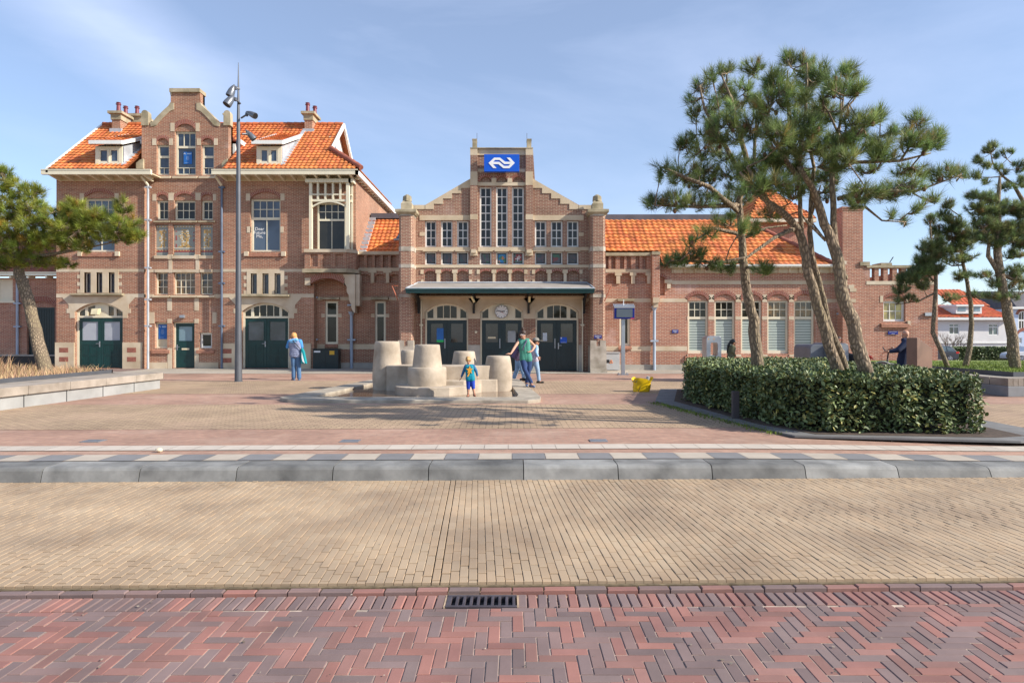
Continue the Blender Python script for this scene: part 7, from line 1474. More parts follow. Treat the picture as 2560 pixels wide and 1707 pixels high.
# car
def car(u1, Y, col, label, facing=1):
    xr = X(u1, Y); z0 = Z(905, Y) if Y < 61 else -0.95; s = root('parked_car', (xr - 2.0, Y + 0.85, z0), label, 'car')
    def P(x, z): return (xr - x, z0 + z)
    prof = [(0.05, 0.35), (0.0, 0.75), (0.12, 0.95), (0.5, 1.38), (0.7, 1.47), (1.9, 1.50), (2.4, 1.42), (3.15, 0.98), (4.0, 0.82), (4.15, 0.6), (4.15, 0.3), (0.2, 0.22)]
    body = MB(); body.prism_y([P(*p) for p in [(0.05, 0.35), (0.0, 0.75), (0.1, 0.95), (3.15, 0.98), (4.0, 0.82), (4.15, 0.6), (4.15, 0.3), (0.2, 0.22)]], Y, Y + 1.7); B_ = body.build('body', col, s, bevel=0.06)
    c = MB(); a = [P(*p) for p in [(0.15, 0.93), (0.5, 1.38), (0.7, 1.47), (1.9, 1.50), (2.4, 1.42), (3.15, 0.96)]]
    n = len(a); vv = [(p[0], Y + (0.04 if i in (0, n - 1) else 0.2), p[1]) for i, p in enumerate(a)] + [(p[0], Y + 1.7 - (0.04 if i in (0, n - 1) else 0.2), p[1]) for i, p in enumerate(a)]
    c.add(vv, [tuple(range(n - 1, -1, -1)), tuple(range(n, 2 * n))] + [(i, (i + 1) % n, (i + 1) % n + n, i + n) for i in range(n)]); c.build('cabin', col, s, bevel=0.03)
    for pts in ([(0.42, 1.0), (0.62, 1.33), (1.05, 1.38), (1.05, 1.0)], [(1.12, 1.0), (1.12, 1.39), (1.9, 1.41), (1.9, 1.0)], [(1.97, 1.0), (1.97, 1.41), (2.35, 1.34), (2.85, 1.02)]):
        w_ = MB(); w_.add([(P(*p)[0], Y + 0.02 + (p[1] - 1.0) * 0.32, P(*p)[1]) for p in pts], [(0, 1, 2, 3)]); w_.build('side_window', glassmat('car_glass_%d_%d' % (int(pts[0][0] * 100), int(Y * 10)), (0.16, 0.22, 0.24), 0.05), s)
    for wx in (0.85, 3.35):
        cx, cz = P(wx, 0.31); w_ = MB(); w_.tube([(cx, Y - 0.03, cz), (cx, Y + 0.2, cz)], 0.31, 20); W_ = w_.build('wheel', M_black, s); w_ = MB(); w_.tube([(cx, Y - 0.035, cz), (cx, Y - 0.03, cz)], 0.07, 12)
        for k in range(5):
            an = R(90 + 72 * k); d = Vector((math.cos(an), 0, math.sin(an))); w_.tube([Vector((cx, Y - 0.036, cz)), Vector((cx, Y - 0.036, cz)) + d * 0.2], [0.05, 0.035], 6)
        w_.tube([(cx + 0.21 * math.cos(R(20 * k)), Y - 0.034, cz + 0.21 * math.sin(R(20 * k))) for k in range(19)], 0.02, 6); w_.build('rim', M_steel, W_)
    w_ = MB(); w_.box(xr - 0.28, Y - 0.012, z0 + 0.78, xr + 0.012, Y + 0.25, z0 + 0.95); w_.build('tail_light', plain('tail_red_%d' % int(Y), (0.5, 0.02, 0.02), 0.2), s)
    w_ = MB(); w_.box(xr - 4.1, Y - 0.012, z0 + 0.28, xr - 1.2, Y + 0.0, z0 + 0.36); w_.build('sill_trim', M_black, s)
car(2398, 59.7, plain('car_blue_grey', (0.022, 0.03, 0.045), 0.2, 0.1, spec=0.8), 'dark blue-grey hatchback parked past the corner of the station')
car(2645, 60.2, plain('car_white', (0.6, 0.62, 0.65), 0.25, 0.05), 'pale car mostly cut off by the right edge of the photo')
# ================= pines
DENS = 1.5
def barkmat(name, c, c2):
    m, n, b = newmat(name); g = n.nodes.new('ShaderNodeNewGeometry'); mp = n.nodes.new('ShaderNodeMapping'); mp.inputs['Scale'].default_value = (22, 22, 9); n.links.new(g.outputs['Position'], mp.inputs[0])
    v = n.nodes.new('ShaderNodeTexVoronoi'); v.feature = 'DISTANCE_TO_EDGE'; v.inputs['Scale'].default_value = 1.0; n.links.new(mp.outputs[0], v.inputs['Vector'])
    f = ramp(n, v.outputs[0], 0.02, 0.25); o = mixc(n, f, tuple(x * 0.35 for x in c), c); o = mixc(n, ramp(n, noise(n, 1.6, 5), 0.4, 0.65), o, c2, 'MIX'); o2 = mixc(n, f, tuple(x * 0.4 for x in c), o)
    n.links.new(o2, b.inputs['Base Color']); b.inputs['Roughness'].default_value = 0.95; bump(n, b, v.outputs[0], 0.9, 0.03); return m
M_bark = barkmat('pine_bark', (0.36, 0.27, 0.185), (0.25, 0.20, 0.12)); M_need = None
def needlemat(name, c, c2):
    m = plain(name, c, 0.45, 0.3, 2.5, c2=c2, attr=True, spec=0.5); n = m.node_tree; b = n.nodes['Principled BSDF']; t = n.nodes.new('ShaderNodeBsdfTranslucent'); x = n.nodes.new('ShaderNodeMixShader'); x.inputs[0].default_value = 0.4
    n.links.new(b.inputs['Base Color'].links[0].from_socket, t.inputs[0]); n.links.new(b.outputs[0], x.inputs[1]); n.links.new(t.outputs[0], x.inputs[2]); n.links.new(x.outputs[0], n.nodes['Material Output'].inputs[0]); return m
M_n1 = needlemat('pine_needles', (0.14, 0.21, 0.075), (0.27, 0.35, 0.12)); M_n2 = needlemat('pine_needles_light', (0.20, 0.26, 0.04), (0.36, 0.40, 0.07)); M_n3 = needlemat('pine_needles_far', (0.13, 0.19, 0.085), (0.25, 0.31, 0.13))
M_cone = plain('pine_cone', (0.14, 0.07, 0.035), 0.8, 0.3, 20)
def pine(label, group, trunks, limbs, pads, Yt, nmat, seed, nl=0.165, nn=44, nw=0.007, upw=0.75, cones=0, rs=1.0, spread=0.0):
    """trunks / limbs: lists of (u, v, dY, radius) in photo pixels at depth Yt + dY; pads: (u, v, dY, ru, rv, count)"""
    rnd = random.Random(seed); b0 = trunks[0][0]; base = Pt(b0[0], b0[1], Yt + b0[2])
    s = root('pine_tree', (base.x, base.y, max(0, base.z)), label, 'pine tree', group)
    tm = MB(); sk = []; trunks = [[(a, b, c, d * rs) for a, b, c, d in t] for t in trunks]
    def poly(pl, n=12, jit=0.06):
        pts, rr = [], []
        for i in range(len(pl) - 1):
            a, b = pl[i], pl[i + 1]; m = max(2, int(math.hypot(a[0] - b[0], a[1] - b[1]) / 22))
            for k in range(m):
                t = k / m; q = [a[j] + (b[j] - a[j]) * t for j in range(4)]; w_ = 0.35 * q[3] * math.sin(k * 2.1 + i)
                pts.append(Pt(q[0], q[1], Yt + q[2]) + Vector((w_ * 0.3, 0, w_ * 0.2))); rr.append(q[3])
        q = pl[-1]; pts.append(Pt(q[0], q[1], Yt + q[2])); rr.append(q[3])
        tm.tube(pts, rr, n, jit=jit)
        for p, r in zip(pts, rr): sk.append((p, r))
    for t in trunks:
        poly(t)
        if t[0][1] > 880: tm.lathe(*Pt(t[0][0], t[0][1], Yt + t[0][2])[:2], [(t[0][3] * 1.5, min(0, 1.45 - 1.45)), (t[0][3] * 1.05, 0.35), (t[0][3], max(0.4, Pt(t[0][0], t[0][1], Yt + t[0][2]).z))], 12)
    for l in limbs: poly(l, 7, 0.05)
    for _ in range(len(trunks) * 4):      # knots
        p, r = rnd.choice(sk[:12 * len(trunks)]); a = rnd.uniform(0, 6.28); c = p + Vector((math.cos(a), math.sin(a), 0)) * r * 0.8; tm.ell(c, r * 0.4, r * 0.4, r * 0.5, 8, 5)
    cr = MB(); cm = MB(); tips = []
    for (u, v, dy, ru, rv, cnt) in pads:
        dy += rnd.uniform(-1, 0.8) * spread
        for _ in range(int(cnt * DENS)):
            while True:
                a, b, c = rnd.uniform(-1, 1), rnd.uniform(-1, 1), rnd.uniform(-1, 1)
                if 0.12 < a * a + b * b + c * c < 1: break
            Y = Yt + dy; rx = ru * Y / F; p = Pt(u, v, Y) + Vector((a * rx, c * rx * 0.8, b * rv * Y / F)); tips.append((p, Pt(u, v + rv * 0.6, Y)))
    for p, c in tips:
        q, r = min(sk, key=lambda e: (e[0] - p).length_squared + (0.5 if e[0].z > p.z + 0.2 else 0)); d = p - q
        L = d.length
        if L > 0.12:
            mid = q + d * 0.5 + Vector((0, 0, -0.10 * L)) + Vector((rnd.uniform(-1, 1), rnd.uniform(-1, 1), rnd.uniform(-.5, .5))) * L * 0.07
            tm.tube([q, mid, p], [min(r, 0.008 + 0.012 * min(L, 1.2)), 0.010, 0.005], 4, cap=False, m=0)
            if L > 0.3 and len(sk) < 900: sk.append((mid, 0.010)); sk.append(((mid + p) / 2, 0.008))
        ax = (d.normalized() * 0.6 + Vector((rnd.uniform(-.5, .5), rnd.uniform(-.5, .5), upw + rnd.uniform(-.3, .3)))).normalized()
        u_ = ax.orthogonal().normalized(); w_ = ax.cross(u_); sz = rnd.uniform(0.75, 1.25); t = rnd.uniform(0.5, 1.5); brown = rnd.random() < 0.05
        col0 = (t * (1.55 if brown else rnd.uniform(0.85, 1.2)), t * (0.85 if brown else 1.0), t * rnd.uniform(0.8, 1.1)); sh = rnd.uniform(0.06, 0.15) * sz
        for k in range(nn):
            f = k / nn; th = k * 2.4 + rnd.uniform(-.3, .3); el = (1.25 - 0.95 * f) + rnd.uniform(-.2, .2)
            dr = ax * math.cos(el) + (u_ * math.cos(th) + w_ * math.sin(th)) * math.sin(el); s0 = p + ax * sh * (f - 0.6); e = s0 + dr * nl * sz * rnd.uniform(0.8, 1.1)
            sd_ = dr.cross(Vector((rnd.uniform(-1, 1), rnd.uniform(-1, 1), rnd.uniform(-1, 1)))).normalized() * nw * 0.5
            cr.add([s0 - sd_, s0 + sd_, e], [(0, 1, 2)], 0, col0)
    for p, c in rnd.sample(tips, min(cones, len(tips))): cm.ell(p + Vector((0, 0, -0.03)), 0.032, 0.032, 0.045, 7, 5)
    tm.build('trunk', M_bark, s, smooth=True); cr.build('crown', nmat, s)
    if cones: cm.build('cones', M_cone, s)['kind'] = 'stuff'
    return s
v = view(1600, 100, 2.6133); s_ = lambda *p: [(*v(a, b), c, d) for a, b, c, d in p]
def pd_(*p): return [(*v(a, b), c, ru / 2.6133, rv / 2.6133, n) for a, b, c, ru, rv, n in p]
GP = 'pine trees standing in and behind the hedge'
# single straight trunk
pine('pine with one nearly straight trunk nearest the information display', GP,
     [[(1893, 925, 0, 0.17), (1890, 880, 0, 0.155), (1884, 800, 0, 0.14), (1868, 735, 0, 0.125), (1858, 650, 0, 0.11), (1852, 560, 0, 0.09), (1848, 500, 0, 0.075), (1885, 400, -0.2, 0.05), (1890, 300, -0.2, 0.03)]],
     [s_((640, 1120, 0, 0.05), (450, 960, -0.4, 0.04), (250, 880, -0.6, 0.03), (150, 830, -0.7, 0.015)), s_((640, 1080, 0, 0.05), (350, 1090, -0.3, 0.03), (100, 1080, -0.5, 0.015)), s_((650, 1270, 0, 0.04), (480, 1230, -0.2, 0.03), (330, 1330, -0.4, 0.012)),
      s_((650, 1450, 0, 0.03), (450, 1450, -0.3, 0.025), (200, 1440, -0.5, 0.012)), s_((700, 950, 0, 0.05), (560, 700, 0, 0.04), (420, 450, 0, 0.025), (390, 300, 0, 0.015)), s_((690, 1290, 0, 0.03), (820, 1230, 0.2, 0.02), (960, 1210, 0.3, 0.012)), s_((690, 1480, 0, 0.03), (740, 1500, -0.3, 0.02), (820, 1480, -0.4, 0.01)), s_((700, 800, 0, 0.05), (600, 400, 0, 0.03), (530, 220, 0, 0.015))],
     pd_((150, 860, -0.6, 60, 60, 9), (280, 880, -0.5, 110, 80, 24), (90, 1065, -0.5, 70, 45, 12), (230, 1060, -0.4, 120, 60, 26), (420, 1060, -0.2, 130, 60, 26), (420, 900, -0.2, 130, 90, 34), (300, 690, 0, 70, 60, 16), (420, 700, -0.1, 130, 130, 46), (560, 600, 0, 150, 130, 56), (360, 490, 0, 60, 60, 10), (340, 390, 0, 45, 35, 6), (410, 310, 0, 55, 60, 11), (540, 190, 0, 70, 55, 12), (480, 240, 0, 50, 40, 6), (530, 470, 0, 130, 110, 42), (660, 380, 0, 120, 110, 40), (560, 330, 0, 60, 60, 12), (740, 180, 0, 80, 80, 18), (600, 850, -0.1, 150, 120, 46), (620, 1040, -0.1, 130, 60, 24), (330, 1320, -0.4, 40, 30, 5), (430, 1260, -0.2, 80, 50, 10), (220, 1440, -0.5, 95, 38, 20), (360, 1400, -0.4, 80, 40, 12), (450, 1470, -0.3, 90, 40, 12), (740, 1240, 0, 50, 40, 8), (560, 1490, -0.2, 60, 40, 8), (800, 1490, -0.4, 80, 35, 12), (570, 1190, -0.2, 120, 50, 14)),
     12.0, M_n1, 101, cones=26, rs=0.68, spread=0.9)
# twin trunk
pine('twin-trunked pine between the grey containers and the single-trunk pine', GP,
     [[(2098, 935, 0, 0.16), (2084, 900, 0, 0.15), (2052, 790, 0, 0.135), (2022, 690, 0, 0.12), (2006, 600, 0, 0.11), (1993, 570, 0, 0.10), (1960, 535, -0.1, 0.09), (1925, 510, -0.2, 0.08), (1890, 480, -0.4, 0.05), (1850, 430, -0.5, 0.03)],
      [(2116, 935, 0.15, 0.10), (2100, 880, 0.15, 0.095), (2074, 820, 0.2, 0.085), (2046, 700, 0.2, 0.08), (2030, 640, 0.2, 0.075), (2025, 580, 0.2, 0.07), (2028, 500, 0.2, 0.06), (2035, 420, 0.1, 0.045), (2010, 300, 0, 0.03)], [(2003, 585, 0, 0.07), (2000, 500, 0, 0.055), (1995, 420, 0, 0.045), (1970, 250, 0, 0.025)]],
     [s_((1010, 1230, 0, 0.04), (880, 1290, -0.3, 0.03), (700, 1420, -0.5, 0.02), (560, 1440, -0.6, 0.01)), s_((860, 1120, -0.3, 0.05), (780, 950, -0.5, 0.03), (700, 830, -0.6, 0.02)), s_((1030, 900, 0, 0.04), (900, 700, -0.2, 0.03), (800, 560, -0.3, 0.02)), s_((1030, 850, 0, 0.04), (1080, 500, 0, 0.03), (1090, 250, 0, 0.02), (1090, 150, 0, 0.01)), s_((1000, 700, 0, 0.04), (960, 400, 0, 0.02), (965, 200, 0, 0.012)), s_((1010, 1250, 0, 0.02), (940, 1240, -0.2, 0.01)), s_((1100, 1200, 0.2, 0.03), (1150, 1050, 0, 0.02), (1180, 950, 0, 0.01)), s_((1120, 1190, 0.2, 0.015), (1240, 1340, 0.2, 0.008))],
     pd_((760, 560, -0.3, 120, 90, 34), (820, 420, -0.2, 90, 80, 22), (900, 280, -0.1, 90, 90, 24), (960, 130, 0, 70, 45, 12), (1090, 150, 0, 60, 60, 14), (1100, 260, 0, 90, 80, 24), (1000, 380, 0, 110, 90, 30), (1160, 210, 0, 60, 60, 10), (900, 620, -0.3, 110, 90, 30), (850, 760, -0.5, 110, 60, 24), (740, 840, -0.5, 110, 70, 28), (950, 820, -0.5, 130, 70, 34), (1070, 560, -0.2, 110, 100, 34), (1050, 690, -0.4, 130, 80, 34), (860, 950, -0.4, 150, 60, 30), (1100, 900, -0.4, 90, 70, 22), (1160, 460, 0, 80, 70, 18), (1010, 990, -0.4, 90, 50, 14), (740, 980, -0.4, 110, 60, 18), (860, 1130, -0.3, 90, 50, 10), (680, 1230, -0.4, 40, 40, 5)),
     10.5, M_n1, 102, cones=22, rs=0.60, spread=1.0)
pine('leaning forked pine with the widest crown, nearest the brown pillar', GP,
     [[(2166, 935, 0, 0.165), (2150, 890, 0, 0.15), (2130, 800, 0, 0.145), (2106, 740, 0, 0.14), (2096, 650, 0, 0.125), (2080, 600, 0, 0.115), (2060, 560, 0, 0.10), (2045, 510, 0, 0.09), (2030, 470, -0.1, 0.07), (2000, 420, -0.3, 0.05)],
      [(2092, 640, 0, 0.08), (2086, 600, 0, 0.075), (2082, 500, 0, 0.065), (2080, 420, 0, 0.055), (2095, 340, 0, 0.04), (2105, 280, 0, 0.025), (2110, 220, 0, 0.012)]],
     [s_((1260, 860, 0, 0.04), (1400, 800, -0.1, 0.03), (1700, 790, -0.2, 0.022), (1900, 740, -0.2, 0.01)), s_((1290, 1040, 0, 0.035), (1480, 980, -0.1, 0.028), (1800, 990, -0.2, 0.02), (2100, 880, -0.3, 0.008)), s_((1700, 790, -0.2, 0.02), (1760, 700, -0.2, 0.015), (1790, 580, -0.2, 0.01)), s_((1300, 640, 0, 0.03), (1440, 560, 0, 0.02), (1570, 520, 0, 0.01)), s_((1310, 480, 0, 0.025), (1390, 400, 0, 0.015), (1440, 330, 0, 0.01)), s_((1470, 1090, 0, 0.02), (1580, 1180, 0, 0.014), (1740, 1190, 0, 0.008)), s_((1215, 1310, 0, 0.025), (1100, 1200, 0, 0.02), (1040, 1120, 0, 0.012)), s_((1290, 600, 0, 0.02), (1230, 470, 0, 0.015)), s_((1780, 1000, -0.2, 0.014), (1850, 1040, -0.2, 0.008), (1920, 1040, -0.2, 0.006))],
     pd_((1350, 220, 0, 75, 60, 16), (1430, 330, 0, 55, 50, 9), (1340, 330, 0, 60, 60, 11), (1250, 280, 0, 55, 55, 8), (1230, 470, 0, 90, 80, 20), (1220, 360, 0, 60, 50, 10), (1390, 530, 0, 80, 60, 14), (1560, 500, 0, 55, 45, 9), (1470, 530, 0, 60, 40, 7), (1390, 680, -0.1, 120, 80, 32), (1240, 700, -0.2, 110, 90, 30), (1300, 800, -0.2, 120, 60, 22), (1520, 690, -0.1, 60, 50, 10), (1600, 740, -0.2, 110, 60, 22), (1660, 620, -0.2, 55, 50, 9), (1790, 560, -0.2, 75, 70, 16), (1920, 640, -0.2, 75, 75, 18), (1800, 680, -0.2, 100, 60, 20), (1740, 850, -0.2, 80, 45, 10), (1480, 850, -0.1, 90, 40, 9), (1490, 990, -0.1, 130, 60, 18), (1640, 1000, -0.1, 110, 60, 22), (1780, 960, -0.2, 70, 60, 10), (1850, 860, -0.2, 60, 40, 7), (1980, 880, -0.2, 90, 50, 12), (2090, 870, -0.3, 50, 45, 7), (1400, 1060, 0, 90, 40, 10), (1740, 1190, 0, 30, 20, 3), (1900, 1040, -0.2, 50, 25, 4), (1230, 900, 0, 80, 60, 14), (1640, 1150, 0, 50, 20, 3), (1830, 1090, -0.2, 50, 25, 4), (1180, 1000, -0.1, 90, 60, 12)),
     10.1, M_n1, 103, cones=30, rs=0.68, spread=1.0)
# left pine
v = view(0, 400, 2.45)
def pl_(*p): return [(*v(a, b), c, ru / 2.45, rv / 2.45, n) for a, b, c, ru, rv, n in p]
s2 = lambda *p: [(*v(a, b), c, d) for a, b, c, d in p]
pine('leaning pine with a dense low crown at the left edge', None,
     [s2((285, 1330, 0, 0.185), (262, 1240, 0, 0.17), (215, 1040, 0, 0.155), (175, 860, 0, 0.145), (150, 780, 0, 0.15), (120, 700, 0, 0.13), (105, 620, 0, 0.12), (95, 560, -0.1, 0.10))],
     [s2((110, 640, 0, 0.07), (250, 590, -0.3, 0.05), (420, 560, -0.5, 0.035), (620, 520, -0.6, 0.02), (800, 480, -0.6, 0.01)), s2((100, 600, 0, 0.07), (20, 560, 0, 0.05), (-100, 540, 0, 0.04)), s2((95, 570, 0, 0.07), (100, 400, 0, 0.05), (60, 200, 0, 0.03), (20, 120, 0, 0.02)), s2((105, 600, 0, 0.06), (250, 450, -0.2, 0.04), (400, 330, -0.4, 0.02)), s2((120, 640, 0, 0.04), (280, 640, -0.2, 0.03), (420, 640, -0.3, 0.012)), s2((640, 480, -0.5, 0.02), (740, 380, -0.5, 0.015), (760, 290, -0.5, 0.01))],
     pl_((20, 120, 0, 70, 80, 28), (100, 180, 0, 70, 60, 20), (210, 200, -0.2, 60, 50, 18), (60, 300, -0.1, 120, 90, 50), (200, 310, -0.3, 90, 80, 40), (60, 430, -0.3, 140, 80, 60), (220, 430, -0.4, 130, 80, 60), (350, 370, -0.5, 110, 90, 55), (440, 290, -0.4, 70, 50, 22), (430, 440, -0.6, 110, 70, 50), (540, 380, -0.5, 90, 70, 36), (620, 370, -0.5, 90, 70, 34), (640, 450, -0.6, 90, 50, 26), (760, 290, -0.5, 55, 50, 15), (760, 400, -0.6, 90, 60, 32), (820, 460, -0.6, 60, 50, 20), (510, 520, -0.6, 60, 50, 18), (340, 510, -0.5, 110, 50, 30), (120, 540, -0.3, 130, 50, 30), (-20, 560, 0, 90, 60, 26), (30, 630, 0, 110, 40, 20), (380, 640, -0.3, 70, 32, 16), (280, 620, -0.2, 90, 35, 16), (160, 620, -0.1, 100, 35, 16), (-80, 350, 0, 90, 160, 40), (700, 490, -0.6, 110, 25, 12)),
     17.2, M_n2, 104, rs=0.95, nl=0.18, nn=52, nw=0.010, upw=0.5, cones=10)
# right group beyond the lawn
v = view(2240, 340, 4.1269); v = lambda x, y: (2300 + x / 4.1269, 340 + y / 4.1269)
def pr_3(*p): return [(*v(a, b), c, ru / 4.1269, rv / 4.1269, n) for a, b, c, ru, rv, n in p]
s3 = lambda *p: [(*v(a, b), c, d) for a, b, c, d in p]
GR = 'pine trees in the lawn planter at right'
kw = dict(nl=0.165, nn=36, nw=0.011)
pine('thin S-curved pine trunk closest to the brown pillar', GR, [[(*z8(1122, 1345), 0, 0.075), (*z8(1060, 1190), 0, 0.065), (*z8(1000, 1060), 0, 0.06), (*z8(1012, 900), 0, 0.055), (*z8(1025, 720), 0, 0.05), (*z8(1022, 600), 0, 0.045), (2332, 640, 0, 0.035), (2325, 560, 0, 0.02)]],
     [s3((140, 1500, 0, 0.03), (60, 1400, 0, 0.02), (-10, 1350, 0, 0.01)), [(*z8(1020, 760), 0, 0.03), (*z8(900, 820), 0, 0.02), (*z8(720, 850), 0, 0.01)]],
     pr_3((60, 1150, 0, 80, 60, 22), (150, 1100, 0, 80, 60, 22), (40, 1280, 0, 110, 60, 34), (160, 1230, 0, 90, 70, 34), (0, 1390, 0, 120, 60, 34), (120, 1380, 0, 120, 60, 34), (-90, 1450, 0, 90, 50, 20), (120, 870, 0, 90, 45, 14), (210, 1130, 0, 70, 60, 18)) + [(*z8(790, 660), 0, 22, 14, 24), (*z8(760, 740), 0, 20, 12, 20), (*z8(870, 640), 0, 26, 16, 26), (*z8(950, 560), 0, 26, 18, 26), (*z8(930, 700), 0, 25, 14, 18), (*z8(800, 810), 0, 30, 9, 16)], 19.2, M_n3, 105, **kw)
pine('thin slightly bent pine standing second from the brown pillar', GR, [[(*z8(1238, 1345), 0, 0.09), (*z8(1278, 1180), 0, 0.075), (*z8(1292, 1000), 0, 0.065), (*z8(1288, 850), 0, 0.06), (*z8(1262, 680), 0, 0.055), (*z8(1230, 540), 0, 0.045), (2400, 610, 0, 0.03), (2390, 540, 0, 0.015)]],
     [[(*z8(1270, 780), 0, 0.03), (*z8(1150, 800), 0, 0.02), (*z8(1060, 850), 0, 0.01)], [(*z8(1270, 780), 0, 0.03), (*z8(1380, 800), 0, 0.02), (*z8(1480, 790), 0, 0.01)], s3((450, 1330, 0, 0.03), (330, 1340, 0, 0.02), (220, 1290, 0, 0.01)), s3((430, 840, 0, 0.02), (330, 770, 0, 0.015), (270, 720, 0, 0.01))],
     pr_3((300, 710, 0, 60, 45, 14), (250, 820, 0, 70, 50, 16), (340, 860, 0, 90, 50, 16), (200, 980, 0, 90, 60, 24), (330, 1010, 0, 110, 80, 40), (440, 1120, 0, 120, 70, 40), (300, 1180, 0, 110, 60, 30), (420, 960, 0, 90, 70, 26), (520, 1030, 0, 100, 80, 36), (330, 1280, 0, 130, 40, 18), (480, 1250, 0, 90, 40, 14), (420, 1430, 0, 90, 40, 9)) + [(*z8(1130, 800), 0, 30, 9, 12), (*z8(1200, 640), 0, 20, 10, 8), (*z8(1340, 780), 0, 24, 9, 10)], 19.6, M_n3, 106, **kw)
pine('stout dark pine at the far right of the lawn planter', GR, [[(*z8(1622, 1365), 0, 0.15), (*z8(1600, 1100), 0, 0.135), (*z8(1555, 850), 0, 0.12), (*z8(1505, 600), 0, 0.11), (*z8(1490, 450), 0, 0.10), (2496, 600, 0, 0.09), (2495, 500, 0, 0.06), (2500, 440, 0, 0.03)]],
     [[(*z8(1505, 620), 0, 0.07), (2470, 640, 0, 0.06), (2472, 610, 0, 0.04), (2490, 580, 0, 0.03)], s3((1080, 700, 0.5, 0.06), (960, 500, 0.5, 0.04), (860, 420, 0.5, 0.03), (750, 280, 0.5, 0.02), (730, 180, 0.5, 0.01)), s3((860, 420, 0.5, 0.02), (700, 430, 0.5, 0.015), (540, 420, 0.5, 0.01)), s3((1080, 1500, 0, 0.06), (960, 1480, 0, 0.05), (820, 1420, 0, 0.06)), s3((870, 400, 0.5, 0.02), (850, 290, 0.5, 0.01), (950, 190, 0.5, 0.008)), [(*z8(1530, 800), 0, 0.04), (*z8(1640, 780), 0, 0.03), (*z8(1720, 740), 0, 0.02)], s3((820, 1000, 0, 0.05), (960, 900, 0, 0.03), (1100, 800, 0, 0.02))],
     pr_3((750, 100, 0.5, 45, 40, 9), (690, 150, 0.5, 50, 30, 8), (620, 220, 0.5, 30, 22, 4), (590, 275, 0.5, 45, 30, 7), (690, 310, 0.5, 50, 30, 8), (790, 200, 0.5, 30, 30, 4), (850, 165, 0.5, 25, 25, 3), (940, 155, 0.5, 28, 28, 4), (960, 285, 0.5, 22, 25, 3), (560, 410, 0.5, 70, 40, 10), (680, 470, 0.5, 50, 25, 5), (800, 340, 0.5, 50, 40, 6), (870, 390, 0.5, 40, 30, 5), (900, 530, 0.4, 90, 40, 12), (1040, 330, 0.5, 50, 70, 12), (1080, 480, 0.4, 80, 70, 14), (570, 620, 0, 80, 45, 16), (700, 650, 0, 110, 60, 32), (600, 760, 0, 110, 60, 34), (760, 780, 0, 120, 80, 44), (900, 740, 0, 110, 80, 40), (1040, 780, 0, 110, 90, 44), (650, 900, 0, 130, 60, 40), (830, 950, 0, 140, 70, 46), (1000, 960, 0, 120, 80, 44), (900, 1060, 0, 140, 60, 40), (1060, 1110, 0, 110, 70, 34), (650, 1050, 0, 110, 60, 30), (780, 1120, 0, 80, 40, 14), (980, 1230, 0, 110, 40, 18), (900, 1420, 0, 120, 40, 12), (1020, 1400, 0, 90, 70, 20), (640, 1430, 0, 110, 40, 12), (760, 1520, 0, 60, 50, 10), (1150, 900, 0, 100, 300, 60)) + [(*z8(1570, 790), 0, 36, 12, 16), (*z8(1640, 700), 0, 30, 20, 18), (*z8(1440, 790), 0, 24, 9, 8)], 18.4, M_n3, 107, **kw)
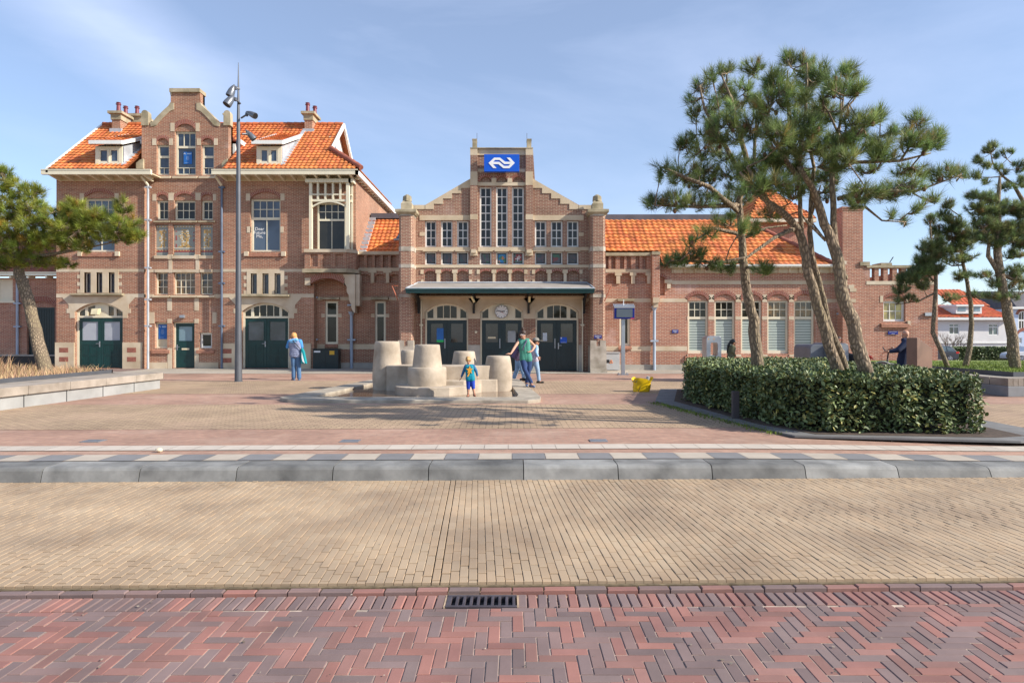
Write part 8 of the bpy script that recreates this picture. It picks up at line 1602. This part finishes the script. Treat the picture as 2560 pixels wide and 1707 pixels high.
# ================= people
M_skin = plain('skin', (0.50, 0.27, 0.18), 0.55, 0.06, 8); M_skin2 = plain('skin_tan', (0.46, 0.23, 0.14), 0.55, 0.06, 8)
def cloth(name, c, **k): return plain(name, c, 0.85, k.get('var', 0.14), k.get('scale', 9), bmp=0.25)
def soft(o, vox, it=4):
    r = o.modifiers.new('remesh', 'REMESH'); r.mode = 'VOXEL'; r.voxel_size = vox; r.use_smooth_shade = True
    if it: s = o.modifiers.new('smooth', 'SMOOTH'); s.factor = 0.5; s.iterations = it
    return o
def lerp(a, b, t): return a + (b - a) * t
def person(label, J, k, skin, top, legs, hair, shoes, sleeve=2, legcut=2, loose=0.014, group=None, vox=0.011, fingers=True, topdrop=0.0, face=True, sleeve_mat=None):
    """J: joints in world space. k: size factor. sleeve 0 none,1 short,2 long. legcut 1 = to the knee, 2 = to the ankle"""
    foot = min(J['an_l'].z, J['an_r'].z) - 0.07 * k; c = (J['an_l'] + J['an_r']) / 2
    P_ = root('person', (c.x, c.y, foot), label, 'person', group)
    f = J['face'].normalized(); sid = f.cross(Vector((0, 0, 1))).normalized(); h = J['head']; up = Vector((0, 0, 1))
    up = (up - f * up.dot(f)).normalized() if abs(f.z) > 0.15 else up
    b = MB()
    b.cap(h + up * 0.035 * k - f * 0.012 * k, h - up * 0.01 * k - f * 0.012 * k, 0.088 * k, 0.082 * k, 16); b.cap(h - up * 0.03 * k + f * 0.03 * k, h - up * 0.075 * k + f * 0.045 * k, 0.055 * k, 0.036 * k, 12)
    b.cap(h - up * 0.05 * k - f * 0.02 * k, J['neck'], 0.052 * k, 0.056 * k, 12); b.cap(h + f * 0.078 * k + up * 0.01 * k, h + f * 0.098 * k - up * 0.022 * k, 0.010 * k, 0.016 * k, 8)
    for s in (-1, 1): b.ell(h + sid * s * 0.083 * k - up * 0.005 * k - f * 0.01 * k, 0.014 * k, 0.02 * k, 0.03 * k, 8, 6)
    def torso(m, e, drop=0.0):
        shl, shr, hl, hr = J['sh_l'], J['sh_r'], J['hip_l'], J['hip_r']; cs = (shl + shr) / 2; ch = (hl + hr) / 2
        for a, q in ((shl, hl), (shr, hr)):
            a2 = lerp(cs, a, 0.52) - Vector((0, 0, 0.05 * k)); w_ = lerp(lerp(a, q, 0.6), lerp(cs, ch, 0.6), 0.42); q2 = lerp(ch, q, 0.85)
            m.cap(a2, w_, 0.098 * k + e, 0.088 * k + e, 14); m.cap(w_, q2 - Vector((0, 0, drop)), 0.088 * k + e, 0.103 * k + e, 14)
        m.cap(lerp(cs, shl, 0.8), lerp(cs, shr, 0.8), 0.056 * k + e, 0.056 * k + e, 12); m.cap(cs - Vector((0, 0, 0.06 * k)), ch, 0.10 * k + e, 0.098 * k + e, 14); m.cap(J['neck'] - Vector((0, 0, 0.02 * k)), cs - Vector((0, 0, 0.08 * k)), 0.06 * k, 0.1 * k, 12)
    torso(b, -0.012)
    for s in ('l', 'r'):
        sh, el, wr, hip, kn, an, toe = [J[q + '_' + s] for q in ('sh', 'el', 'wr', 'hip', 'kn', 'an', 'toe')]
        b.cap(sh, el, 0.046 * k, 0.036 * k); b.cap(el, lerp(el, wr, 0.3), 0.037 * k, 0.037 * k); b.cap(lerp(el, wr, 0.3), wr, 0.037 * k, 0.023 * k)
        b.cap(hip, kn, 0.085 * k, 0.054 * k); b.cap(kn, lerp(kn, an, 0.35), 0.052 * k, 0.053 * k); b.cap(lerp(kn, an, 0.35), an, 0.053 * k, 0.034 * k); b.cap(an - Vector((0, 0, 0.03 * k)), toe, 0.036 * k, 0.028 * k)
        hd = J.get('hd_' + s, (wr - el)).normalized(); pn = J.get('pn_' + s, sid if abs(hd.dot(sid)) < 0.8 else up); a = hd.cross(pn).normalized()
        b.cap(wr, wr + hd * 0.07 * k, 0.022 * k, 0.026 * k, 10); b.cap(wr + hd * 0.06 * k - a * 0.018 * k, wr + hd * 0.06 * k + a * 0.022 * k, 0.016 * k, 0.016 * k, 8)
        if fingers:
            for q, (o_, L_f) in enumerate(((-0.028, 0.062), (-0.010, 0.076), (0.009, 0.070), (0.027, 0.055))):
                r0 = wr + hd * 0.08 * k + a * o_ * k; m1_ = r0 + (hd + pn * 0.15) * L_f * 0.5 * k; b.cap(r0, m1_, 0.0095 * k, 0.009 * k, 6); b.cap(m1_, m1_ + (hd * 0.8 + pn * 0.55) * L_f * 0.5 * k, 0.009 * k, 0.0078 * k, 6)
            t0 = wr + hd * 0.03 * k - a * 0.028 * k; b.cap(t0, t0 + (hd * 0.75 - a * 0.7) * 0.035 * k, 0.012 * k, 0.010 * k, 6); b.cap(t0 + (hd * 0.75 - a * 0.7) * 0.035 * k, t0 + (hd * 1.3 - a * 0.75) * 0.05 * k, 0.010 * k, 0.0085 * k, 6)
    body = soft(b.build('body', skin, P_), vox * 0.75, 2)
    t = MB(); torso(t, loose, topdrop)
    sm_ = MB()
    for s in ('l', 'r'):
        sh, el, wr = J['sh_' + s], J['el_' + s], J['wr_' + s]; g = sm_ if sleeve_mat else t
        if sleeve == 2: g.cap(sh, el, 0.056 * k + loose, 0.045 * k + loose * 0.6); g.cap(el, lerp(el, wr, 0.95), 0.045 * k + loose * 0.5, 0.032 * k + loose * 0.4)
        elif sleeve == 1: g.cap(sh, lerp(sh, el, 0.6), 0.055 * k + loose, 0.052 * k + loose)
    soft(t.build('top', top, P_), vox, 3)
    if sleeve_mat: soft(sm_.build('sleeves', sleeve_mat, P_), vox, 3)
    t = MB(); hl, hr = J['hip_l'], J['hip_r']; ch = (hl + hr) / 2; t.cap(lerp(ch, hl, 0.7) + Vector((0, 0, 0.08 * k)), lerp(ch, hr, 0.7) + Vector((0, 0, 0.08 * k)), 0.098 * k, 0.098 * k, 14)
    for s in ('l', 'r'):
        hip, kn, an = J['hip_' + s], J['kn_' + s], J['an_' + s]; t.cap(lerp(ch, hip, 0.9) - f * 0.012 * k, kn, 0.104 * k, 0.064 * k + loose * 0.5, 14)
        if legcut == 2: t.cap(kn, an + Vector((0, 0, 0.01)), 0.063 * k + loose * 0.4, 0.048 * k + loose * 0.8, 12)
        else: t.cap(kn, lerp(kn, an, 0.18), 0.068 * k, 0.066 * k, 12)
    soft(t.build('trousers', legs, P_), vox, 2)
    for s in ('l', 'r'):
        an, toe = J['an_' + s], J['toe_' + s]; q = MB(); d = (toe - an); d.z = 0; d = d.normalized(); z = foot + 0.035 * k if abs(J['an_' + s].z - foot) < 0.15 else toe.z
        q.cap(Vector((an.x, an.y, toe.z)) - d * 0.05 * k, toe + d * 0.035 * k, 0.042 * k, 0.036 * k, 10); q.cap(an - Vector((0, 0, 0.0)), Vector((an.x, an.y, toe.z + 0.01)), 0.044 * k, 0.044 * k, 10); soft(q.build('shoe', shoes, P_), vox * 0.9, 2)
    if hair:
        hm = MB(); hm.cap(h + up * 0.045 * k - f * 0.022 * k, h + up * 0.01 * k - f * 0.035 * k, 0.096 * k, 0.092 * k, 16); 
        for s in (-1, 1): hm.cap(h + up * 0.05 * k + sid * s * 0.05 * k + f * 0.035 * k, h + sid * s * 0.075 * k - f * 0.02 * k, 0.036 * k, 0.032 * k, 10)
        for e in hair[1:]: hm.cap(h + f * e[0][0] * k + sid * e[0][1] * k + up * e[0][2] * k, h + f * e[1][0] * k + sid * e[1][1] * k + up * e[1][2] * k, e[2] * k, e[3] * k, 10)
        soft(hm.build('hair', hair[0], P_), vox * 0.8, 2)
    if face:
        e_ = MB(); 
        for s in (-1, 1): e_.ell(h + f * 0.073 * k + sid * s * 0.032 * k + up * 0.012 * k, 0.010 * k, 0.008 * k, 0.007 * k, 8, 6)
        e_.build('eyes', M_black, P_); e_ = MB(); e_.cap(h + f * 0.082 * k - sid * 0.02 * k - up * 0.05 * k, h + f * 0.082 * k + sid * 0.02 * k - up * 0.05 * k, 0.006 * k, 0.006 * k, 6); e_.build('mouth', MATS.get('lip') or plain('lip', (0.35, 0.10, 0.08), 0.5), P_)
    return P_
def jj(zf, Y, d):
    out = {}
    for n_, q in d.items(): out[n_] = Vector(q[1:]) if q[0] == 'v' else Pt(*zf(q[0], q[1]), Y + (q[2] if len(q) > 2 else 0))
    return out
zp = view(1260, 800, 8.714)
M_brown = plain('hair_brown', (0.045, 0.022, 0.014), 0.6, 0.4, 40); M_hblack = plain('hair_black', (0.012, 0.010, 0.010), 0.45, 0.3, 40); M_blond = plain('hair_blond', (0.48, 0.27, 0.10), 0.6, 0.55, 45); M_red = plain('hair_strawberry', (0.62, 0.30, 0.10), 0.6, 0.4, 45)
J = jj(zp, 17.75, dict(head=(412, 318, -0.08), neck=(430, 425), sh_l=(328, 452), sh_r=(540, 445), el_l=(235, 590, -0.18), wr_l=(145, 738, -0.36), hd_l=('v', -1, -0.25, 0.05), pn_l=('v', 0, 0, -1), el_r=(672, 565, 0.1), wr_r=(612, 672, -0.05), hd_r=('v', -1, -0.3, -0.25),
    hip_l=(410, 850), hip_r=(545, 850), kn_l=(455, 1085, -0.12), kn_r=(540, 1090, 0.02), an_l=(590, 1360, -0.1), an_r=(498, 1355, 0.05), toe_l=(645, 1445, -0.25), toe_r=(500, 1425, -0.12), face=('v', -0.12, -1, -0.45)))
W1 = person('woman in a green tank top and dark blue trousers leaning on the fountain', J, 0.98, M_skin, cloth('tank_green', (0.055, 0.24, 0.18)), cloth('trousers_navy', (0.018, 0.045, 0.14)), [M_brown, ((-0.03, 0, 0.12), (-0.03, 0, 0.16), 0.035, 0.05)], cloth('shoe_blue', (0.12, 0.17, 0.30)), sleeve=0, loose=0.008)
mb = MB(); mb.tube([J['sh_r'] + Vector((-0.05, -0.10, 0.02)), Pt(*zp(440, 560), 17.58), Pt(*zp(400, 660), 17.6)], 0.018, 6); mb.tube([Pt(*zp(300, 640), 17.9), Pt(*zp(215, 820), 17.95)], [0.07, 0.09], 8); mb.tube([Pt(*zp(350, 560), 17.85), Pt(*zp(290, 660), 17.95)], 0.05, 8); o = soft(mb.build('purple_scarf', cloth('scarf_purple', (0.11, 0.075, 0.16)), W1), 0.012, 2)
mb = MB(); h = J['head']; 
for s in (-1, 1): mb.tube([h + Vector((s * 0.034 + 0.022 * math.cos(a), -0.088 + 0.01 * math.sin(a), 0.0 + 0.018 * math.sin(a))) for a in [k * 0.7 for k in range(10)]], 0.004, 5)
mb.build('glasses', M_wht, W1)
J = jj(zp, 20.2, dict(head=(702, 478), neck=(680, 548), sh_l=(612, 590, 0.1), sh_r=(705, 585, -0.1), el_l=(590, 690, 0.15), wr_l=(640, 760, 0.1), el_r=(700, 700, -0.15), wr_r=(740, 790, -0.2), hip_l=(635, 870, 0.07), hip_r=(690, 870, -0.07), kn_l=(580, 1060, 0.08), kn_r=(735, 1090, -0.08), an_l=(420, 1240, 0.1), an_r=(760, 1310, -0.1), toe_l=(385, 1290, 0.1), toe_r=(828, 1356, -0.12), face=('v', 1, -0.15, -0.1)))
W2 = person('person in a cap, plaid shirt and light jeans striding to the right', J, 0.93, M_skin2, cloth('plaid', (0.42, 0.38, 0.46), var=0.75, scale=26), cloth('jeans_light', (0.25, 0.36, 0.50)), [M_brown], cloth('shoe_black', (0.02, 0.02, 0.02)), sleeve=2, sleeve_mat=cloth('sleeve_blue', (0.28, 0.45, 0.62)))
mb = MB(); h = J['head']; mb.lathe(h.x - 0.01, h.y, [(0.105, h.z + 0.045), (0.10, h.z + 0.09), (0.07, h.z + 0.13), (0.02, h.z + 0.14)], 16); mb.prism_z([(h.x + 0.05, h.y - 0.09), (h.x + 0.18, h.y - 0.06), (h.x + 0.2, h.y), (h.x + 0.18, h.y + 0.06), (h.x + 0.05, h.y + 0.09)], h.z + 0.04, h.z + 0.052); mb.build('cap', cloth('cap_grey', (0.24, 0.22, 0.19)), W2)
J = jj(zp, 21.2, dict(head=(395, 350), neck=(390, 430), sh_l=(335, 470, 0.12), sh_r=(400, 470, -0.12), el_l=(330, 620, 0.1), wr_l=(330, 740, 0.05), el_r=(330, 640, -0.2), wr_r=(320, 760, -0.15), hip_l=(310, 830, 0.07), hip_r=(345, 830, -0.07), kn_l=(285, 1080, 0.07), kn_r=(390, 1070, -0.08), an_l=(205, 1290, 0.1), an_r=(455, 1270, -0.1), toe_l=(150, 1320, 0.1), toe_r=(520, 1305, -0.1), face=('v', 1, 0, -0.1)))
person('walking person in a patterned purple cardigan half hidden behind the woman in green', J, 0.95, M_skin, cloth('cardigan_purple', (0.20, 0.13, 0.20), var=0.7, scale=30), cloth('jeans_mid', (0.20, 0.32, 0.48)), [M_brown], cloth('shoe_dark', (0.03, 0.03, 0.035)), sleeve=2, loose=0.03)
# woman seen from behind
zb_ = view(690, 820, 10.45); J = jj(zb_, 21.5, dict(head=(468, 222, 0.08), neck=(480, 290), sh_l=(365, 362), sh_r=(622, 355), el_l=(302, 490, 0.05), wr_l=(330, 370, 0.3), hd_l=('v', 0.2, 0.5, 0.8), el_r=(668, 490, 0.05), wr_r=(600, 430, 0.32), hip_l=(445, 700), hip_r=(590, 700), kn_l=(462, 980), kn_r=(592, 985), an_l=(462, 1290), an_r=(605, 1295), toe_l=(430, 1345, 0.1), toe_r=(612, 1345, 0.12), face=('v', -0.25, 1, -0.45)))
W4 = person('woman in a grey-blue quilted vest and blue jeans seen from behind', J, 0.98, M_skin, cloth('vest', (0.21, 0.24, 0.36)), cloth('jeans_blue', (0.075, 0.155, 0.29)), [M_red, ((-0.03, 0.02, -0.02), (-0.02, 0.09, -0.08), 0.06, 0.04)], cloth('shoe_bluegrey', (0.07, 0.12, 0.2)), sleeve=2, loose=0.03, face=False, sleeve_mat=cloth('sleeve_bright_blue', (0.06, 0.26, 0.62)))
mb = MB()
for k in range(7):
    z = J['sh_l'].z - 0.05 - k * 0.07; xa = lerp(J['sh_l'], J['hip_l'], k / 7).x; xb = lerp(J['sh_r'], J['hip_r'], k / 7).x; cx = (xa + xb) / 2; rx = abs(xb - xa) / 2 * 0.78 + 0.03 + 0.008 * k * 0.5
    mb.tube([(cx + rx * math.cos(a), 21.5 - 0.11 * abs(math.sin(a)) ** 0.7 * (1 if math.sin(a) > 0 else -1), z) for a in [i * math.pi / 8 for i in range(17)]], 0.033, 8)
soft(mb.build('quilting', MATS['vest'], W4), 0.012, 1)
mb = MB(); n_ = J['neck'] + Vector((0, -0.09, -0.02)); mb.cap(n_ + Vector((-0.1, 0, -0.04)), n_ + Vector((0.1, 0, 0.0)), 0.06, 0.06); mb.cap(n_ + Vector((-0.06, 0, -0.09)), n_ + Vector((0.04, 0, -0.08)), 0.045, 0.045); soft(mb.build('hood', cloth('hood_blue', (0.16, 0.42, 0.72)), W4), 0.012, 2)
mb = MB(); mb.tube([Pt(*zb_(440, 320), 21.36), Pt(*zb_(560, 460), 21.34), Pt(*zb_(665, 580), 21.4)], 0.014, 6); mb.build('strap', M_black, W4)
q = [Pt(*zb_(*p), 21.42) for p in ((668, 520), (700, 520), (745, 620), (808, 930), (660, 930), (652, 700))]; TB = root('tote_bag', q[4], 'teal and white tote bag hanging from the shoulder of the woman in the vest', 'bag')
mb = MB(); mb.prism_y([(p.x, p.z) for p in q], 21.36, 21.48); mb.build('bag_body', cloth('bag_teal', (0.0, 0.26, 0.30)), TB, bevel=0.02); mb = MB(); mb.prism_y([(Pt(*zb_(*p), 21.35).x, Pt(*zb_(*p), 21.35).z) for p in ((672, 640), (700, 760), (745, 920), (690, 870), (668, 760))], 21.345, 21.36); mb.build('white_print', M_wht, TB)
# child
J = jj(z6, 15.15, dict(head=(800, 1010, -0.04), neck=(808, 1052), sh_l=(778, 1073), sh_r=(850, 1071), el_l=(752, 1128, 0.02), wr_l=(730, 1182, 0), el_r=(883, 1120), wr_r=(896, 1172), hip_l=(803, 1205), hip_r=(842, 1205), kn_l=(802, 1288), kn_r=(851, 1286), an_l=(800, 1366), an_r=(864, 1362), toe_l=(793, 1386, -0.06), toe_r=(870, 1381, -0.06), face=('v', -0.1, -1, -0.75)))
C1 = person('small child in a teal shirt and blue shorts standing before the fountain', J, 0.66, M_skin, cloth('shirt_teal', (0.0, 0.24, 0.34)), cloth('shorts_blue', (0.012, 0.055, 0.42)), [M_blond, ((0.05, 0, 0.08), (0.07, 0, 0.04), 0.05, 0.04), ((-0.04, 0.05, 0.0), (-0.03, -0.05, -0.03), 0.05, 0.05)], cloth('sandal', (0.25, 0.10, 0.06)), sleeve=2, legcut=1, loose=0.010, vox=0.008, sleeve_mat=cloth('sleeve_navy', (0.03, 0.12, 0.26)))
mb = MB(); c_ = Pt(*z6(818, 1110), 15.15); pts = []
for k in range(10): a = R(90 + 36 * k); r = 0.085 if k % 2 == 0 else 0.035; pts.append((c_.x + r * math.cos(a), c_.z + r * 1.1 * math.sin(a)))
pts2 = [(c_.x + 0.0, c_.z - 0.02), (c_.x + 0.03, c_.z - 0.03), (c_.x - 0.03, c_.z - 0.15), (c_.x - 0.06, c_.z - 0.15)]
mb.prism_y(pts, 15.15 - 0.098, 15.15 - 0.05); mb.prism_y(pts2, 15.15 - 0.095, 15.15 - 0.05); mb.build('star_print', cloth('print_orange', (0.80, 0.38, 0.03)), C1)
# girl with a ponytail
zg_ = view(1700, 830, 4.704); Y = 21.0; g0 = X(1700 + 612 / 4.704, Y)
J = jj(zg_, Y, dict(head=(630, 122), neck=(618, 158), sh_l=(606, 176, 0.12), sh_r=(618, 176, -0.12), el_l=(602, 222, 0.14), wr_l=(640, 262, 0.1), el_r=(612, 230, -0.15), wr_r=(645, 275, -0.1), hip_l=(594, 290, 0.06), hip_r=(600, 290, -0.06), kn_l=(600, 385, 0.06), kn_r=(612, 383, -0.06), an_l=(575, 465, 0.06), an_r=(612, 468, -0.06), toe_l=(598, 481, 0.06), toe_r=(636, 481, -0.06), face=('v', 1, -0.2, -0.05)))
person('girl with a long black ponytail and olive jacket walking right beyond the hedge', J, 0.84, M_skin2, cloth('jacket_olive', (0.10, 0.10, 0.055)), cloth('shorts_dark', (0.03, 0.03, 0.045)), [M_hblack, ((-0.10, 0, 0.05), (-0.19, 0, -0.12), 0.04, 0.05), ((-0.19, 0, -0.12), (-0.24, 0, -0.42), 0.05, 0.02)], cloth('shoe_g', (0.1, 0.1, 0.1)), sleeve=2, loose=0.03, fingers=False)
# woman with sunglasses pushing a stroller
Y = 22.0; x = X(2097, Y); z = Z(850, Y); v_ = lambda a, b, c: ('v', x + a, Y + b, z + c)
J = jj(zg_, Y, dict(head=v_(0, 0, 0), neck=v_(0, 0.03, -0.13), sh_l=v_(-0.17, 0.03, -0.22), sh_r=v_(0.17, 0.03, -0.22), el_l=v_(-0.2, -0.05, -0.45), wr_l=v_(-0.05, -0.25, -0.5), el_r=v_(0.25, -0.05, -0.45), wr_r=v_(0.35, -0.25, -0.5), hip_l=v_(-0.08, 0.05, -0.68), hip_r=v_(0.08, 0.05, -0.68), kn_l=v_(-0.09, 0, -1.0), kn_r=v_(0.09, 0.05, -1.0), an_l=v_(-0.09, 0.05, -1.26), an_r=v_(0.09, 0.1, -1.26), toe_l=v_(-0.1, -0.08, -1.31), toe_r=v_(0.1, -0.03, -1.31), face=('v', 0.05, -1, -0.1)))
W6 = person('dark haired woman in red sunglasses looking over the grey container', J, 0.9, M_skin, cloth('top_dark', (0.03, 0.03, 0.035)), cloth('trousers_dark', (0.03, 0.03, 0.04)), [M_brown, ((0.0, 0.08, 0.0), (-0.02, 0.09, -0.1), 0.03, 0.025), ((0.0, -0.08, 0.0), (-0.02, -0.09, -0.1), 0.03, 0.025)], cloth('shoe_s', (0.05, 0.05, 0.05)), fingers=False)
mb = MB(); h = J['head']
for s in (-1, 1): mb.ell(h + Vector((s * 0.034, -0.078, 0.01)), 0.03, 0.012, 0.022, 10, 6)
mb.build('sunglasses', plain('sunglass_red', (0.22, 0.02, 0.01), 0.15), W6)
Y = 20.6; x = X(2134, Y); ST_ = root('stroller', (x, Y, 0), 'black hooded stroller beside the grey container, mostly behind the pine trunk', 'stroller')
mb = MB(); mb.ell((x, Y + 0.1, Z(903, Y)), 0.24, 0.32, 0.24, 16, 10); mb.box(x - 0.2, Y - 0.1, 0.3, x + 0.2, Y + 0.4, 0.62); mb.build('hood', cloth('stroller_black', (0.01, 0.01, 0.012)), ST_, smooth=True); mb = MB()
for sx in (-0.22, 0.22):
    mb.tube([(x + sx, Y - 0.25, 0.12), (x + sx, Y + 0.55, 1.0)], 0.015, 6); mb.tube([(x + sx, Y + 0.45, 0.12), (x + sx, Y, 0.6)], 0.015, 6)
    for wy in (-0.28, 0.45): mb.tube([(x + sx - 0.02, Y + wy, 0.12), (x + sx + 0.02, Y + wy, 0.12)], 0.12, 14)
mb.build('chassis', M_black, ST_)
mb = MB(); hx = Pt(2137, 908, Y - 0.12); mb.ell(hx, 0.075, 0.08, 0.09, 12, 8); mb.ell(hx + Vector((0, 0.1, -0.25)), 0.12, 0.1, 0.18, 12, 8); o = soft(mb.build('person', M_skin), 0.012, 2); tag(rebase(o), 'face of a small child sitting inside the black stroller', 'person')
mb = MB(); p = Pt(2176, 892, 20.4); mb.tube([p + Vector((-0.12, 0, 0.06)), p, p + Vector((0.09, 0, -0.07))], [0.02, 0.05, 0.015], 8); mb.tube([p, (p.x, p.y, 0.02)], 0.012, 6); tag(rebase(mb.build('red_toy_windmill', plain('toy_red', (0.55, 0.05, 0.03), 0.5))), 'small red pennant showing beside the leaning pine trunk', 'pennant')
# bald man with bicycle
zm = view(2080, 780, 7.35); Y = 18.5
J = jj(zm, Y, dict(head=(1345, 415), neck=(1375, 500), sh_l=(1365, 560, -0.16), sh_r=(1375, 555, 0.16), el_l=(1215, 700, -0.2), wr_l=(1065, 728, -0.14), hd_l=('v', -1, 0, 0.1), el_r=(1210, 690, 0.2), wr_r=(1070, 720, 0.18), hd_r=('v', -1, 0, 0.1), hip_l=(1290, 900, -0.08), hip_r=(1290, 900, 0.08), kn_l=(1270, 1180, -0.08), kn_r=(1310, 1180, 0.08), an_l=(1290, 1440, -0.08), an_r=(1340, 1440, 0.08), toe_l=(1240, 1465, -0.08), toe_r=(1290, 1465, 0.08), face=('v', -1, -0.12, -0.12)))
W7 = person('bald man in glasses and a long navy coat holding a bicycle', J, 1.0, M_skin, cloth('coat_navy', (0.012, 0.022, 0.06)), cloth('trousers_black', (0.02, 0.02, 0.025)), None, cloth('shoe_m', (0.02, 0.02, 0.02)), loose=0.045, topdrop=0.22)
mb = MB(); h = J['head']; mb.tube([h + Vector((-0.09, -0.07, 0.01)), h + Vector((0.0, -0.095, 0.015))], 0.004, 5)
mb.tube([h + Vector((-0.095, -0.04 + 0.02 * math.cos(a), 0.01 + 0.02 * math.sin(a))) for a in [k * 0.7 for k in range(10)]], 0.004, 5); mb.build('glasses', M_rust, W7)
mb = MB(); mb.cap(J['neck'] + Vector((0.05, -0.02, -0.03)), J['neck'] + Vector((-0.09, 0.0, -0.02)), 0.08, 0.07); soft(mb.build('collar', MATS['coat_navy'], W7), 0.014, 2)
BK = root('bicycle', (X(2216, 18.4), 18.4, 0), 'bicycle held by the bald man, handlebar and front mudguard above the hedge', 'bicycle')
bx_ = X(2218, 18.4); q = lambda dx, dz, dy=0: Vector((bx_ + dx, 18.4 + dy, dz))
mb = MB(); mb.tube([q(0.02, 1.14, -0.25), q(-0.02, 1.08, -0.14), q(-0.01, 1.02, 0), q(-0.02, 1.08, 0.14), q(0.02, 1.14, 0.25)], 0.013, 8); mb.tube([q(-0.02, 1.03), q(0.03, 0.98), q(0.0, 0.75)], 0.02, 8); mb.build('handlebar', M_black, BK)
mb = MB(); mb.tube([q(0.0, 0.80), q(0.05, 0.55)], 0.022, 8); mb.tube([q(0.05, 0.55), q(0.45, 0.3), q(0.85, 0.32)], 0.022, 8); mb.tube([q(0.03, 0.68), q(0.62, 0.62), q(0.55, 0.28)], 0.018, 8); mb.tube([q(0.0, 0.72), q(-0.14, 0.33)], 0.016, 8); mb.tube([q(0.62, 0.62), q(0.6, 0.82)], 0.014, 8); mb.build('frame', M_pole, BK)
for wx in (-0.14, 0.90):
    mb = MB(); mb.tube([q(wx + 0.32 * math.cos(R(a)), 0.34 + 0.32 * math.sin(R(a))) for a in range(0, 361, 15)], 0.02, 8, cap=False); W_ = mb.build('wheel', M_black, BK); mb = MB()
    for a in range(0, 360, 30): mb.tube([q(wx, 0.34), q(wx + 0.3 * math.cos(R(a)), 0.34 + 0.3 * math.sin(R(a)))], 0.0025, 4)
    mb.build('spokes', M_steel, W_)
mb = MB(); mb.tube([q(-0.14 + 0.37 * math.cos(R(a)), 0.36 + 0.37 * math.sin(R(a))) for a in range(20, 150, 12)], 0.026, 8); mb.build('mudguard', M_pole, BK); mb = MB(); mb.ell(q(0.6, 0.85), 0.13, 0.08, 0.035, 12, 6); mb.build('saddle', M_black, BK)
mb = MB()
for k in range(3): mb.tube([q(-0.01, 1.03), q(-0.14 - 0.05 * k, 0.98 - 0.05 * k), q(-0.16, 0.8 - 0.06 * k), q(-0.04, 0.70)], 0.004, 5)
mb.build('brake_cables', M_rust, BK)
